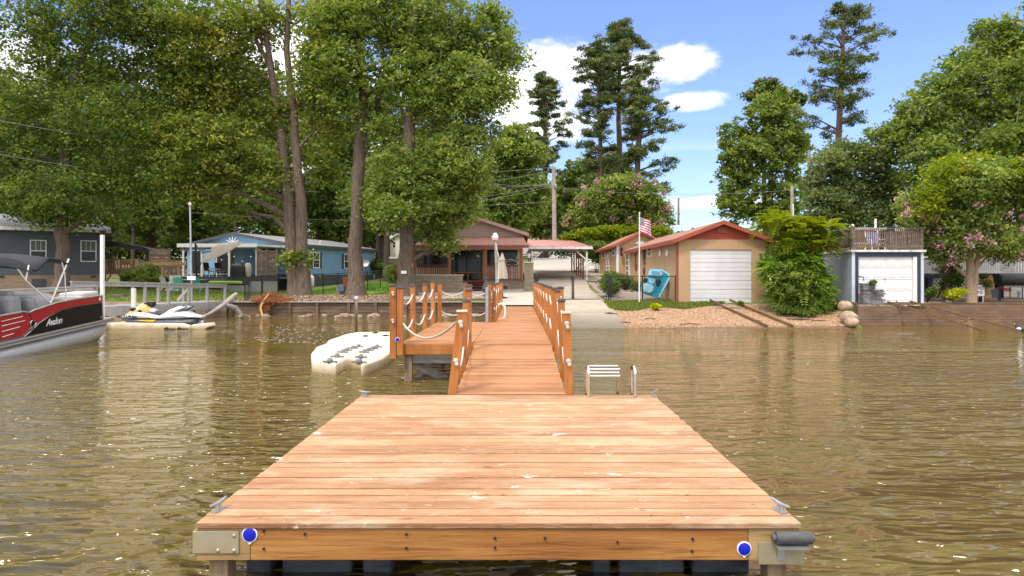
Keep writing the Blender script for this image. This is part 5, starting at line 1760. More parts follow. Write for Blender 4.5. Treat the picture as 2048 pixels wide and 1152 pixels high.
q = MB(); q.tube([B_(-.12, -.02, .04), B_(-.12, -.02, .62), B_(-.05, -.02, .73), B_(.45, -.02, .74), B_(.70, -.02, .68)], .022, 8)
q.tube([B_(.72, -.01, .69), B_(.9, -.01, .73), B_(1.9, -.01, .83), B_(2.8, -.01, .85), B_(TP, -.01, .83), B_(TP, -.01, .05)], .024, 8)
q.build('top_rail', M['alu'], pb, smooth=True)
q = MB(); q.tube([B_(.45, -.012, .06)] + [B_(t_, -.012, h_ - .006) for t_, h_ in [(.75, .19)] + mid], .010, 6); q.build('accent_trim', M['chrome'], pb, smooth=True)
for k, (h_, a, b2) in enumerate(((.58, .02, .42), (.46, .02, .50), (.32, .02, .30), (.18, .02, .20))):
    q = MB(); q.bar(B_(a, -.012, h_), B_(b2, -.012, h_ + .03), .012, .018); q.build('door_accent', M['dirty_white'], pb)
c0 = B_(.80, -.02, .37)
Rb = Matrix((bxv, dd, bz)).transposed()
q = MB()
ring = [c0 + dd * .095 * math.cos(a) + bz * .085 * math.sin(a) for a in [2 * math.pi * k / 20 for k in range(21)]]
q.tube(ring, .014, 6, cap=False); bdg = q.build('badge_ring', M['chrome'], pb, smooth=True)
q = MB(); q.poly(ring[:20], bxv * .01); q.build('badge', M['boat_black'], bdg)
MT = Matrix.Translation(B_(1.72, -.012, .30)) @ Matrix((dd, bz, bxv)).transposed().to_4x4()
text_mesh('Avalon', .28, M['dirty_white'], 'lettering', pb, MT, .006, shear=.45, spacing=.9)
MT = Matrix.Translation(B_(TP - .13, -.012, .14)) @ Matrix((dd, bz, bxv)).transposed().to_4x4()
text_mesh('LS', .055, M['dirty_white'], 'model_lettering', pb, MT, .004)
q = MB(); q.poly([B_(TP - .18, -.003, .68), B_(TP - .09, -.003, .68), B_(TP - .09, -.003, .77), B_(TP - .18, -.003, .77)], bxv * .006); q.build('registration_sticker', M['white'], pb)
panel([(TP - .02, .05), (TP, .05), (TP, .8), (TP - .02, .8)], 'front_panel', M['boat_red'], .03, 2.3)
panel([(-3.2, .05), (TP, .05), (TP, .74), (-3.2, .66)], 'far_side_panel', M['boat_black'], 2.35, .03)
# seats and covers
def cushion(t0, t1, w0, w1, h0, h1, name, m_, r=.07, lean=0.0):
    q = MB(); q.hexa([B_(t0, w0, h0), B_(t1, w0, h0), B_(t1, w1, h0), B_(t0, w1, h0), B_(t0 - lean, w0, h1), B_(t1 - lean, w0, h1), B_(t1 - lean, w1, h1), B_(t0 - lean, w1, h1)])
    return q.build(name, m_, pb, bevel=r, seg=4, smooth=True)
cushion(2.35, TP - .05, .06, .75, .45, .90, 'bow_lounge', M['seat_light'], .08)
cushion(TP - .95, TP - .05, .06, .8, .8, .98, 'bow_cushion', M['seat_light'], .07)
cushion(1.55, 2.9, .5, 1.5, .4, 1.06, 'helm_cover', M['seat_light'], .2, .2)
cushion(1.05, 1.45, .12, .85, .45, 1.06, 'captain_seat', M['seat_grey'], .12, .18)
cushion(.25, .72, .12, .95, .40, 1.18, 'seat_back', M['seat_grey'], .14, .05)
cushion(.32, .58, .25, .8, 1.14, 1.28, 'headrest', M['seat_grey'], .06)
cushion(-.55, .1, .12, .9, .4, 1.0, 'rear_seat', M['seat_grey'], .14)
cushion(-2.4, -.7, .1, .9, .3, .8, 'rear_lounge', M['seat_light'], .1)
cushion(-.4, .3, 1.2, 2.2, .4, 1.05, 'far_seat', M['seat_light'], .14)
# bimini top and its frame
q = MB(); rings = []
for (t_, hw0, hz, sag) in ((-3.0, -.05, 2.05, .12), (-1.6, -.05, 2.24, .1), (-.4, -.05, 2.26, .1), (.75, -.05, 2.10, .14), (1.05, -.03, 1.82, .1)):
    ring = []
    for k in range(13):
        w_ = -.05 + 2.5 * k / 12
        hgt = hz + .16 * math.sin(math.pi * k / 12) - (.25 if k in (0, 12) else 0) - .035 * math.sin(k * 2.1 + t_ * 3)
        ring.append(B_(t_ + .05 * math.sin(k), w_, hgt))
    rings.append(ring)
q.loft(rings, cap=False, closed=False)
bm_ = q.build('bimini_canopy', M['bimini'], pb, smooth=True)
md = bm_.modifiers.new('thick', 'SOLIDIFY'); md.thickness = .03
md = bm_.modifiers.new('sub', 'SUBSURF'); md.levels = md.render_levels = 2
for w_ in (0.0, 2.36):
    q = MB()
    q.tube([B_(1.62, w_, .84), B_(.62, w_, 1.55), B_(.3, w_, 1.9)], .024, 8)
    q.tube([B_(1.62, w_, .84), B_(2.55, w_, 2.05)], .024, 8)
    q.tube([B_(2.35, w_, .86), B_(2.32, w_, 1.65), B_(2.2, w_, 2.0)], .018, 8)
    q.tube([B_(.62, w_, 1.55), B_(.78, w_, 1.95)], .02, 8)
    q.build('bimini_frame', M['white'], pb, smooth=True)
q = MB(); rings = []
for (t_, hz) in ((1.03, 1.80), (1.6, 2.12), (2.1, 2.06), (2.5, 1.92)):
    rings.append([B_(t_, -.03 + 2.45 * k / 8, hz + .12 * math.sin(math.pi * k / 8)) for k in range(9)])
q.loft(rings, cap=False, closed=False)
o = q.build('bimini_boot', M['bimini'], pb, smooth=True)
md = o.modifiers.new('thick', 'SOLIDIFY'); md.thickness = .05

# ================================================================== drive-on float beside the platform
M['roller'] = mat('grey_roller_plastic', [(0.14, 0.14, 0.15), (0.22, 0.22, 0.23)], 12, rough=.6)
fl = thing('drive_on_float', 'wide cream plastic drive-on jet ski float with grey rollers beside the wooden platform', 'float', (-5.0, 18.5, 0))
def WP(px, py, z=0.0):
    Y = (CZ - z) * F / (py - HY)
    return Vector((X(px, Y), Y, z))
zt_ = .24
def slab(pts_px, z1, name, m_, z0=-.15, bev=.07, inset=.0):
    pts = [WP(px, py, z1) for px, py in pts_px]
    q = MB(); q.poly([(p.x, p.y, z0) for p in pts], (0, 0, z1 - z0)); return q.build(name, m_, fl, bevel=bev, seg=4)
slab([(622, 705), (632, 693), (668, 681), (720, 674), (790, 676), (786, 700), (768, 714), (733, 727), (722, 728), (722, 716), (705, 714), (690, 716), (672, 727), (650, 725), (624, 721)], zt_, 'near_hull', M['cream_plastic'])
slab([(650, 688), (655, 680), (690, 668), (712, 664), (790, 663), (788, 676.5), (700, 677.5), (668, 684)], zt_ + .05, 'far_hull', M['cream_plastic'])
for (px, py, w_) in ((660, 722, 1), (674, 712, 1), (685, 703, .8), (694, 699, .8), (706, 695, .8), (717, 692, .8), (718, 723, 1), (722, 713, .9), (728, 703, .8), (737, 699, .8), (746, 696, .8), (754, 692.5, .8)):
    p = WP(px, py, zt_ + .03)
    q = MB()
    q.blob(p, (.07 * w_, .085 * w_, .07 * w_), 10, 7)
    q.tube([p + Vector((-.16 * w_, .03, -.01)), p + Vector((.16 * w_, -.03, -.01))], .022, 8)
    q.build('roller', M['roller'], fl, smooth=True)
for (px, py) in ((731, 672), (751, 665.5), (771, 671)):
    p = WP(px, py, zt_ + .07); q = MB(); q.cbox(p, (.10, .06, .05)); q.cbox(p, (.22, .02, .02)); q.build('cleat', M['black'], fl)
q = MB(); q.tube([WP(713, 676, zt_ - .4), P(712, 595, WP(713, 676, zt_).y)], .052, 14)
o = q.build('steel_piling', M['galv'], None, smooth=True)
tag(o, 'tall galvanised pipe piling rising through the cream drive-on float', 'piling')

# ================================================================== centre house with porch
ch = thing('house', 'taupe gabled house with a red shingle porch roof behind the pier', 'house', (-3, 44, 1.2))
YH = 44.5
q = MB()
q.box((X(832, YH), YH, 1.4), (X(1046, YH), 56, 4.6))
q.poly([(X(832, YH), YH, 4.6), (X(1046, YH), YH, 4.6), (X(1046, YH), YH, 4.85), (X(943, YH), YH, 5.83), (X(832, YH), YH, 4.8)], (0, 11.4, 0))
q.build('wall', M['taupe'], ch)
roof_gable(ch, X(838, YH), X(1046, YH), YH + .05, 56, 4.85, 5.93, M['red_shingle'], .1, .35, fascia=mat('pinkish_fascia', [(0.52, 0.36, 0.29)], 4, rough=.6))
# porch roof
YF = 41.4
xl, xr = X(812, YF), X(1056, YF)
q = MB()
q.hexa([(xl, YF, Z(493, YF)), (xr, YF, Z(493, YF)), (X(1046, YH), YH, Z(474, YH) - .1), (X(825, YH), YH, Z(474, YH) - .1),
        (xl, YF, Z(490, YF)), (xr, YF, Z(490, YF)), (X(1046, YH), YH, Z(473.5, YH)), (X(825, YH), YH, Z(473.5, YH))])
q.build('porch_roof', M['red_shingle'], ch)
q = MB(); q.box((xl - .05, YF - .06, Z(495.5, YF)), (xr + .05, YF - .003, Z(490.5, YF))); q.build('gutter', mat('dark_red_gutter', [(0.25, 0.07, 0.05)], 4, rough=.5), ch)
q = MB(); q.box((X(824, 42), 41.9, Z(499, 42)), (X(1044, 42), 42.06, Z(494.5, 42)))
q.build('porch_beam', M['taupe'], ch)
q = MB(); q.box((xl + .3, YF + .15, Z(494, 42)), (xr - .3, YH - .01, Z(493, 42))); q.build('porch_ceiling', M['taupe'], ch)
zf = 1.78
q = MB(); q.box((X(824, 42), 41.95, zf - .1), (X(1046, 42), YH - .01, zf)); q.build('porch_floor', M['red_wood'], ch)
q = MB(); q.box((X(970, 42), 41.88, .9), (X(1048, 42), 41.97, zf - .04)); q.box((X(969, 42), 41.85, zf - .10), (X(1049, 42), 41.99, zf - .035)); q.build('stone_foundation', M['stone'], ch)
for px in (829, 899, 971, 1042):
    q = MB(); xx = X(px, 42); q.box((xx - .09, 41.92, zf - .3), (xx + .09, 42.1, Z(499, 42))); q.build('porch_post', M['porch_post'], ch, bevel=.01)
baluster_rail(ch, (X(832, 42), 42, zf), (X(897, 42), 42, zf), .95, M['red_wood'], .13, .045)
baluster_rail(ch, (X(974, 42), 42, zf), (X(1039, 42), 42, zf), .95, M['red_wood'], .13, .045)
window(ch, X(973, YH), X(1033, YH), Z(531, YH), Z(502, YH), YH, (3, 1), fr=M['black'])
window(ch, X(835, YH), X(893, YH), Z(533, YH), Z(504, YH), YH, (2, 1), fr=M['black'])
q = MB(); q.box((X(903, YH), YH - .06, zf), (X(964, YH), YH - .003, Z(502, YH))); d_ = q.build('sliding_door', M['black'], ch)
for (a, b2) in ((905.5, 932), (934.5, 961.5)):
    q = MB(); q.box((X(a, YH), YH - .07, zf + .08), (X(b2, YH), YH - .061, Z(504, YH))); q.build('pane', M['glass'], d_)
q = MB()
for k in range(4): q.box((X(925, 42), 41.85 - .3 * (k + 1), zf - .17 * (k + 1) - .04), (X(969, 42), 41.85 - .3 * k, zf - .17 * (k + 1)))
for k in range(4): q.box((X(925, 42), 41.83 - .3 * k, zf - .17 * (k + 2)), (X(969, 42), 41.85 - .3 * k, zf - .17 * (k + 1) - .045))
q.build('steps', M['red_wood'], ch)
q = MB(); q.box((X(905, 43), 43.0, Z(546, 43)), (X(962, 43), 43.35, Z(543.6, 43)))
for a in (908, 935, 959): q.box((X(a, 43), 43.05, zf), (X(a, 43) + .06, 43.3, Z(546, 43)))
o = q.build('table', M['porch_post'], None); tag(o, 'long narrow wooden table on the porch in front of the sliding door', 'table')

q = MB(); q.box((X(820, 40), 40, .8), (X(925, 40), 40.3, Z(551, 40)))
sw = thing('stone_wall', 'low stacked stone wall in front of the porch behind the left posts', 'wall', (X(870, 40), 40.1, .9))
q.build('wall', M['stone'], sw)
q = MB(); q.box((X(818, 40), 39.95, Z(551, 40) + .002), (X(927, 40), 40.35, Z(549, 40))); q.build('cap', M['cap_stone'], sw)

plr = thing('stone_pillar', 'square stone pillar with a black lantern at the right corner of the porch', 'pillar', (X(1057, 40.5), 40.5, 1.1))
Yq = 40.3
q = MB(); q.box((X(1048.5, Yq), Yq, .95), (X(1067, Yq), Yq + .52, Z(526, Yq))); q.build('pillar', M['stone'], plr)
q = MB(); q.box((X(1047.5, Yq), Yq - .04, Z(526, Yq)), (X(1068, Yq), Yq + .56, Z(523.5, Yq))); q.build('cap', M['cap_stone'], plr)
c0 = Vector((X(1058, Yq), Yq + .25, Z(523.5, Yq)))
q = MB(); q.lathe([(.10, 0), (.04, .04), (.035, .16), (.09, .2), (.03, .22)], c0, 10); q.build('lantern_base', M['black'], plr)
q = MB(); q.lathe([(.08, .22), (.13, .48), (.12, .50)], c0, 8); q.build('lantern_glass', M['dirty_white'], plr)
q = MB(); q.lathe([(.15, .50), (.16, .52), (.07, .64), (.03, .74), (.01, .8)], c0, 8)
for k in range(8):
    a = 2 * math.pi * k / 8; q.bar(c0 + Vector((.085 * math.cos(a), .085 * math.sin(a), .22)), c0 + Vector((.135 * math.cos(a), .135 * math.sin(a), .5)), .012, .012)
q.build('lantern_cage', M['black'], plr)

# lamp pole, closed parasol, chiminea
la = thing('lamp_pole', 'wooden pole with a round silver capped lamp in front of the porch', 'lamp', (X(993, 32.5), 32.5, .8))
q = MB(); q.tube([P(994.5, 604, 32.5), P(994, 540, 32.5), P(991, 480, 32.5)], [.09, .085, .07], 12); q.build('pole', M['grey_wood'], la, smooth=True)
c0 = P(990, 481, 32.4)
q = MB(); q.lathe([(.07, 0), (.13, .03), (.16, .12), (.165, .2), (.15, .23)], c0, 16); q.build('lamp_bowl', M['dirty_white'], la, smooth=True)
q = MB(); q.lathe([(.15, .23), (.13, .3), (.10, .34), (.08, .36), (.02, .38)], c0, 16); q.build('lamp_cap', M['chrome'], la, smooth=True)
q = MB(); q.tube([P(991, 484, 32.35), P(994, 500, 32.35), P(998, 515, 32.35), P(997, 545, 32.35), P(996, 565, 32.35)], .02, 6); q.build('cable', M['dirty_white'], la, smooth=True)

pu = thing('parasol', 'closed cream patio parasol on a dark pole in front of the porch window', 'umbrella', (X(1005, 35), 35, .85))
c0 = Vector((X(1004.5, 35), 35, 0))
q = MB(); q.tube([c0 + Vector((0, 0, .85)), c0 + Vector((0, 0, Z(504, 35)))], .022, 8); q.build('pole', M['porch_post'], pu, smooth=True)
q = MB(); rings = []
for (py, r_) in ((505, .01), (510, .055), (520, .13), (521, .10), (535, .17), (550, .22), (557, .235)):
    rings.append([c0 + Vector((math.cos(a) * r_ * (1 + .22 * math.cos(6 * a)), math.sin(a) * r_ * (1 + .22 * math.cos(6 * a)), Z(py + (1.2 * math.cos(6 * a) if py > 550 else 0), 35))) for a in [2 * math.pi * k / 36 for k in range(36)]])
q.loft(rings); q.build('folded_canopy', M['canvas'], pu, smooth=True)
q = MB(); q.lathe([(.28, 0), (.27, .06), (.06, .1), (.05, .3)], (c0.x, 35, H(c0.x, 35) + .06), 16); q.build('base', M['black'], pu, smooth=True)

cm = thing('chiminea', 'dark grey chiminea with a flat cap standing on the patio left of the lamp pole', 'chiminea', P(973, 593, 36))
c0 = P(973, 596, 36)
q = MB(); q.lathe([(.05, .22), (.16, .26), (.24, .42), (.22, .62), (.13, .78), (.09, .95), (.09, 1.02)], c0, 18); q.build('body', M['skirt'], cm, smooth=True)
q = MB(); q.lathe([(.15, 1.05), (.16, 1.07), (.05, 1.1)], c0, 14); q.build('cap', M['skirt'], cm)
for k in range(3):
    a = 2 * math.pi * k / 3 + .4; q = MB(); q.bar(c0 + Vector((.2 * math.cos(a), .2 * math.sin(a), 0)), c0 + Vector((.12 * math.cos(a), .12 * math.sin(a), .3)), .05, .05, up=(0, 1, 0)); q.build('leg', M['black'], cm)
q = MB(); q.cbox(P(1011, 575, 40.8), (.24, .2, .18)); o = q.build('speaker_box', M['black'], None, bevel=.02); tag(o, 'small black box on the patio against the stone foundation', 'box')
q = MB(); c0 = P(1073, 567, 39)
q.tube([P(1070, 583, 39), P(1070, 548, 39)], .03, 8); q.blob(P(1072.5, 556, 39), (.1, .12, .28), 10, 7, .1); q.blob(P(1072, 549, 39), (.07, .09, .08), 8, 6)
o = q.build('golf_bag', M['black'], None, smooth=True); tag(o, 'slim black bag hanging on a post right of the stone pillar', 'bag')

# ================================================================== carport
cp = thing('carport', 'open carport with a red metal roof and slim brown posts over the driveway', 'carport', (3, 52, 1.8))
Yc0, Yc1 = 46.0, 64.0
xl, xr = X(1056, Yc0), X(1184, Yc0)
zf0 = Z(493.5, Yc0); zf1 = Z(480, Yc1)
zf1 = CZ + (HY - 480) * Yc1 / F
q = MB(); nrib = 26
q.hexa([(xl, Yc0, zf0 - .05), (xr, Yc0, zf0 - .05), (xr, Yc1, zf1 - .05), (xl, Yc1, zf1 - .05), (xl, Yc0, zf0), (xr, Yc0, zf0), (xr, Yc1, zf1), (xl, Yc1, zf1)])
for k in range(nrib):
    x = xl + (xr - xl) * (k + .5) / nrib
    q.bar((x, Yc0 - .02, zf0 + .015), (x, Yc1, zf1 + .015), .04, .03)
M['red_metal'] = mat('faded_red_metal', [(0.42, 0.17, 0.13), (0.50, 0.25, 0.20), (0.56, 0.34, 0.29)], 1.2, (1, .4, 1), rough=0.5, metal=.0)
q.build('roof', M['red_metal'], cp)
q = MB(); q.box((xl - .02, Yc0 - .06, zf0 - .16), (xr + .05, Yc0 - .022, zf0 + .0)); q.build('fascia', M['dirty_white'], cp)
q = MB(); q.box((xl + .3, Yc0 + .1, zf0 - .32), (xr - .3, Yc0 + .22, zf0 - .07)); q.bar((4.72, Yc0 + .2, zf0 - .2), (4.72, 59, zf0 + (zf1 - zf0) * 13 / 18 - .2), .08, .16); q.bar((1.04, Yc0 + .2, zf0 - .2), (1.04, 59, zf0 + (zf1 - zf0) * 13 / 18 - .2), .08, .16)
q.build('beam', M['aged_board'], cp)
for i, (x, y) in enumerate([(1.04, Yc0), (4.72, Yc0)]):
    q = MB(); q.box((x - .05, y + .1, H(x, y) - .1), (x + .05, y + .2, zf0 - .3)); q.build('post', M['dirty_white'], cp)
for y in (48.7, 50.4, 52.2, 54.2, 56.4, 58.8):
    q = MB(); q.box((4.67, y, H(4.7, y) - .1), (4.77, y + .1, zf0 + (zf1 - zf0) * (y - Yc0) / 18 - .25)); q.build('post', M['red_wood'], cp)
for y in (52.2, 58.8):
    q = MB(); q.box((.99, y, H(1, y) - .1), (1.09, y + .1, zf0 + (zf1 - zf0) * (y - Yc0) / 18 - .25)); q.build('post', M['red_wood'], cp)
q = MB(); q.bar((4.72, Yc0 + .15, zf0 - .9), (4.05, Yc0 + .15, zf0 - .32), .08, .08); q.build('brace', M['dirty_white'], cp)
q = MB(); q.bar((1.04, Yc0 + .15, zf0 - .9), (1.7, Yc0 + .15, zf0 - .32), .08, .08); q.build('brace', M['dirty_white'], cp)

# roadside rail far behind and far houses
t = thing('guard_rail', 'low dark rail fence crossing behind the driveway beyond the carport', 'fence', (3.5, 95, 4.5))
q = MB(); q.bar((0.4, 95.5, Z(511, 95.5) + .1), (13, 95.5, Z(511, 95.5) + .1), .06, .10); q.bar((0.4, 95.5, Z(514, 95.5)), (13, 95.5, Z(514, 95.5)), .06, .05); q.build('rail', M['skirt'], t)
for x in (.6, 3.4, 6.2, 6.9, 9.6, 12.8):
    q = MB(); q.box((x - .05, 95.5, H(x, 95.5) - .2), (x + .05, 95.6, Z(509, 95.5))); q.build('post', M['skirt'], t)


def far_house(px0, px1, pyb, pye, pyr, Y, wall_m, roof_m, label, wins, depth=8):
    t_ = thing('house', label, 'house', (X((px0 + px1) / 2, Y), Y, Z(pyb, Y)))
    q = MB(); x0_, x1_ = X(px0, Y), X(px1, Y); zb0, ze0, zr0 = Z(pyb, Y) - 1, Z(pye, Y), Z(pyr, Y)
    q.box((x0_, Y, zb0), (x1_, Y + depth, ze0))
    q.poly([(x0_, Y, ze0), (x1_, Y, ze0), ((x0_ + x1_) / 2, Y, zr0 - .1)], (0, depth, 0))
    q.build('wall', wall_m, t_)
    roof_gable(t_, x0_, x1_, Y, Y + depth, ze0, zr0, roof_m, .15, .4, fascia=M['dirty_white'])
    for (a, b2, c, d) in wins: window(t_, X(a, Y), X(b2, Y), Z(d, Y), Z(c, Y), Y, (1, 1), fw=.12)
    return t_


M['peach'] = mat('pale_peach_siding', [(0.62, 0.46, 0.32), (0.68, 0.52, 0.37)], 1, rough=.8, extra=siding_extra(.2))
far_house(727, 768, 508, 474, 462, 112, M['peach'], M['shingle_grey'], 'peach house across the road seen right of the blue house',
          ((743, 752, 480, 498), (760, 765, 480, 492)))
far_house(780, 812, 503, 478, 468, 116, M['dirty_white'], M['shingle_grey'], 'small white house across the road seen beside the thick tree trunk', ((786, 791, 484, 495),))
far_house(1045, 1100, 500, 470, 452, 112, M['dirty_white'], M['shingle_grey'], 'pale house with a grey roof far behind the carport', ((1070, 1076, 478, 490),))

# ================================================================== chain gate and fence in front of the garage
def gate_panel(pa, pb_, label):
    t_ = thing('chain_gate', label, 'gate', pa)
    pa = Vector(pa); pb_ = Vector(pb_); up = Vector((0, 0, 1))
    q = MB(); chain_panel(q, pa, pb_, 1.16, .10); q.build('chain_link_mesh', M['black'], t_)
    q = MB(); q.tube([pa + up * .04, pa + up * 1.2, pb_ + up * 1.2, pb_ + up * .04, pa + up * .04], .03, 8); q.build('gate_frame', M['black'], t_, smooth=True)
    return t_


YG = 33.9
zg0 = .86
gate_panel((X(1076, YG), YG, zg0), (X(1142.5, YG), YG, zg0), 'left leaf of the black chain link gate across the driveway')
gate_panel((X(1147.5, YG), YG, zg0), (X(1213, YG), YG, zg0), 'right leaf of the black chain link gate across the driveway')
for px, nm in ((1145, 'black gate drop post where the two gate leaves meet'),):
    q = MB(); q.tube([(X(px, YG), YG - .02, zg0 - .05), (X(px, YG), YG - .02, zg0 + 1.26)], .03, 10)
    o = q.build('gate_post', M['black'], None, smooth=True); tag(o, nm, 'gate post')
gpts = [(X(1217, YG), YG, zg0), (X(1285, 33.4), 33.4, .85), (X(1351, 32.2), 32.2, .84)]
chain_fence('fence', 'black chain link fence between the driveway gate and the tan garage corner', gpts, 1.2,
            posts=[gpts[0], (X(1221.5, YG), YG, zg0), gpts[1], gpts[2]])

# ================================================================== tan garage
ga = thing('garage', 'tan garage with a white roll-up door and a red gable by the gravel beach', 'garage', (9.6, 36, .84))
YA, YB_ = 32.0, 47.0
gx0, gx1 = X(1357, YA), X(1531, YA)
ze2, zr2 = Z(479, YA), Z(446, YA)
q = MB()
dx0, dx1, dz1 = X(1380, YA), X(1503.5, YA), Z(499, YA)
q.box((gx0, YA, .5), (dx0, YA + .2, ze2)); q.box((dx1, YA, .5), (gx1, YA + .2, ze2)); q.box((dx0, YA, dz1), (dx1, YA + .2, ze2))
q.box((gx0, YA + .2, .5), (gx0 + .2, YB_, ze2)); q.box((gx1 - .2, YA + .2, .5), (gx1, YB_, ze2)); q.box((gx0 + .2, YB_ - .2, .5), (gx1 - .2, YB_, ze2))
q.build('wall', M['tan_stucco'], ga)
xm = (gx0 + gx1) / 2
q = MB(); q.poly([(gx0, YA - .003, ze2 + .0), (gx1, YA - .003, ze2), (xm, YA - .003, zr2)], (0, .15, 0)); gb = q.build('gable', M['red_gable'], ga)
q = MB(); q.box((xm - .26, YA - .05, ze2 + .30), (xm + .26, YA - .004, ze2 + .62))
for k in range(4): q.box((xm - .22, YA - .062, ze2 + .33 + .07 * k), (xm + .22, YA - .051, ze2 + .37 + .07 * k))
q.build('gable_vent', M['red_trim'], gb)
roof_gable(ga, gx0, gx1, YA, YB_, ze2 + .02, zr2 + .02, M['red_shingle'], .08, .28, fascia=M['red_trim'])
q = MB(); q.box((dx0, YA + .08, .78), (dx1, YA + .12, dz1)); n_ = 12
for k in range(n_):
    z0_ = .80 + (dz1 - .80) * k / n_; z1_ = .80 + (dz1 - .80) * (k + 1) / n_
    if k % 2: q.box((dx0 + .01, YA + .06, z0_ + .02), (dx1 - .01, YA + .079, z1_ - .02))
    else: q.box((dx0 + .01, YA + .068, z0_ + .01), (dx1 - .01, YA + .079, z1_ - .01))
M['door_white'] = mat('white_door_panels', [(0.62, 0.62, 0.61), (0.70, 0.70, 0.70), (0.74, 0.74, 0.74)], 1.1, (1, 1, .4), rough=.5, detail=8)
q.build('roll_up_door', M['door_white'], ga)
q = MB(); q.tube([(gx0 - .06, YA + .06, ze2 - .1), (gx0 - .06, YA + .06, .85)], .055, 8); q.build('downspout', mat('dull_red_downspout', [(0.26, 0.08, 0.06)], 4, rough=.5), ga, smooth=True)
# side wall fittings: x = gx0 plane, facing left
def sidepos(px): return gx0 * F / (px - CX)       # depth at which the wall plane crosses a picture column
ya, yb = sidepos(1303), sidepos(1297)
window(ga, min(ya, yb), max(ya, yb) , Z(511, ya), Z(492, ya), gx0, (1, 1), face='x', out=-1, fw=.05)
ya, yb = sidepos(1260), sidepos(1252.5)
q = MB(); q.box((gx0 - .06, ya, 1.25), (gx0 - .003, yb, Z(506, ya))); d_ = q.build('door', M['white'], ga)
q = MB()
for k in range(4): q.box((gx0 - .07, ya + .35, 2.1 + .36 * k), (gx0 - .061, yb - .35, 2.38 + .36 * k))
q.build('pane', M['glass'], d_)
M['rust'] = mat('rusty_bronze', [(0.10, 0.055, 0.025), (0.22, 0.13, 0.06)], 9, rough=.7)
# anchor, fish ornaments, white bird boxes on the wall
Ya = sidepos(1273)
q = MB(); c0 = Vector((gx0 - .05, Ya, Z(540, Ya)))
q.tube([c0, c0 + Vector((0, .1, 1.1))], .035, 8); q.tube([c0 + Vector((0, -.35, .35)), c0 + Vector((0, -.25, .08)), c0, c0 + Vector((0, .25, .08)), c0 + Vector((0, .4, .38))], [.02, .035, .05, .035, .02], 8)
q.tube([c0 + Vector((0, -.15, .95)), c0 + Vector((0, .35, 1.0))], .02, 6)
o = q.build('wall_anchor', M['rust'], None, smooth=True); tag(o, 'rusty anchor hung on the garage side wall left of the flagpole', 'anchor')
Ya = sidepos(1290)
for (py, sc__, lb) in ((509, 1.0, 'large dark metal fish ornament high on the garage side wall'), (541, .6, 'smaller dark metal ornament below the fish on the garage side wall')):
    q = MB(); c0 = Vector((gx0 - .08, Ya, Z(py, Ya)))
    q.blob(c0, (.06, .22 * sc__, .38 * sc__), 12, 8, .12); q.poly([c0 + Vector((0, -.2 * sc__, -.6 * sc__)), c0 + Vector((0, .2 * sc__, -.62 * sc__)), c0 + Vector((0, 0, -.28 * sc__))], (.03, 0, 0))
    q.poly([c0 + Vector((0, .15 * sc__, .1)), c0 + Vector((0, .42 * sc__, .3 * sc__)), c0 + Vector((0, .25 * sc__, -.1))], (.03, 0, 0))
    o = q.build('wall_ornament', M['skirt'], None, smooth=False); tag(o, lb, 'ornament')
for px, lb in ((1322, 'white flat bird shaped plaque on the garage wall, farther from the corner'), (1336, 'white flat bird shaped plaque on the garage wall, nearer the corner')):
    Ya = sidepos(px); q = MB(); z0_ = Z(512, Ya)
    q.poly([(gx0 - .02, Ya - .16, z0_), (gx0 - .02, Ya + .22, z0_), (gx0 - .02, Ya + .3, z0_ + .12), (gx0 - .02, Ya - .02, z0_ + .38), (gx0 - .02, Ya - .2, z0_ + .22)], (-.05, 0, 0))
    o = q.build('wall_plaque', M['white'], None); tag(o, lb, 'plaque')
q = MB(); p = P(1243, 505, 47.6)
q.cbox(p, (.16, .1, .5)); q.lathe([(.13, 0), (.02, .16)], p + Vector((0, -.02, .25)), 4)
o = q.build('wall_lantern', M['black'], None); tag(o, 'black lantern on the shed wall left of the white garage door at the side', 'lantern')

# pale wire sculpture in front of the porch window
q = MB(); c0 = P(1024, 522, 43.4)
q.tube([c0 + Vector((-.5, 0, -.14)), c0 + Vector((-.35, 0, .1)), c0 + Vector((0, 0, .12)), c0 + Vector((.2, 0, .0)), c0 + Vector((.35, 0, .32)), c0 + Vector((.48, 0, .38))], .02, 6)
q.tube([c0 + Vector((.38 * math.cos(a), 0, .14 * math.sin(a) - .12)) for a in [2 * math.pi * k / 16 for k in range(17)]], .016, 6, cap=False)
q.tube([c0 + Vector((0, 0, -.26)), (c0.x, c0.y, 1.78)], .02, 6)
o = q.build('wire_sculpture', M['dirty_white'], None, smooth=True); tag(o, 'pale looping wire sculpture in the right porch window bay', 'sculpture')

# small shed behind the garage
sh = thing('shed', 'tan shed with white edged windows and a crossed barn door behind the garage', 'shed', (8.3, 52, 1.8))
YS = 47.9
sx0, sx1 = X(1234, YS), 10.4
szE, szR = Z(488, YS), Z(464, YS)
q = MB(); q.box((sx0, YS, 1.2), (sx1, 58, szE)); q.poly([(sx0, YS, szE), (sx1, YS, szE), ((sx0 + sx1) / 2, YS, szR)], (0, 10.1, 0)); q.build('wall', M['tan_board'], sh)
roof_gable(sh, sx0, sx1, YS, 58, szE, szR, M['red_shingle'], .08, .3, fascia=M['red_trim'])
q = MB(); q.box((sx0 - .02, YS - .03, 1.3), (sx0 + .12, YS + .1, szE)); q.box((sx0 - .03, YS + .1, 1.3), (sx0 - .002, YS + .25, szE)); q.box((sx0 - .02, 57.8, 1.3), (sx0 + .1, 58.02, szE)); q.build('corner_trim', M['white'], sh)
def sp(px): return sx0 * F / (px - CX)
for (a, b2) in ((1230, 1225.5), (1209, 1205)):
    window(sh, sp(a), sp(b2), Z(511, 50), Z(491, 50), sx0, (1, 1), face='x', out=-1, fw=.08)
ya, yb = sp(1222), sp(1212)
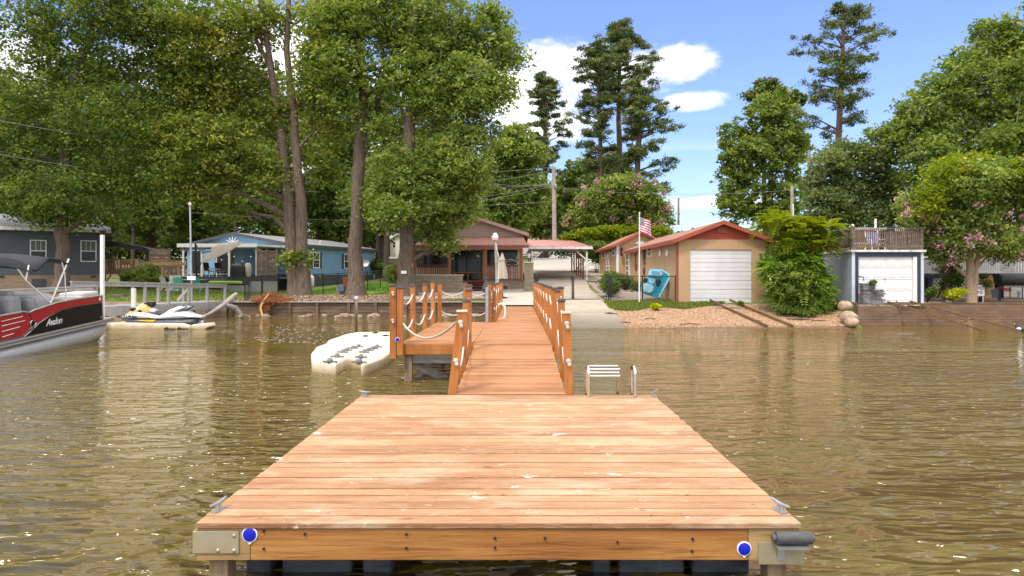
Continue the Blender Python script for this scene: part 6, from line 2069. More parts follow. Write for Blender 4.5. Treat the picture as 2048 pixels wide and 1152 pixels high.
q = MB(); q.box((sx0 - .05, ya, 1.7), (sx0 - .003, yb, 3.9)); d_ = q.build('barn_door', M['tan_stucco'], sh)
q = MB()
for (z0_, z1_) in ((1.8, 3.8),):
    for (y0_, y1_) in ((ya + .05, (ya + yb) / 2), ((ya + yb) / 2, yb - .05)):
        q.bar((sx0 - .06, y0_, z0_), (sx0 - .06, y1_, z1_), .03, .08); q.bar((sx0 - .065, y0_, z1_), (sx0 - .065, y1_, z0_), .03, .08)
q.bar((sx0 - .07, ya, 2.8), (sx0 - .07, yb, 2.8), .03, .1)
q.build('cross_trim', M['white'], d_)
q = MB(); p = P(1280, 486, YS - .06); q.poly([p + Vector((-.35, 0, -.1)), p + Vector((.35, 0, -.1)), p + Vector((.22, 0, .12)), p + Vector((-.22, 0, .12))], (0, .03, 0)); q.build('gable_vent', M['dirty_white'], sh)

# flagpole with flag
fg = thing('flagpole', 'white flagpole with a flag of stars and stripes beside the garage', 'flagpole', (X(1279, 32.3), 32.3, .84))
YFl = 32.3
q = MB(); q.tube([(X(1278.5, YFl), YFl, .7), (X(1279, YFl), YFl, Z(427, YFl))], [.035, .025], 10); q.blob((X(1279, YFl), YFl, Z(426, YFl)), .045, 8, 6); q.build('pole', M['white'], fg, smooth=True)
M['flag_red'] = mat('flag_red', [(0.42, 0.02, 0.035)], 3, rough=.8); M['flag_white'] = mat('flag_white', [(0.74, 0.72, 0.74)], 3, rough=.8); M['flag_blue'] = mat('flag_blue', [(0.03, 0.035, 0.12)], 3, rough=.8)
def flagpt(u, v):
    """u 0..1 along fly, v 0..1 down hoist; slightly drooping, rippled cloth"""
    px = 1280 + 22 * u + 1.5 * v * u; py = 434 + 29 * v + u * (6 + 5 * v)
    return P(px, py, YFl) + Vector((0, .10 * math.sin(u * 7 + v * 1.5) * (.3 + u), 0))
fm = MB()
NU = 16
for s_ in range(13):
    for i in range(NU):
        u0_, u1_ = i / NU, (i + 1) / NU
        if s_ < 7 and u1_ <= .42: continue
        fm.tint = .5 if s_ % 2 == 0 else .1
        fm.quad(flagpt(u0_, s_ / 13), flagpt(u1_, s_ / 13), flagpt(u1_, (s_ + 1) / 13), flagpt(u0_, (s_ + 1) / 13))
for i in range(6):
    for j in range(7):
        fm.tint = .9
        fm.quad(flagpt(i / 16 * 1.04, j / 13), flagpt((i + 1) / 16 * 1.04, j / 13), flagpt((i + 1) / 16 * 1.04, (j + 1) / 13), flagpt(i / 16 * 1.04, (j + 1) / 13))
flg = fm.build('flag', M['flag_white'], fg)
flg.data.materials.append(M['flag_red']); flg.data.materials.append(M['flag_blue'])
for pf_, a_ in zip(flg.data.polygons, flg.data.attributes['tint'].data): pf_.material_index = 0 if a_.value < .3 else (1 if a_.value < .7 else 2)
q = MB()
for r_ in range(9):
    for c_ in range(6 if r_ % 2 == 0 else 5):
        u = (c_ + (.5 if r_ % 2 == 0 else 1.0)) / 6 * .40; v = (r_ + .6) / 9.6 * 7 / 13
        cc = flagpt(u, v) + Vector((0, -.012, 0)); vs_ = []
        for k in range(10):
            a = math.pi / 2 + k * math.pi / 5; rr = .018 if k % 2 == 0 else .008
            vs_.append(cc + Vector((rr * math.cos(a), 0, rr * math.sin(a))))
        q._add(vs_, [tuple(range(10))])
q.build('canton_stars', M['flag_white'], flg)

# blue pedal boat leaning on the garage wall
M['pb_light'] = mat('pale_aqua_plastic', [(0.34, 0.66, 0.80), (0.44, 0.74, 0.86)], 3, rough=.35)
M['pb_blue'] = mat('aqua_blue_plastic', [(0.015, 0.33, 0.52), (0.03, 0.41, 0.60)], 3, rough=.3)
M['pb_navy'] = mat('navy_plastic', [(0.012, 0.035, 0.10)], 3, rough=.4)
pk = thing('pedal_boat', 'bright blue pedal boat tipped on its end against the garage wall', 'pedal boat', (X(1310, 34), 34.0, .86))
def K(px, py, dy=0.0): return P(px, py, 33.9 + dy)
def rounded(pts, r=3.0, n_=4):
    out = []
    for i in range(len(pts)):
        p0 = Vector(pts[i - 1]); p1 = Vector(pts[i]); p2 = Vector(pts[(i + 1) % len(pts)])
        a = p1 + (p0 - p1).normalized() * min(r, (p0 - p1).length * .45); b2 = p1 + (p2 - p1).normalized() * min(r, (p2 - p1).length * .45)
        for k in range(n_ + 1):
            t_ = k / n_; out.append((a * (1 - t_) ** 2 + p1 * 2 * t_ * (1 - t_) + b2 * t_ ** 2))
    return out
outline = rounded([(1299, 538), (1322, 538), (1340, 549), (1339, 556), (1319, 593), (1311, 595), (1288, 588), (1281, 578), (1283, 568), (1294, 566), (1297, 556), (1295, 551)], 5)
q = MB(); q.poly([K(x, y, 0) for x, y in outline], (.16, .42, .0)); q.build('hull', M['pb_blue'], pk, bevel=.035, seg=3)
rim_ = rounded([(1320, 537.5), (1341, 549), (1340.5, 557), (1320, 595), (1316, 594), (1337, 555), (1336, 549.5), (1318, 539.5)], 3)
q = MB(); q.poly([K(x, y, -.03) for x, y in rim_], (.1, .25, 0)); q.build('rim', M['pb_light'], pk, bevel=.02)
for pad in ([(1300, 539.5), (1318, 540), (1326, 547), (1321, 554), (1313, 554.5), (1296, 550)], [(1288, 567), (1303, 569), (1309, 576), (1305, 584), (1298, 587), (1283, 582), (1282.5, 576)]):
    q = MB(); q.poly([K(x, y, -.10) for x, y in rounded(pad, 3)], (.04, .12, 0)); s_ = q.build('seat_pad', M['pb_light'], pk, bevel=.03, seg=3)
    q = MB(); c_ = Vector((sum(x for x, y in pad) / 6, sum(y for x, y in pad) / 6, 0))
    for k in range(-1, 3):
        a, b2 = K(c_.x - 9.5, c_.y - 2.2 + k * 3.1 - 1.5, -.115), K(c_.x + 8, c_.y + 1.8 + k * 3.1 - 1.5, -.115)
        q.bar(a, b2, .02, .02)
    q.build('seat_ribs', M['pb_blue'], s_)
q = MB(); q.poly([K(x, y, -.02) for x, y in rounded([(1312, 560), (1318, 558), (1323, 563), (1318, 574), (1312, 572)], 2)], (.02, .06, 0)); q.build('console', M['pb_navy'], pk)
q = MB(); q.poly([K(x, y, -.02) for x, y in rounded([(1298, 556), (1311, 557), (1309, 566), (1304, 568), (1297, 565)], 2)], (.02, .05, 0)); q.build('foot_well', M['pb_light'], pk)
q = MB(); q.cbox(K(1291, 561, .1), (.2, .1, .22), (0, .5, 0)); q.build('rudder', M['black'], pk)

# landscaping edge stones, path stones
for k, (px, py, w_, lb) in enumerate(((1192, 574, .8, 'topmost flat stepping stone beside the driveway'), (1197, 580, .7, 'second flat stepping stone down beside the driveway'),
                                 (1216, 595, .6, 'lowest flat stepping stone near the gate post'))):
    q = MB(); Yk = 36.5 - (py - 580) * .12; x = X(px, Yk); x = max(x, 4.75)
    q.box((x - w_ / 2, Yk - .2, H(x, Yk) - .02), (x + w_ / 2, Yk + .2, H(x, Yk) + .07)); o = q.build('stepping_stone', M['cap_stone'], None, bevel=.02); tag(o, lb, 'stone')
q = MB(); q.box((X(1228, 35.6), 35.5, .95), (7.5, 35.75, 1.22)); o = q.build('garden_edging', M['cap_stone'], None, bevel=.02); tag(o, 'pale stone edging in front of the bushes by the garage wall', 'edging')

# boat rails running into the water on the beach
for k, (a, b_, lb) in enumerate(((P(1420, 601, 31.9), P(1535, 653, 26.9), 'left rusty launching rail running from the garage door down the beach'),
                                 (P(1460, 601, 31.9), P(1586, 653, 26.9), 'right rusty launching rail running from the garage door down the beach'))):
    q = MB(); m1 = a.lerp(b_, .2); m1.z = max(m1.z, H(m1.x, m1.y) + .12)
    q.bar(a + Vector((0, 0, .03)), m1, .07, .09); q.bar(m1, b_ + Vector((0, 0, .02)), .07, .09)
    for t_ in (.35, .7): p = a.lerp(b_, t_); q.box((p.x - .04, p.y - .03, H(p.x, p.y) - .1), (p.x + .04, p.y + .03, p.z))
    o = q.build('launching_rail', M['rust'], None); tag(o, lb, 'rail')
for (px, py, ln, lb) in ((1600, 645, 1.1, 'dark driftwood branch lying on the gravel under the green tree'), (1222, 620, .6, 'short dark stick on the gravel beside the driveway edge'), (1465, 612, 1.5, 'flat pale plank lying across the gravel behind the launching rails')):
    Yk = 28.2 if py > 640 else (29.6 if py > 615 else 30.6); x = X(px, Yk); z = H(x, Yk) + .05
    q = MB(); q.tube([(x - ln / 2, Yk + .1, z), (x - ln * .1, Yk - .06, z + .03), (x + ln / 2, Yk - .1, z - .03)], [.02, .045, .025], 7)
    o = q.build('driftwood', M['dark_wood'] if px != 1465 else M['grey_wood'], None, smooth=True); tag(o, lb, 'driftwood')

# ================================================================== boathouse on the right
bo = thing('boathouse', 'low grey flat roofed boathouse with a white panelled door right of the green tree', 'boathouse', (16, 31, .8))
YB0 = 29.4
bx0, bx1 = X(1704, YB0), X(1846, YB0)
ztp = Z(504, YB0)
M['boat_grey'] = mat('blue_grey_render', [(0.30, 0.33, 0.37), (0.38, 0.41, 0.45)], 1.6, rough=.85, bump=.006, bscale=20)
M['pale_blue_trim'] = mat('pale_blue_trim', [(0.50, 0.56, 0.64), (0.58, 0.63, 0.7)], 3, rough=.6)
M['navy_trim'] = mat('navy_trim', [(0.035, 0.042, 0.07)], 3, rough=.6)
ddx0, ddx1, ddz = X(1716, YB0), X(1826, YB0), Z(513, YB0)
zbb = .86
q = MB()
q.box((bx0, YB0, .3), (bx0 + .25, 36.5, ztp)); q.box((bx1 - .18, YB0, .3), (bx1, 36.5, ztp)); q.box((bx0 + .25, 36.3, .3), (bx1 - .18, 36.5, ztp)); q.box((bx0 + .25, YB0, ddz + .12), (bx1 - .18, YB0 + .2, ztp))
q.build('wall', M['boat_grey'], bo)
q = MB(); q.box((bx0 - .02, YB0 - .03, zbb - .05), (bx0 + .12, YB0 - .003, ztp)); q.box((bx1 - .12, YB0 - .03, zbb), (bx1 + .02, YB0 - .003, ztp)); q.build('corner_board', M['pale_blue_trim'], bo)
q = MB(); q.box((bx0 + .12, YB0 - .045, zbb - .02), (ddx0, YB0 + .02, ztp - .03)); q.box((ddx1 + .17, YB0 - .045, zbb), (bx1 - .12, YB0 + .02, ztp - .03)); q.box((ddx0, YB0 - .045, ddz + .0), (ddx1 + .17, YB0 + .02, ztp - .03))
q.build('door_surround', M['navy_trim'], bo)
q = MB(); q.box((ddx1, YB0 - .02, zbb - .02), (ddx1 + .168, YB0 + .06, ddz - .002)); q.build('side_board', M['white'], bo)
q = MB(); npn = 4
for k in range(npn):
    z0_ = zbb + .06 + (ddz - zbb - .06) * k / npn; z1_ = zbb + .06 + (ddz - zbb - .06) * (k + 1) / npn
    q.box((ddx0, YB0 + .05, z0_ + .008), (ddx1 - .01, YB0 + .1, z1_ - .004))
    for j in range(4):
        x0_ = ddx0 + (ddx1 - ddx0) * (j + .12) / 4; x1_ = ddx0 + (ddx1 - ddx0) * (j + .88) / 4
        q.box((x0_, YB0 + .038, z0_ + .1), (x1_, YB0 + .049, z1_ - .1))
q.build('door', M['white'], bo)
q = MB(); q.cyl((X(1770, YB0), YB0 + .03, Z(557, YB0)), (X(1770, YB0), YB0 + .0, Z(557, YB0)), .03, 10); q.build('handle', M['galv'], bo)
q = MB(); q.box((bx0 - .08, YB0 - .12, ztp), (bx1 + .08, 36.6, ztp + .09)); q.build('roof_slab', M['dirty_white'], bo)
q = MB(); q.box((ddx0 + .6, YB0 - .1, zbb - .06), (ddx1 - .2, YB0 + .04, zbb + .04)); q.tube([(X(1793, YB0), YB0 - .05, zbb), (X(1792, YB0), YB0 - .05, zbb + .14)], .025, 6); q.build('threshold', M['black'], bo)

# roof deck railing (brown), chair on it
rr_ = thing('roof_deck_railing', 'weathered brown baluster railing around the boathouse roof deck', 'railing', (16, 29.6, 3.2))
zr_ = ztp + .16
xa, xb_ = X(1706, YB0), X(1843, YB0)
baluster_rail(rr_, (xa, YB0 + .05, zr_), (xb_, YB0 + .05, zr_), .84, M['aged_board'], .085, .032)
baluster_rail(rr_, (xa, YB0 + .05, zr_), (xa, 36.2, zr_), .84, M['aged_board'], .10, .032)
baluster_rail(rr_, (xb_, YB0 + .05, zr_), (xb_, 36.2, zr_), .84, M['aged_board'], .10, .032)
baluster_rail(rr_, (xa, 36.2, zr_), (xb_, 36.2, zr_), .84, M['aged_board'], .10, .032)
for (x, w_) in ((xa, .16), (xb_, .10)):
    q = MB(); q.box((x - w_ / 2, YB0 - .05, ztp + .09), (x + w_ / 2, YB0 + .12, zr_ + .92)); q.build('corner_post', M['aged_board'], rr_)
q = MB(); q.lathe([(.03, 0), (.07, .05), (.05, .1), (.01, .13)], (xa, YB0 + .03, zr_ + .92), 10); q.build('finial', M['dirty_white'], rr_, smooth=True)
q = MB(); cx_ = X(1747, 31)
t = thing('deck_chair', 'lavender blue sling chair behind the boathouse roof railing', 'chair', (cx_, 31, ztp + .1))
M['lavender'] = mat('lavender_sling', [(0.20, 0.22, 0.55), (0.25, 0.27, 0.62)], 5, rough=.7)
q = MB(); q.cbox((cx_, 31.1, zr_ + .55), (.52, .03, .55), (math.radians(-14), 0, 0)); q.build('backrest', M['lavender'], t)
q = MB(); q.cbox((cx_, 30.8, zr_ + .28), (.52, .5, .03)); q.build('seat', M['lavender'], t)
q = MB()
for s_ in (-1, 1): q.tube([(cx_ + s_ * .29, 30.55, ztp + .1), (cx_ + s_ * .29, 30.6, zr_ + .45), (cx_ + s_ * .29, 31.05, zr_ + .45), (cx_ + s_ * .29, 31.2, zr_ + .85)], .02, 6)
for s_ in (-1, 1): q.tube([(cx_ + s_ * .29, 31.0, zr_ + .3), (cx_ + s_ * .29, 31.25, ztp + .1)], .02, 6)
q.build('frame', M['white'], t)
for i_, (px, c_, lb) in enumerate(((1688, M['rust'], 'orange patio chair at the left end behind the boathouse roof railing'), (1730, M['porch_post'], 'brown patio chair left of the lavender chair on the roof deck'), (1762, M['black'], 'black patio chair right of the lavender chair on the roof deck'))):
    if px < 1700: px = 1716
    o = patio_chair((X(px, 32.6), 32.6, ztp + .1), 2.8 + i_ * .3, lb, c_); o['group'] = 'patio chairs on the boathouse roof deck'
q = MB()
q.cbox((X(1781, 30.5), 30.5, zr_ + .90), (.34, .03, .22), (.3, .15, 0)); q.tube([(X(1781, 30.5), 30.55, ztp + .1), (X(1781, 30.5), 30.52, zr_ + .85)], .02, 6)
o = q.build('music_stand', M['navy_trim'], None); tag(o, 'small slate blue tilted panel above the middle of the roof deck railing', 'panel')

# retaining wall, step stones, rails into the water
rw = thing('retaining_wall', 'dark wet brick retaining wall below the boathouse and the right hand bank', 'retaining wall', (18, 28.8, 0))
M['wet_brick'] = mat('wet_brown_brick', [(0.12, 0.075, 0.045), (0.22, 0.135, 0.08), (0.30, 0.2, 0.12)], 1.5, (1, 1, 2.2), rough=.9, bump=.02,
                     extra=brick_extra((0.20, 0.13, 0.085), (0.12, 0.075, 0.05), (0.10, 0.07, 0.05), 1, .4, .12, .55))
q = MB(); q.box((X(1712, 28.7), 28.62, -.9), (X(1800, 28.7), 29.1, .80)); q.box((X(1800, 28.7), 28.75, -.9), (45, 29.1, .862)); q.box((bx0 - .15, 28.62, -.9), (X(1712, 28.7) - .002, 30.5, .95))
q.build('wall', M['wet_brick'], rw)
q = MB(); q.box((X(1712, 28.7) + .02, 28.66, .802), (X(1840, 28.7), 29.35, .85)); q.build('coping', M['mulch'], rw)
st = thing('stone_stack', 'stepped stack of thin grey ledge stones in front of the boathouse door', 'stone stack', (X(1740, 29), 29, .85))
q = MB(); nl = 20
for k in range(nl):
    z0_ = .852 + .045 * k; z1_ = z0_ + .042
    a0 = X(1723 + random.uniform(-1.2, 1.2), 28.95); a1 = X((1770 if k < 2 else 1765 if k < 14 else 1750) + random.uniform(-4, 3), 28.95)
    x = a0
    while x < a1 - .05:
        w_ = random.uniform(.12, .4); q.box((x, 28.78 + random.uniform(0, .03), z0_), (min(x + w_, a1) - .006, 29.15, z1_), random.random()); x += w_
q.build('stones', M['ledge_stone'], st)
q = MB(); q.tube([P(1716, 553, 28.9), P(1727, 554, 28.9), P(1727.5, 562, 28.9)], .02, 6); o = q.build('pipe', M['black'], None); tag(o, 'thin bent black pipe above the grey stone stack', 'pipe')
slabs = [(1862, 594, 2.2), (1853, 600, 2.0)]
for k, (px, py, w_) in enumerate(slabs):
    Yk = 30.6 - .7 * k; x = X(px, Yk); q = MB(); q.box((x - .5, Yk - .22, .83), (x + .5, Yk + .22, .92)); o = q.build('stepping_stone', M['cap_stone'], None, bevel=.02)
    tag(o, 'flat pale path slab right of the boathouse, ' + ('farther from' if k == 0 else 'closer to') + ' the water', 'stone')
rt = thing('launching_rails', 'pair of long rusty rails sloping from the boathouse into the water', 'rails', (19, 27.5, 0))
ra, rb = P(1775, 604, 29.0), P(1970, 662, 25.4)
rc, rd = P(1820, 603, 29.2), P(2040, 662, 25.4)
for a, b_ in ((ra, rb), (rc, rd)):
    q = MB(); q.bar(a, b_, .05, .09); q.build('rail', M['rust'], rt)
q = MB(); q.bar(ra.lerp(rb, .38), rc.lerp(rd, .22), .05, .05); q.bar(ra.lerp(rb, .75), rc.lerp(rd, .60), .05, .05); q.build('cross_tie', M['rust'], rt)
q = MB(); p = rc.lerp(rd, .58); q.bar(p - Vector((0, 0, 1.0)), p, .09, .09, up=(0, 1, 0)); q.build('support_post', M['pine_wood'], rt)

# right hand house, deck with white railing, lattice
rh = thing('house', 'grey sided house behind the pink flowering tree at the right edge', 'house', (20, 36, 1))
M['rh_siding'] = mat('worn_grey_siding', [(0.24, 0.235, 0.23), (0.30, 0.295, 0.285)], 2, rough=.8, extra=siding_extra(.16))
YR = 35.0
q = MB(); q.box((X(1800, YR), YR, .6), (31, 44, Z(462, YR))); q.build('wall', M['rh_siding'], rh)
q = MB(); q.hexa([(X(1715, YR), YR - .5, Z(461, YR)), (32, YR - .5, Z(461, YR)), (32, 44.5, Z(440, YR)), (X(1740, YR), 44.5, Z(440, YR)),
                  (X(1715, YR), YR - .5, Z(458, YR)), (32, YR - .5, Z(458, YR)), (32, 44.5, Z(437, YR)), (X(1740, YR), 44.5, Z(437, YR))]); q.build('roof', M['shingle_grey'], rh)
q = MB(); q.box((X(1700, YR), YR - .55, Z(463, YR)), (32, YR - .503, Z(457, YR))); q.build('fascia', M['dirty_white'], rh)
window(rh, X(1845, YR), X(1862, YR), Z(513, YR), Z(473, YR), YR, (3, 1), fr=M['dirty_white'], fw=.07)
q = MB(); q.box((X(1863.6, YR), YR - .04, Z(515, YR)), (X(1866.5, YR), YR - .003, Z(470, YR))); q.build('shutter', M['navy_trim'], rh)
window(rh, X(1990, YR), X(2015, YR), Z(500, YR), Z(465, YR), YR, (2, 1), fr=M['dirty_white'])
q = MB(); q.tube([P(1751, 462, 38), P(1751, 438, 38)], .06, 10); q.build('vent_pipe', M['dirty_white'], rh)
dk = thing('house_deck', 'raised deck with white balusters and white lattice below behind the flowering tree trunk', 'deck', (21, 33, 1))
YD = 33.0
zd = Z(547, YD)
q = MB(); q.box((X(1858, YD), YD, zd - .22), (X(2010, YD), YR - .01, zd)); q.build('deck_frame', M['navy_trim'], dk)
for (a, b2) in ((1859, 1890), (1918, 2003)):
    baluster_rail(dk, (X(a, YD), YD + .05, zd), (X(b2, YD), YD + .05, zd), .80, M['white'], .105, .045)
lattice(dk, X(1868, YD), X(1990, YD), .95, zd - .25, YD + .1, M['white'])
q = MB(); q.box((X(1862, YD), YD + .14, .7), (X(2012, YD), YD + .18, zd - .2)); q.build('under_deck_shade', M['dark'], dk)  # near-black sheet stands in for the shade beneath this deck
for a in (1862, 1890, 1940, 2000):
    q = MB(); q.box((X(a, YD) - .07, YD + .02, .8), (X(a, YD) + .07, YD + .12, zd - .2)); q.build('post', M['navy_trim'], dk)
q = MB()
for k in range(9): q.box((X(1968, 32.6), 32.6 + random.uniform(0, .01), .86 + .14 * k), (X(1995 - 1.2 * k, 32.6), 32.65, .86 + .14 * k + .13), random.random())
o = q.build('board_wall', M['pine_wood'], None); tag(o, 'low wall of orange brown boards behind the sign at the right', 'wall')
stp = thing('stairs', 'dark stair railing with pale pickets at the far right of the house deck', 'stairs', (23, 32, 1))
q = MB(); q.bar(P(2000, 541, 32.4), P(2036, 514, 32.4), .08, .06); q.build('handrail', M['grey_wood'], stp)
q = MB(); q.bar(P(2036, 514, 32.4), P(2080, 525, 32.4), .1, .12); q.build('top_beam', M['black'], stp)
q = MB()
for k in range(8): q.bar(P(2030 + 6 * k, 546, 32.4), P(2030 + 6 * k, 519, 32.4), .05, .03, up=(0, 1, 0))
q.build('pickets', M['dirty_white'], stp)
q = MB(); q.box((X(2002, 32.3), 32.2, Z(552, 32.3)), (X(2090, 32.3), 33, Z(547, 32.3))); q.build('landing', M['black'], stp)

# sign, plants pots, tanks
sg = thing('sign', 'small white garden sign reading HOME with a wreath, beside the flowering tree trunk', 'sign', (X(1960, 29.8), 29.8, .85))
Ysn = 29.8
q = MB(); q.box((X(1952, Ysn), Ysn, Z(592, Ysn)), (X(1969, Ysn), Ysn + .03, Z(570, Ysn))); q.build('board', M['white'], sg)
q = MB(); q.box((X(1953, Ysn), Ysn + .032, .78), (X(1954.5, Ysn), Ysn + .06, Z(580, Ysn))); q.box((X(1966.5, Ysn), Ysn + .032, .78), (X(1968, Ysn), Ysn + .06, Z(580, Ysn))); q.build('stake', M['dirty_white'], sg)
Rx = Matrix.Rotation(math.radians(90), 4, 'X')
M['sign_ink'] = mat('plum_lettering', [(0.16, 0.07, 0.10)], 4, rough=.6)
text_mesh('H', .2, M['sign_ink'], 'lettering', sg, Matrix.Translation((X(1956, Ysn), Ysn - .004, Z(576, Ysn))) @ Rx, .003)
text_mesh('ME', .2, M['sign_ink'], 'lettering', sg, Matrix.Translation((X(1960.5, Ysn), Ysn - .004, Z(585, Ysn))) @ Rx, .003)
q = MB(); c0 = Vector((X(1963.5, Ysn), Ysn - .012, Z(576, Ysn)))
q.tube([c0 + Vector((.068 * math.cos(a), 0, .068 * math.sin(a))) for a in [2 * math.pi * k / 20 for k in range(21)]], .018, 6, cap=False); q.build('wreath', mat('sage_wreath', [(0.20, 0.30, 0.22)], 9, rough=.8), sg)
tkx = thing('smoker_grill', 'long black barrel smoker on a stand at the right edge', 'smoker', (X(2030, 31), 31, .9))
q = MB(); c1 = P(1996, 560, 31); c2 = P(2075, 560, 31)
q.tube([c1, c2], .27, 20); q.build('barrel', M['black'], tkx, smooth=True)
q = MB(); p = P(2025, 560, 31); q.tube([p + Vector((-.012, 0, 0)), p + Vector((.012, 0, 0))], .278, 20); q.build('barrel_seam', M['skirt'], tkx)
for a in (2000, 2070):
    q = MB(); q.bar(P(a, 570, 31), Vector((X(a, 31), 31, .84)), .06, .06, up=(0, 1, 0)); q.build('leg', M['black'], tkx)
cr = thing('fire_pit_cage', 'low black metal frame cart with a red tray in front of the barrel smoker', 'cart', (X(2010, 30), 30, .85))
q = MB(); q.hexa([P(1984, 596, 30), P(1996, 596, 30), P(1998, 596, 30.8), P(1986, 596, 30.8), P(1982, 580, 30), P(1998, 574, 30), P(2000, 574, 30.8), P(1984, 580, 30.8)]); q.build('side_panel', M['skirt'], cr)
q = MB(); q.bar(P(1998, 574, 30), P(2080, 573, 30), .03, .03); q.bar(P(1996, 596, 30), P(2080, 596, 30), .03, .03)
for a in (1998, 2020, 2045, 2070): q.bar(P(a, 596, 30), P(a, 574, 30), .03, .03, up=(0, 1, 0))
q.build('frame', M['black'], cr)
q = MB(); q.box((X(2004, 30.2), 30.1, Z(583, 30.2)), (X(2020, 30.2), 30.5, Z(576, 30.2))); q.build('tray', M['red_trim'], cr)
q = MB(); c0 = P(2043, 596, 30.4); q.lathe([(.14, 0), (.16, .28), (.17, .30)], c0, 14); o = q.build('bucket', mat('pale_mint_plastic', [(0.55, 0.68, 0.64)], 3, rough=.4), None, smooth=True); tag(o, 'pale mint bucket by the right picture edge', 'bucket')

# duck on the water
dkk = thing('duck', 'small dark duck with a white breast swimming at the right edge', 'duck', (X(2043, 25.8), 25.8, 0))
c0 = Vector((X(2043, 25.8), 25.8, 0)); hx = -1
q = MB()
rings = []
for (t_, zc, r_, hz) in ((-.20, .10, .02, .02), (-.15, .08, .07, .05), (-.05, .07, .115, .09), (.06, .075, .12, .10), (.14, .09, .09, .09), (.17, .13, .06, .07), (.18, .19, .042, .05), (.185, .24, .045, .05), (.20, .275, .03, .03), (.20, .30, .008, .008)):
    rings.append([c0 + Vector((hx * t_ + (hx * .0), r_ * math.cos(a), zc + hz * math.sin(a))) if t_ < .15 else c0 + Vector((hx * (t_ + hz * math.cos(a) * .9), r_ * math.sin(a), zc)) for a in [2 * math.pi * k / 12 for k in range(12)]])
q.loft(rings); q.build('body', M['skirt'], dkk, smooth=True)
q = MB(); q.blob(c0 + Vector((hx * .13, -.03, .06)), (.085, .10, .075), 12, 8); q.build('white_breast', M['white'], dkk, smooth=True)
q = MB(); q.poly([c0 + Vector((hx * .235, .02, .25)), c0 + Vector((hx * .235, -.02, .25)), c0 + Vector((hx * .30, -.012, .235)), c0 + Vector((hx * .30, .012, .235))], (0, 0, .014)); q.build('bill', M['yellow_stripe'], dkk)

# small white paper sign on the thick trunk
q = MB(); Yt = 37.15; q.box((X(802, Yt), Yt, Z(547.5, Yt)), (X(813, Yt), Yt + .015, Z(541.5, Yt)))
o = q.build('tree_sign', M['white'], None); tag(o, 'small white plate nailed to the thick trunk left of the porch', 'sign')
q = MB(); Yt = 37.2; c0 = P(712, 558, Yt); q.tube([c0 + Vector((0, 0, .15)), c0 + Vector((0, 0, -.12))], .02, 6)
q.tube([c0 + Vector((-.15, 0, .0)), c0 + Vector((-.1, 0, -.1)), c0 + Vector((0, 0, -.13)), c0 + Vector((.1, 0, -.1)), c0 + Vector((.15, 0, 0))], .02, 6)
o = q.build('wall_anchor', M['rust'], None); tag(o, 'small dark anchor ornament on the tall straight tree trunk', 'anchor')

# ================================================================== utility poles and wires
def upole(px, pyt, pyb, Y, r, label, lean=0, m_=None):
    t_ = thing('utility_pole', label, 'utility pole', (X(px, Y), Y, Z(pyb, Y)))
    q = MB(); q.tube([P(px, pyb, Y), P(px + lean, pyt, Y)], [r * 1.25, r], 12); q.build('pole', m_ or M['grey_wood'], t_, smooth=True)
    return t_


u1 = upole(1109, 333, 500, 60, .17, 'tall weathered utility pole behind the carport roof', -1.5)
q = MB(); q.lathe([(.12, 0), (.16, .05), (.16, .3), (.1, .36)], P(1111, 377, 59.8), 10); q.build('fitting', M['galv'], u1, smooth=True)
upole(1584, 371, 470, 58, .13, 'slim wooden utility pole rising behind the bright green tree')
q = MB(); q.tube([P(1587, 445, 57.7), P(1586, 408, 57.7)], .05, 8); q.build('conduit', M['white'], bpy.data.objects['utility_pole.001'], smooth=True)
upole(1618, 300, 470, 75, .16, 'tall pale utility pole overgrown by the trees behind the boathouse', 0)
upole(1357, 396, 450, 95, .13, 'thin distant utility pole right of the pink crape myrtle')


def wire(a, b_, sag, label, r=.014):
    q = MB(); a = Vector(a); b_ = Vector(b_); pts = []
    for i in range(21):
        t_ = i / 20; p = a.lerp(b_, t_); p.z -= sag * 4 * t_ * (1 - t_); pts.append(p)
    q.tube(pts, r, 5); o = q.build('power_line', M['wire'], None, smooth=True); tag(o, label, 'power line', 'power lines')


M['wire'] = mat('grey_cable', [(0.22, 0.22, 0.22), (0.3, 0.3, 0.3)], 3, rough=.6)
wire(P(-30, 236, 33.2), P(1108, 372, 60), .8, 'upper thick cable crossing the left trees')
wire(P(-30, 304, 33.2), P(640, 384, 45), .3, 'lower thick cable crossing the left trees')
for k, (pa, pb_, lb) in enumerate((((900, 344), (1106, 334), 'topmost wire left of the tall utility pole'), ((940, 366), (1106, 340), 'second wire down left of the tall utility pole'),
                                   ((900, 374), (1106, 368), 'third wire down left of the tall utility pole'), ((880, 404), (1106, 368), 'steep wire falling left from the middle of the tall pole'),
                                   ((880, 414), (1106, 372), 'lowest steep wire falling left from the tall pole'), ((880, 410), (1106, 402), 'low level wire left of the tall utility pole'))):
    wire(P(pa[0], pa[1], 58), P(pb_[0], pb_[1], 60), .15, lb, .013)
wire(P(1109, 374, 60), P(1584, 380, 58), .5, 'wire running right from the tall utility pole behind the pink tree', .012)
wire(P(1357, 398, 95), P(1618, 310, 75), .6, 'thin wire crossing the pale sky above the garage roof', .013)
wire(P(380, 425, 33.5), P(730, 441, 50), .1, 'thin cable from the bare grey pole towards the blue house', .009)

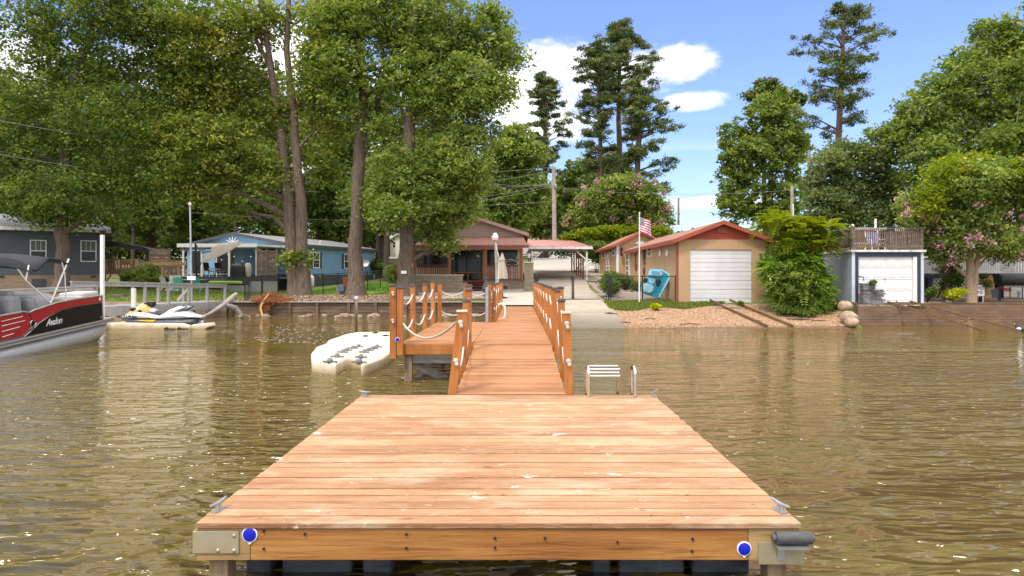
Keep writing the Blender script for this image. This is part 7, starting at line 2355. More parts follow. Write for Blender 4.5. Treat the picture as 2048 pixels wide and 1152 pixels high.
# ================================================================== trees and plants
L = {}
L['deep'] = leafmat('deep_green_leaves', (0.059, 0.111, 0.029), (0.124, 0.189, 0.043), (0.306, 0.332, 0.067), 0.46)
L['maple'] = leafmat('olive_maple_leaves', (0.083, 0.131, 0.029), (0.199, 0.244, 0.048), (0.501, 0.458, 0.109), 0.46)
L['mid'] = leafmat('mid_green_leaves', (0.099, 0.149, 0.038), (0.213, 0.277, 0.065), (0.439, 0.456, 0.119), 0.46)
L['dull'] = leafmat('dull_grey_green_leaves', (0.089, 0.127, 0.051), (0.167, 0.206, 0.081), (0.320, 0.337, 0.139), 0.46)
L['dark'] = leafmat('dark_woodland_leaves', (0.056, 0.095, 0.028), (0.123, 0.179, 0.044), (0.304, 0.322, 0.069), 0.46)
L['pine'] = leafmat('pine_needles', (0.063, 0.094, 0.034), (0.128, 0.163, 0.052), (0.271, 0.279, 0.090), 0.2)
L['light'] = leafmat('light_green_leaves', (0.093, 0.135, 0.027), (0.161, 0.214, 0.042), (0.273, 0.304, 0.065), 0.4)
L['lime'] = leafmat('yellow_green_and_sunlit_leaves', (0.116, 0.175, 0.011), (0.231, 0.289, 0.014), (0.405, 0.385, 0.022), 0.42)  # the hedge's own hue; elsewhere sunlight put into the leaf colour
L['chart'] = leafmat('chartreuse_leaves', (0.34, 0.40, 0.01), (0.50, 0.52, 0.02), (0.62, 0.58, 0.04), 0.35)
L['pink'] = leafmat('pink_blossom', (0.42, 0.16, 0.26), (0.60, 0.30, 0.42), (0.74, 0.48, 0.56), 0.3)
L['frond'] = leafmat('sumac_leaflets', (0.110, 0.209, 0.036), (0.207, 0.342, 0.049), (0.436, 0.574, 0.074), 0.4)


def leaves(name, C_, size, m_, parent, tints, up=0.35, aspect=0.55):
    """one small quad leaf per centre"""
    N = len(C_)
    C_ = np.asarray(C_)
    nrm = RNG.normal(0, 1, (N, 3)); nrm[:, 2] = np.abs(nrm[:, 2]) + up
    nrm /= np.linalg.norm(nrm, axis=1)[:, None]
    r_ = RNG.normal(0, 1, (N, 3))
    u = np.cross(nrm, r_); u /= np.linalg.norm(u, axis=1)[:, None]
    v = np.cross(nrm, u)
    s_ = (np.asarray(size) * RNG.uniform(0.45, 1.5, N))[:, None]
    V = np.zeros((N, 4, 3))
    V[:, 0] = C_ - u * s_; V[:, 1] = C_ + v * s_ * aspect - u * s_ * .1; V[:, 2] = C_ + u * s_; V[:, 3] = C_ - v * s_ * aspect - u * s_ * .1
    me = raw_mesh(name, V.reshape(-1, 3), N, 4, np.clip(tints, 0, 1))
    return link_mesh(name, me, m_, parent)


def crown_points(blobs, Y, n, clump=0.55, lpc=26, deep=1.0, shell=0.5):
    """blobs in photo pixels at depth Y -> leaf centres gathered in clumps, with a tint per leaf"""
    s_ = Y / F
    B3 = []
    for b in blobs:
        px, py, rx, ry = b[:4]; dy = b[4] if len(b) > 4 else RNG.uniform(-.5, .5) * deep * 2
        B3.append((X(px, Y), Y + dy, Z(py, Y), rx * s_, (rx + ry) * .5 * s_ * deep, ry * s_))
    w_ = np.array([b[3] * b[5] + .3 * b[4] for b in B3]); w_ /= w_.sum()
    nc = max(4, int(n / lpc))
    idx = RNG.choice(len(B3), nc, p=w_)
    Ba = np.array(B3)[idx]
    d = RNG.normal(0, 1, (nc, 3)); d /= np.linalg.norm(d, axis=1)[:, None]
    rr = RNG.uniform(0, 1, nc) ** shell
    cc = Ba[:, :3] + d * rr[:, None] * Ba[:, 3:6]
    ct = np.clip(RNG.normal(.45, .22, nc), 0, 1)
    cs = clump * RNG.uniform(.55, 1.35, nc)
    k = RNG.integers(0, nc, n)
    off = RNG.normal(0, 1, (n, 3)) * cs[k][:, None] * np.array([.5, .5, .30])
    # droop of the outer part of each spray
    off[:, 2] -= 0.25 * (off[:, 0] ** 2 + off[:, 1] ** 2)
    P_ = cc[k] + off
    t_ = ct[k] + RNG.normal(0, .10, n)
    return P_, t_, B3, cc


def trunk_path(q, pts, Y, flare=1.35, n=10, dY=None):
    P3 = []; R3 = []
    for i, (px, py, w_) in enumerate(pts):
        yy = Y + (dY[i] if dY else 0)
        P3.append(P(px, py, yy)); R3.append(w_ * .5 * Y / F)
    z0 = H(P3[0].x, P3[0].y)
    # refine with a slight wobble
    PP = [P3[0] + Vector((0, 0, min(0, z0 - P3[0].z) - .15))]; RR = [R3[0] * flare]
    if P3[0].z > z0 + .4: PP = [Vector((P3[0].x, P3[0].y, z0 - .15))]
    PP.append(PP[0] + Vector((0, 0, .45))); RR.append(R3[0] * 1.05)
    for i in range(len(P3) - 1):
        for k in range(1, 4):
            t_ = k / 3; p = P3[i].lerp(P3[i + 1], t_)
            if p.z < PP[-1].z + .05: continue
            PP.append(p + Vector((random.gauss(0, 1), random.gauss(0, 1), 0)) * R3[i] * .10); RR.append((R3[i] * (1 - t_) + R3[i + 1] * t_) * random.uniform(.95, 1.05))
    q.tube(PP, RR, n)
    return PP, RR


def tree(name, label, cat, Y, trunks, blobs, n, size, leaf, bark='bark', clump=.55, lpc=26, group=None, limbs=True, flare=1.35, deep=1.0, extra=None, shell=.5):
    base = P(trunks[0][0][0], trunks[0][0][1], Y); base.z = H(base.x, Y)
    t = thing(name, label, cat, base, group)
    q = MB(); paths = []
    for tr in trunks:
        if len(tr) > 0 and isinstance(tr[0], str):
            pts = tr[1]; P3 = [P(a, b_, Y + (k * .15)) for k, (a, b_, c) in enumerate(pts)]; R3 = [c * .5 * Y / F for a, b_, c in pts]
            q.tube(P3, R3, 8); paths.append((P3, R3))
        else: paths.append(trunk_path(q, tr, Y, flare, 12))
    PT, tn, B3, cc = crown_points(blobs, Y, n, clump, lpc, deep, shell)
    if limbs:
        allp = [(p, r) for P3, R3 in paths for p, r in zip(P3, R3)]
        for (bx_, by_, bz_, rx, ry, rz) in B3:
            c = Vector((bx_, by_, bz_))
            cand = [(p, r) for p, r in allp if p.z < bz_ - .2 * rz] or allp[:1]
            p, r = min(cand, key=lambda a: (a[0] - c).length + max(0, .8 - (c.z - a[0].z)) * 2)
            mid_ = p.lerp(c, .5) + Vector((random.gauss(0, .2), random.gauss(0, .2), .08 * (c - p).length))
            r0 = min(r * .55, .04 + .035 * (c - p).length)
            q.tube([p, mid_, c], [r0, r0 * .6, r0 * .3], 7)
            for k in range(5):
                d = Vector((random.gauss(0, 1), random.gauss(0, 1), random.gauss(.2, .6))).normalized()
                e = c + Vector((d.x * rx, d.y * ry, d.z * rz)) * .75
                st_ = p.lerp(c, random.uniform(.5, 1))
                q.tube([st_, st_.lerp(e, .5) + Vector((0, 0, .1)), e], [r0 * .35, r0 * .22, r0 * .08], 5)
    q.build('trunk', M[bark], t, smooth=True)
    leaves('crown', PT, size, L[leaf], t, tn)
    return t, B3, cc


# --- the four big shoreline trees
tree('tree', 'large deep green tree in front of the slate grey house at the left', 'tree', 37.6,
     [[(118, 590, 32), (121, 540, 27), (124, 470, 24), (131, 330, 20), (128, 250, 17), (150, 150, 14), (185, 60, 10), (172, -10, 8)], ['l', [(130, 250, 12), (100, 170, 10), (95, 60, 7), (80, -20, 5)]]],
     [(75, 70, 90, 80), (170, 30, 120, 80), (260, 110, 100, 90), (120, 170, 120, 90), (30, 240, 90, 80), (230, 250, 110, 80), (110, 290, 120, 70), (30, 350, 80, 60),
      (150, 385, 110, 50), (255, 350, 80, 60), (70, 420, 90, 28), (200, 430, 60, 22), (60, -30, 70, 50), (-40, 300, 60, 90), (-40, 140, 40, 60), (250, 20, 80, 60), (100, 430, 40, 25), (150, 440, 90, 16), (260, 420, 50, 20)],
     70000, .098, 'deep')
tree('tree', 'tall olive leaved tree with two tight trunks in front of the blue house', 'tree', 38.3,
     [[(590, 594, 30), (584, 500, 25), (577, 400, 22), (568, 330, 18), (560, 250, 15), (540, 120, 12), (520, 0, 9)],
      [(606, 594, 34), (603, 500, 25), (601, 400, 21), (592, 300, 18), (586, 220, 15), (574, 100, 12), (578, -20, 9)], ['l', [(545, 140, 9), (500, 60, 7), (470, -10, 5)]]],
     [(330, 50, 80, 70), (420, 60, 100, 90), (520, 40, 80, 50), (650, 20, 80, 50), (660, 90, 60, 50), (350, 190, 80, 80), (450, 200, 100, 90), (310, 280, 60, 60),
      (400, 300, 100, 70), (480, 300, 70, 70), (545, 340, 40, 50), (370, 380, 55, 40), (430, 370, 60, 50), (620, 180, 45, 55), (660, 250, 50, 45), (545, 220, 45, 50), (560, 410, 22, 22), (595, 514, 30, 12, -.3), (640, 330, 40, 40), (430, 130, 120, 60), (470, 420, 22, 22)],
     68000, .110, 'maple', clump=.6)
tree('tree', 'tall straight grey trunked tree forking high up, right of the twin trunked tree', 'tree', 37.9,
     [[(712, 592, 38), (712, 500, 27), (716, 400, 23), (719, 290, 24), (728, 200, 17), (722, 110, 13), (715, -10, 9)], ['l', [(721, 290, 15), (745, 230, 13), (765, 170, 11), (792, 90, 7)]]],
     [(700, 40, 80, 60), (780, 50, 70, 55), (700, 140, 70, 50), (640, 130, 50, 50), (785, 160, 50, 45), (740, 220, 35, 25), (690, 210, 40, 35), (740, -20, 100, 40), (670, 180, 50, 50), (760, 260, 30, 25)],
     34000, .105, 'mid')
tree('tree', 'largest shoreline tree with the thickest trunk and low dark boughs over the porch', 'tree', 37.7,
     [[(812, 592, 44), (812, 530, 31), (814, 450, 28), (816, 380, 26), (818, 300, 25), (822, 180, 22), (822, 100, 18), (832, 0, 14)],
      ['l', [(820, 330, 13), (862, 270, 11), (882, 200, 9), (893, 90, 7)]], ['l', [(816, 270, 10), (803, 215, 8), (815, 150, 6)]]],
     [(870, 40, 90, 70), (960, 70, 80, 60), (1012, 110, 46, 30), (1000, 170, 45, 35), (930, 170, 80, 55), (860, 200, 60, 50), (950, 270, 55, 40), (900, 330, 70, 50),
      (850, 390, 85, 50), (910, 420, 55, 40), (800, 430, 45, 30, -2), (860, 462, 60, 26), (770, 400, 40, 35), (985, 20, 35, 28), (830, 110, 60, 60), (935, 370, 45, 35), (870, 290, 60, 50), (880, 120, 80, 60),
      (890, 490, 34, 16), (940, 340, 50, 40), (800, 340, 50, 50), (965, 215, 60, 30)],
     72000, .105, 'mid')

# --- woodland behind the houses on the left
names = ['behind the chimney end of the grey house', 'behind the middle of the grey house roof', 'behind the new lumber deck', 'behind the dark rolled awning', 'behind the patio bar',
         'behind the left end of the blue house', 'behind the peak of the blue house', 'behind the roof of the blue house', 'seen between the twin trunk and the straight trunk',
         'just right of the straight grey trunk', 'left of the thickest trunk', 'behind the low boughs of the thickest tree']
wx = [-30, 50, 130, 215, 300, 385, 465, 540, 640, 690, 765, 880]
for k, (x, nm) in enumerate(zip(wx, names)):
    Yk = [70, 84, 76, 66, 88, 72, 92, 80, 90, 86, 94, 92][k]
    kk = [0, 1, 2][k % 3]
    s_ = 80 / Yk
    yb = HY - (H(X(x, Yk), Yk) - CZ) * F / Yk
    top_ = 190 + RNG.integers(-40, 50)
    blobs_ = [(x + RNG.uniform(-35, 35), top_ + (yb - 60 - top_) * (j / 7), (45 + 35 * math.sin(math.pi * (j + 1) / 9)) * s_, 42 * s_) for j in range(8)]
    blobs_ += [(x + RNG.uniform(-60, 60), top_ + RNG.uniform(50, 230), 45 * s_, 38 * s_) for j in range(5)]
    tree('woodland_tree', ('dark', 'tall dark', 'broad dark')[kk] + ' woodland tree ' + nm, 'tree', Yk,
         [[(x, yb, 20 * s_), (x + RNG.uniform(-5, 5), yb - 120, 15 * s_), (x + RNG.uniform(-10, 10), top_ + 60, 9 * s_)]], blobs_,
         17000, .25, 'dark', 'bark_dark', clump=.9, lpc=20, group='woodland trees behind the left houses')
# slender trunks standing in front of the dark wood
for k, (x, Yk, w_, yt, lb) in enumerate(((772, 60, 12, 330, 'slim dark tree trunk behind the lawn fence, nearer the thick trunk'), (755, 66, 9, 340, 'thin dark tree behind the lawn fence, nearer the straight trunk'),
                                 (470, 64, 8, 300, 'slim tree rising just behind the peak of the blue house'), (265, 60, 8, 330, 'thin tree behind the wooden deck'))):
    yb = HY - (H(X(x, Yk), Yk) - CZ) * F / Yk
    tree('tree', lb, 'tree', Yk, [[(x, yb, w_), (x + 2, (yb + yt) / 2, w_ * .8), (x - 2, yt, w_ * .5)]], [(x + 10, yt + 20, 60, 50), (x - 30, yt + 60, 45, 35), (x + 30, yt + 90, 40, 30)], 13000, .17, 'deep', 'bark_dark', clump=.8)


def foliage_mass(name, label, x0, x1, Y0_, Y1_, h0, h1, n, size, leaf):
    """far woods too dense to count: leaf clumps over a band of ground"""
    nc = int(n / 22)
    cx_ = RNG.uniform(x0, x1, nc); cy_ = RNG.uniform(Y0_, Y1_, nc)
    ridge = h0 + (h1 - h0) * (.5 + .28 * np.sin(cx_ * .21) + .22 * np.sin(cx_ * .53 + 1.7))
    cz_ = np.array([H(a, b_) for a, b_ in zip(cx_, cy_)]) + ridge * RNG.uniform(0, 1, nc) ** .6
    k = RNG.integers(0, nc, n)
    C_ = np.stack([cx_, cy_, cz_], 1)[k] + RNG.normal(0, 1, (n, 3)) * np.array([1.1, 1.1, .6])
    o = leaves(name, C_, size, L[leaf], None, np.clip(RNG.normal(.4, .2, nc), 0, 1)[k] + RNG.normal(0, .12, n))
    tag(o, label, kind='stuff')
    return o


foliage_mass('far_woods', 'dense dark far woods behind the left houses', -110, -8, 126, 140, 13, 20, 60000, .42, 'dark')
foliage_mass('far_woods', 'far woods behind the centre house and the carport', -12, 22, 130, 145, 9, 15, 26000, .42, 'mid')
foliage_mass('far_woods', 'low far treeline on the horizon at the right', 18, 150, 170, 190, 5, 9, 50000, .6, 'dull')
foliage_mass('undergrowth', 'dark undergrowth at the foot of the woodland trees', -75, -21, 95, 96.4, 1.2, 4.5, 26000, .26, 'dark')

# --- trees in the middle distance, centre
tree('tree', 'rounded green tree behind the taupe house gable, left of the first pine', 'tree', 92, [[(1030, 500, 12), (1028, 400, 10), (1030, 300, 6)]],
     [(1030, 275, 35, 25), (1010, 310, 40, 35), (1055, 310, 38, 35), (1030, 350, 50, 40), (1000, 390, 45, 40), (1060, 390, 45, 40), (1030, 430, 55, 30), (985, 340, 25, 40)], 26000, .26, 'mid', 'bark_dark', clump=.9)
tree('tree', 'dark bushy evergreen behind the carport roof right of the tall utility pole', 'tree', 106, [[(1160, 490, 12), (1160, 400, 8), (1160, 340, 5)]],
     [(1170, 340, 40, 28), (1140, 370, 40, 30), (1200, 360, 45, 40), (1160, 410, 50, 35), (1135, 440, 40, 28), (1180, 440, 50, 30), (1225, 400, 40, 40), (1230, 330, 30, 30)], 22000, .29, 'dark', 'bark_dark', clump=.9)
tree('tree', 'small light green tree between the taupe house and the utility pole', 'tree', 106, [[(1082, 495, 7), (1080, 460, 5), (1080, 440, 3)]],
     [(1080, 440, 24, 22), (1092, 460, 22, 14), (1066, 462, 16, 12), (1100, 425, 20, 25)], 8000, .26, 'light', 'bark_dark', clump=.6)
tree('tree', 'pale grey green tree just right of the taupe house gable, behind the far house', 'tree', 122, [[(1010, 490, 8), (1010, 440, 5)]], [(1000, 430, 25, 22), (1025, 445, 25, 18), (980, 450, 20, 16)], 7000, .3, 'dull', 'bark_dark', clump=.9)


def pine(label, Y, trunk, levels, n_needles=30000, size=.26):
    base = P(trunk[0][0], trunk[0][1], Y); base.z = H(base.x, Y)
    t = thing('pine_tree', label, 'pine tree', base)
    q = MB(); PP, RR = trunk_path(q, trunk, Y, 1.2, 10)
    s_ = Y / F; cl_ = []
    def at_z(z):
        for a, b_ in zip(PP, PP[1:]):
            if a.z <= z <= b_.z: return a.lerp(b_, (z - a.z) / max(1e-4, b_.z - a.z))
        return PP[-1]
    for (py, lf, rt_) in levels:
        z = Z(py, Y)
        nb = 5
        for k in range(nb):
            a = 2 * math.pi * (k + random.uniform(-.42, .42)) / nb
            reach = (rt_ if math.cos(a) > 0 else lf) * s_
            ln_ = (abs(math.cos(a)) * reach + (1 - abs(math.cos(a))) * (lf + rt_) * .5 * s_) * random.choice((random.uniform(.4, .7), random.uniform(.8, 1.12), random.uniform(.8, 1.12)))
            z = Z(py, Y) + random.uniform(-.7, .7)
            p0 = at_z(z - .28 * ln_)
            e = Vector((p0.x + math.cos(a) * ln_, p0.y + math.sin(a) * ln_, z + random.uniform(-.35, .25)))
            m_ = p0.lerp(e, .5) + Vector((0, 0, .06 * ln_ + random.uniform(-.1, .2)))
            q.tube([p0, m_, e], [.07 + .012 * ln_, .05, .02], 6)
            for j in range(6):
                f_ = random.uniform(.42, 1.04)
                pc_ = (p0.lerp(m_, f_ * 2) if f_ < .5 else m_.lerp(e, f_ * 2 - 1)) + Vector((random.gauss(0, .45), random.gauss(0, .45), random.gauss(.10, .24)))
                cl_.append((pc_.x, pc_.y, pc_.z, random.uniform(.24, .52)))
    q.build('trunk', M['bark_pine'], t, smooth=True)
    cl_ = np.array(cl_)
    n_needles = int(n_needles * 1.5); size *= .84; k = RNG.integers(0, len(cl_), n_needles)
    C_ = cl_[k, :3] + RNG.normal(0, 1, (n_needles, 3)) * cl_[k, 3:4] * np.array([.72, .72, .34])
    tn = np.clip(RNG.normal(.42, .2, len(cl_)), 0, 1)[k] + RNG.normal(0, .15, n_needles)
    leaves('crown', C_, size, L['pine'], t, tn, up=.2, aspect=.22)
    return t


pine('slender pine, leftmost of the tall pines, beside the big round tree', 110, [(1091, 500, 13), (1091, 400, 12), (1090, 280, 9), (1089, 158, 5)],
     [(158, 15, 14), (170, 28, 26), (184, 40, 32), (202, 42, 50), (222, 44, 54), (246, 50, 58), (268, 48, 60), (292, 38, 50), (316, 30, 36), (336, 24, 30)], 15000, .32)
pine('dark pine, second of the tall pines, with its trunk left of the tallest one', 80, [(1204, 500, 12), (1203, 400, 10), (1200, 280, 8), (1194, 100, 5)],
     [(100, 14, 20), (114, 32, 28), (130, 44, 34), (150, 46, 34), (168, 40, 30), (192, 42, 32), (214, 50, 34), (236, 46, 36), (262, 40, 36), (290, 40, 36), (318, 40, 40), (345, 44, 46), (370, 50, 50)], 19000)
pine('tallest pine in the middle of the pine group behind the pink tree', 84, [(1238, 500, 15), (1238, 380, 13), (1238, 240, 10), (1240, 62, 5)],
     [(62, 20, 20), (76, 30, 34), (92, 36, 54), (108, 30, 72), (126, 30, 82), (146, 32, 78), (166, 34, 84), (186, 38, 92), (204, 30, 96)], 17000)
pine('pine with long drooping right boughs, rightmost of the pine group', 78, [(1272, 500, 13), (1274, 400, 12), (1278, 280, 10), (1281, 192, 5)],
     [(192, 18, 22), (206, 30, 50), (226, 36, 66), (248, 34, 70), (270, 30, 80), (296, 36, 88), (322, 40, 98), (350, 42, 100), (378, 30, 84), (404, 26, 64), (425, 20, 60)], 18000)
pine('lone tall pine standing clear against the blue sky at the right', 72, [(1673, 480, 16), (1674, 340, 14), (1678, 240, 12), (1684, 120, 9), (1690, 22, 4)],
     [(20, 22, 30), (40, 60, 44), (72, 100, 50), (92, 108, 76), (112, 50, 86), (140, 105, 56), (152, 110, 70), (172, 50, 92), (204, 60, 88), (244, 90, 50)], 13000, .24)

# --- right hand trees
tree('tree', 'round topped green tree behind the right slope of the garage roof', 'tree', 80, [[(1538, 500, 14), (1540, 400, 12), (1545, 300, 9), (1542, 220, 5)]],
     [(1545, 195, 40, 28), (1530, 230, 55, 35), (1580, 240, 42, 45), (1490, 270, 50, 40), (1470, 310, 42, 36), (1540, 310, 75, 55), (1485, 360, 50, 45), (1570, 380, 60, 50), (1500, 420, 60, 30), (1590, 300, 36, 50), (1560, 430, 60, 28), (1460, 400, 30, 35)], 27000, .23, 'mid', 'bark_dark', clump=.7)
tree('pine_tree', 'dark pine top poking above the round green tree behind the garage', 'pine tree', 86, [[(1530, 500, 10), (1528, 300, 8), (1528, 180, 5)]], [(1528, 172, 22, 12), (1510, 190, 22, 10), (1550, 190, 22, 10), (1590, 196, 22, 14)], 5000, .22, 'pine', 'bark_pine', clump=.6)
tree('tree', 'dull green willowy tree behind the boathouse roof deck', 'tree', 60, [[(1712, 500, 12), (1712, 420, 10), (1710, 340, 6)]],
     [(1700, 300, 50, 30), (1730, 320, 60, 40), (1655, 340, 42, 42), (1780, 350, 45, 45), (1690, 380, 75, 45), (1770, 400, 60, 45), (1650, 410, 45, 40), (1720, 435, 85, 28), (1800, 420, 40, 40)], 34000, .15, 'dull', 'bark_dark', clump=.7)
tree('tree', 'very large spreading tree filling the sky at the right edge', 'tree', 57, [[(1992, 480, 22), (1996, 380, 18), (2004, 250, 14), (2012, 100, 8)], ['l', [(1996, 360, 12), (1930, 300, 9), (1880, 240, 6)]]],
     [(1990, 60, 50, 30), (2030, 90, 60, 45), (1960, 130, 60, 50), (1890, 180, 55, 50), (1835, 225, 50, 45), (1795, 280, 45, 40), (1890, 260, 75, 50), (1975, 220, 75, 60), (1845, 310, 60, 40), (2045, 200, 60, 70), (1985, 300, 70, 40), (2060, 20, 30, 25),
      (1760, 262, 20, 12), (1810, 250, 20, 16), (1850, 350, 60, 30), (2060, 310, 50, 50)], 42000, .17, 'mid', clump=.75)
tree('tree', 'pale yellowish tree behind the top of the pink flowering tree at the right edge', 'tree', 50, [[(2040, 480, 12), (2035, 360, 9), (2030, 280, 5)]], [(2020, 265, 50, 18), (2060, 280, 40, 30), (1985, 285, 30, 14), (2050, 140, 30, 40)], 12000, .14, 'light', clump=.6)
tree('tree', 'bright yellow green tree at the left picture edge behind the first tree', 'tree', 56, [[(-20, 560, 14), (-15, 400, 11), (-5, 250, 7)]], [(0, 230, 50, 40), (-10, 290, 50, 45), (20, 300, 30, 20), (-20, 350, 40, 50), (0, 180, 30, 20)], 16000, .15, 'lime', clump=.7)  # yellow-green leaf colour stands in for the light this tree catches

# --- crape myrtle in the centre and at the right
def blossoms(t, B3, n, Y, spread=.14, zmin=None, size=.05, fr=1.0):
    cc = []
    for _ in range(n):
        b = B3[RNG.integers(0, len(B3))]
        d = RNG.normal(0, 1, 3); d[1] = -abs(d[1]) if random.random() < .6 else d[1]; d /= np.linalg.norm(d)
        cc.append(np.array(b[:3]) + d * np.array(b[3:6]) * fr)
    cc = np.array(cc); m_ = 34
    k = np.repeat(np.arange(n), m_)
    sc__ = RNG.uniform(.6, 1.4, n)[k][:, None]
    C_ = cc[k] + RNG.normal(0, 1, (n * m_, 3)) * np.array([spread, spread, spread * 1.0]) * sc__
    leaves('blossoms', C_, size, L['pink'], t, RNG.normal(.5, .25, n)[k] + RNG.normal(0, .15, n * m_), up=0, aspect=.9)


t, B3, cc = tree('crape_myrtle', 'wide pink dotted crape myrtle behind the shed and the flag', 'tree', 63, [[(1235, 490, 9), (1238, 440, 7), (1240, 400, 5)]],
                 [(1240, 375, 50, 25), (1200, 395, 45, 30), (1280, 390, 45, 28), (1180, 430, 40, 25), (1240, 420, 70, 35), (1310, 420, 38, 28), (1290, 445, 55, 18), (1160, 440, 30, 16)], 34000, .14, 'mid', 'bark_dark', clump=.6)
blossoms(t, B3, 48, 63, .18, size=.085)
YI = 29.8
t, B3, cc = tree('crape_myrtle', 'big crape myrtle with pink blossom and a smooth pale trunk at the right', 'tree', YI,
                 [[(1941, 594, 17), (1940, 540, 15), (1938, 490, 13), (1930, 440, 9)], [(1948, 594, 11), (1951, 540, 11), (1965, 480, 9), (1990, 430, 6)]],
                 [(1930, 370, 70, 40), (2000, 360, 70, 45), (1870, 400, 50, 35), (1865, 440, 45, 34), (1930, 430, 75, 50), (2010, 430, 70, 55), (2055, 390, 40, 60), (1905, 480, 48, 28), (1985, 485, 60, 32), (2045, 490, 36, 40), (1835, 440, 26, 18), (1890, 510, 28, 20)],
                 46000, .075, 'mid', 'bark_smooth', clump=.38, flare=1.2)
blossoms(t, [b for b in B3 if b[2] < Z(375, YI)], 85, YI, .10, size=.045, fr=1.08)
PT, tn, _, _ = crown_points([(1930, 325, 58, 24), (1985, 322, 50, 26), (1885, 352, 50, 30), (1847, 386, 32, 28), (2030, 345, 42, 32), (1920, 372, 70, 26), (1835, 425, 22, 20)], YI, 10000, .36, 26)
leaves('lit_crown_top', PT, .075, L['lime'], t, tn)  # brighter lime colour stands in for sunlight on the crown top
tree('vine_covered_tree', 'short dark trunk wrapped in leafy vine left of the crape myrtle trunk', 'tree', 31.2, [[(1897, 585, 15), (1893, 540, 13), (1890, 480, 10)]],
     [(1908, 530, 16, 26), (1902, 560, 12, 14), (1888, 500, 20, 16), (1880, 470, 26, 20)], 7000, .06, 'deep', clump=.28, limbs=False)


def fronds(name, blobs, Y, n, m_, parent, ln=.75, nl=11, lsz=.105):
    s_ = Y / F; V = []; T = []
    w_ = np.array([b[2] * b[3] for b in blobs], float); w_ /= w_.sum()
    for _ in range(n):
        b = blobs[RNG.choice(len(blobs), p=w_)]
        d = RNG.normal(0, 1, 3); d /= np.linalg.norm(d)
        c = np.array([X(b[0], Y), Y + RNG.uniform(-.3, .3), Z(b[1], Y)])
        R_ = np.array([b[2] * s_, (b[2] + b[3]) * .5 * s_, b[3] * s_])
        p0 = c + d * R_ * RNG.uniform(.45, .95)
        out = np.array([d[0], d[1], .25 + .5 * d[2]]) + RNG.normal(0, .35, 3); out /= np.linalg.norm(out)
        L_ = ln * RNG.uniform(.6, 1.2)
        side = np.cross(out, [0, 0, 1.0]); side /= (np.linalg.norm(side) + 1e-6)
        tt = RNG.normal(.5, .2)
        for i in range(nl):
            f_ = (i + 1) / nl
            p = p0 + out * L_ * f_ + np.array([0, 0, -1.0]) * L_ * .45 * f_ ** 2
            ls = lsz * (1.1 - .5 * f_)
            for sd_ in (-1, 1):
                tip = p + side * sd_ * ls * 1.7 + out * ls * .5 + np.array([0, 0, -.35 * ls]) + RNG.normal(0, .012, 3)
                wv = out * ls * .36
                mid_ = (p + tip) / 2
                V += [p, mid_ + wv, tip, mid_ - wv]; T.append(tt + RNG.normal(0, .08))
    me = raw_mesh(name, np.array(V), len(T), 4, np.clip(T, 0, 1))
    return link_mesh(name, me, m_, parent)


YJm = 29.9
jt = thing('sumac_tree', 'bright feathery leaved tree between the tan garage and the grey boathouse', 'tree', (X(1608, YJm), YJm, .7))
q = MB()
for pts in ([(1606, 606, 10), (1610, 560, 8), (1618, 500, 6), (1640, 455, 3)], [(1600, 606, 8), (1585, 550, 6), (1575, 490, 5), (1565, 440, 3)], [(1612, 606, 7), (1640, 580, 5), (1655, 550, 3)], [(1610, 540, 6), (1600, 480, 4), (1600, 440, 2)]):
    q.tube([P(a, b_, YJm) for a, b_, c in pts], [c * .5 * YJm / F for a, b_, c in pts], 8)
q.build('trunk', M['bark_dark'], jt, smooth=True)
fronds('crown', [(1595, 565, 42, 26), (1550, 545, 20, 20), (1632, 585, 20, 22), (1562, 592, 20, 12), (1610, 602, 36, 12), (1630, 552, 20, 14), (1600, 522, 40, 16), (1590, 505, 34, 10), (1536, 530, 10, 10), (1645, 612, 12, 8)], YJm, 1200, L['frond'], jt, .66, 9, .15)
fronds('sunlit_top', [(1556, 440, 34, 8), (1600, 456, 40, 16), (1650, 456, 26, 10), (1590, 482, 40, 10), (1630, 488, 34, 12), (1526, 448, 14, 6), (1662, 474, 14, 8)], YJm, 640, L['lime'], jt, .66, 9, .135)  # upper fronds coloured brighter to paint in the sunlight on them

PT, tn, _, _ = crown_points([(1600, 560, 62, 40), (1560, 560, 40, 36), (1640, 580, 34, 32), (1600, 505, 50, 24), (1600, 600, 60, 20)], YJm, 9000, .3, 22)
leaves('inner_leaves', PT, .07, L['mid'], jt, tn)


def bush(name, label, Y, blobs, n, size, leaf, cat='bush', clump=.2, group=None, pot=None):
    c = P(blobs[0][0], blobs[0][1], Y)
    t_ = thing(name, label, cat, (c.x, Y, H(c.x, Y)), group)
    PT, tn, B3, cc = crown_points(blobs, Y, n, clump, 22, 1.0)
    leaves('foliage', PT, size, L[leaf], t_, tn)
    q = MB(); g0 = Vector((c.x, Y, H(c.x, Y) - .05))
    for k in range(7 if n > 1000 else 0):
        b = B3[k % len(B3)]
        e = Vector(b[:3]) + Vector((random.gauss(0, .5) * b[3], random.gauss(0, .5) * b[4], .3 * b[5]))
        q.tube([g0 + Vector((random.gauss(0, .05), 0, 0)), g0.lerp(e, .5), e], [.02, .014, .006], 5)
    if q.v: q.build('stems', M['bark_dark'], t_)
    if pot:
        q = MB(); z0 = pot[1]; q.lathe([(pot[0] * .7, 0), (pot[0], pot[2]), (pot[0] * 1.08, pot[2]), (pot[0] * .9, pot[2] * .95)], (c.x, Y, z0), 14); q.build('pot', pot[3], t_, smooth=True)
    return t_


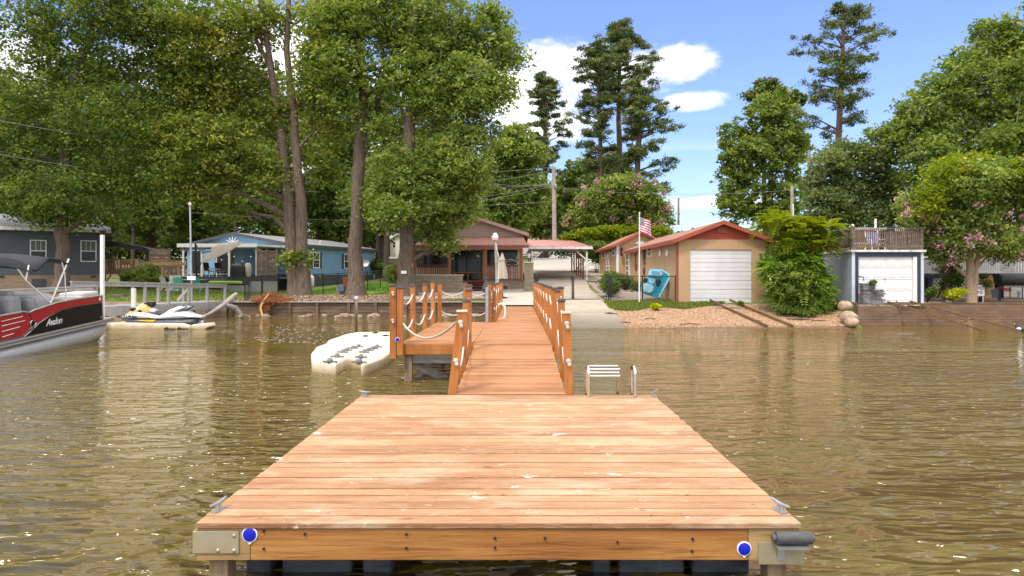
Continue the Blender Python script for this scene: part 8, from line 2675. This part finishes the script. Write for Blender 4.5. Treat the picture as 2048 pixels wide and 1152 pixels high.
bush('bush', 'rounded bush with a pale yellow green top left of the garage side door', 35.6, [(1217, 573, 19, 13), (1222, 560, 16, 10), (1212, 566, 14, 12)], 9000, .045, 'deep')
bush('bush', 'light green feathery shrub above the rounded bush by the stepping stones', 36.4, [(1220, 551, 12, 9), (1232, 556, 14, 7), (1240, 563, 8, 8)], 5000, .045, 'light')
bush('bush', 'dark green bush against the garage wall, right one of the pair', 36.6, [(1256, 566, 16, 12), (1246, 562, 12, 12), (1268, 572, 10, 8)], 8000, .045, 'deep')
bush('hedge', 'long bright yellow green hedge behind the carport and shed roofs', 61, [(1148, 474, 22, 7), (1180, 468, 28, 9), (1215, 464, 28, 10), (1250, 460, 28, 10), (1285, 458, 25, 9), (1318, 462, 18, 7), (1200, 474, 50, 6)], 22000, .11, 'lime', 'hedge', .35)
bush('bush', 'dark rounded shrub below the yellow hedge left of the shed', 59, [(1192, 500, 24, 18), (1205, 515, 18, 14), (1180, 492, 18, 12)], 9000, .11, 'deep', clump=.4)
bush('bush', 'round green bush beside the wooden deck at the left', 43.2, [(278, 542, 24, 18), (265, 552, 16, 12), (292, 552, 14, 14)], 9000, .055, 'mid')
bush('bush', 'lower lighter bush in front of the patio bar', 42.4, [(300, 560, 20, 8), (284, 563, 12, 7), (314, 562, 10, 7)], 6000, .05, 'light')
bush('bush', 'leafy bush hugging the left side of the thickest trunk', 39, [(787, 548, 11, 18), (793, 565, 9, 12), (790, 532, 8, 8)], 6000, .05, 'mid')
bush('bush', 'yellow chartreuse foliage plant in a pot at the foot of the flowering tree', 29.6, [(1897, 588, 11, 8), (1916, 588, 11, 8), (1906, 582, 12, 5)], 4200, .045, 'chart', 'plant', .12, pot=(.14, .84, .16, M['cap_stone']))
bush('bush', 'pale flowering plant right of the boathouse corner', 29.9, [(1853, 580, 8, 8), (1850, 587, 7, 6)], 1800, .04, 'light', 'plant', .12)
bush('bush', 'small lime weed clump at the edge of the gravel beach', 30.3, [(1312, 612, 9, 4.5)], 1400, .04, 'chart', 'plant', .1)
bush('bush', 'small green seedling between the launching rails', 31, [(1475, 606, 5, 4)], 500, .04, 'light', 'plant', .1)
bush('bush', 'small plant growing on top of the grey stone stack', 28.97, [(1741, 564.5, 7, 3.4), (1736, 565, 4, 2.5)], 800, .035, 'deep', 'plant', .08)
bush('bush', 'dark plant under the white deck in a pale pot', 32.2, [(1872, 568, 8, 8)], 1500, .04, 'deep', 'plant', .12, pot=(.2, .9, .35, M['dirty_white']))
bush('bush', 'potted green plant hanging right of the flowering tree trunk', 30.4, [(1958, 552, 7, 4), (1953, 566, 5, 8)], 1500, .04, 'deep', 'plant', .12, pot=(.16, Z(556, 30.4), .12, M['dirty_white']))
bush('bush', 'low spreading shrub on the slope behind the garage right corner', 48, [(1560, 500, 50, 24), (1620, 500, 50, 24), (1680, 495, 40, 20)], 15000, .1, 'deep', clump=.4)
bush('ground_ivy', 'tangled low greenery on the bank under the feathery tree', 29.4, [(1560, 618, 24, 6), (1600, 622, 30, 6), (1650, 624, 24, 8)], 5000, .045, 'deep', 'plant', .2)
bush('bush', 'dark shrubs beyond the lawn fence at the foot of the slope', 66, [(770, 540, 30, 14), (745, 532, 20, 12), (800, 545, 20, 12)], 9000, .12, 'dark', clump=.4)
# floating leaves and foam flecks near the left wall
q = MB()
for i in range(240):
    px = random.gauss(590, 60); py = random.uniform(648, 688); p = WP(px, py, .004)
    r_ = random.uniform(.015, .038); a0_ = random.random() * 6
    q._add([(p.x + r_ * math.cos(a0_ + k * 1.257) * 1.6, p.y + r_ * math.sin(a0_ + k * 1.257), .004) for k in range(5)], [(0, 1, 2, 3, 4)])
o = q.build('floating_petals', M['dirty_white']); tag(o, 'pale petals and leaves floating on the water near the timber wall', kind='stuff')
# leaf litter and twigs on the dock, shoreline pebbles
q = MB()
for i in range(9000):
    x = random.uniform(2.2, 13.6); y = random.uniform(27.2, 30.9)
    if x < 4.35: continue
    r_ = random.uniform(.02, .055); z = H(x, y) + .02
    q.tint = random.random(); n5 = 5; a0_ = random.random() * 6
    vs_ = [(x + r_ * math.cos(a0_ + k * 1.257), y + r_ * .8 * math.sin(a0_ + k * 1.257), z - .01) for k in range(5)] + [(x, y, z + r_ * .7)]
    q._add(vs_, [(k, (k + 1) % 5, 5) for k in range(5)])
M['pebble'] = mat('orange_pebbles', [(0.20, 0.10, 0.05), (0.36, 0.22, 0.13), (0.48, 0.34, 0.23)], 8, rough=.9, tint=.3)
o = q.build('pebbles', M['pebble']); tag(o, 'loose orange and tan pebbles covering the beach', kind='stuff')
q = MB()
for i in range(9000):
    x = random.uniform(-14.6, -1.2); y = random.uniform(35.3, 38.5)
    r_ = random.uniform(.03, .08); z = H(x, y) + .045; a0_ = random.random() * 6
    q.tint = random.random(); tl = random.gauss(0, .03)
    q._add([(x + r_ * math.cos(a0_), y + r_ * math.sin(a0_), z + tl), (x + r_ * .5 * math.cos(a0_ + 1.6), y + r_ * .5 * math.sin(a0_ + 1.6), z + .02), (x - r_ * math.cos(a0_), y - r_ * math.sin(a0_), z - tl), (x + r_ * .5 * math.cos(a0_ - 1.6), y + r_ * .5 * math.sin(a0_ - 1.6), z + .02)], [(0, 1, 2, 3)])
M['litter'] = mat('dry_leaf_litter', [(0.26, 0.17, 0.11), (0.42, 0.32, 0.23), (0.5, 0.42, 0.32)], 6, rough=.95, tint=.35)
o = q.build('leaf_litter', M['litter']); tag(o, 'dry brown leaf litter on the bank behind the timber wall', kind='stuff')

for k, (px, Yk, ln, lb) in enumerate(((1300, 28.6, .5, 'thin dark twig lying on the gravel below the lime weed clump'), (1380, 27.6, .8, 'long dark twig at the waterline of the gravel beach'),
                                      (1515, 28.0, .4, 'short twig on the wet gravel between the launching rail ends'), (1640, 27.9, .7, 'crooked stick beside the tan boulders'),
                                      (1250, 28.0, .5, 'small stick at the foot of the concrete ramp'))):
    x = X(px, Yk); z = H(x, Yk) + .04; q = MB()
    q.tube([(x - ln / 2, Yk, z), (x, Yk + .07, z + .03), (x + ln / 2, Yk - .04, z)], [.012, .025, .012], 6)
    o = q.build('stick', M['dark_wood'], None, smooth=True); tag(o, lb, 'stick')
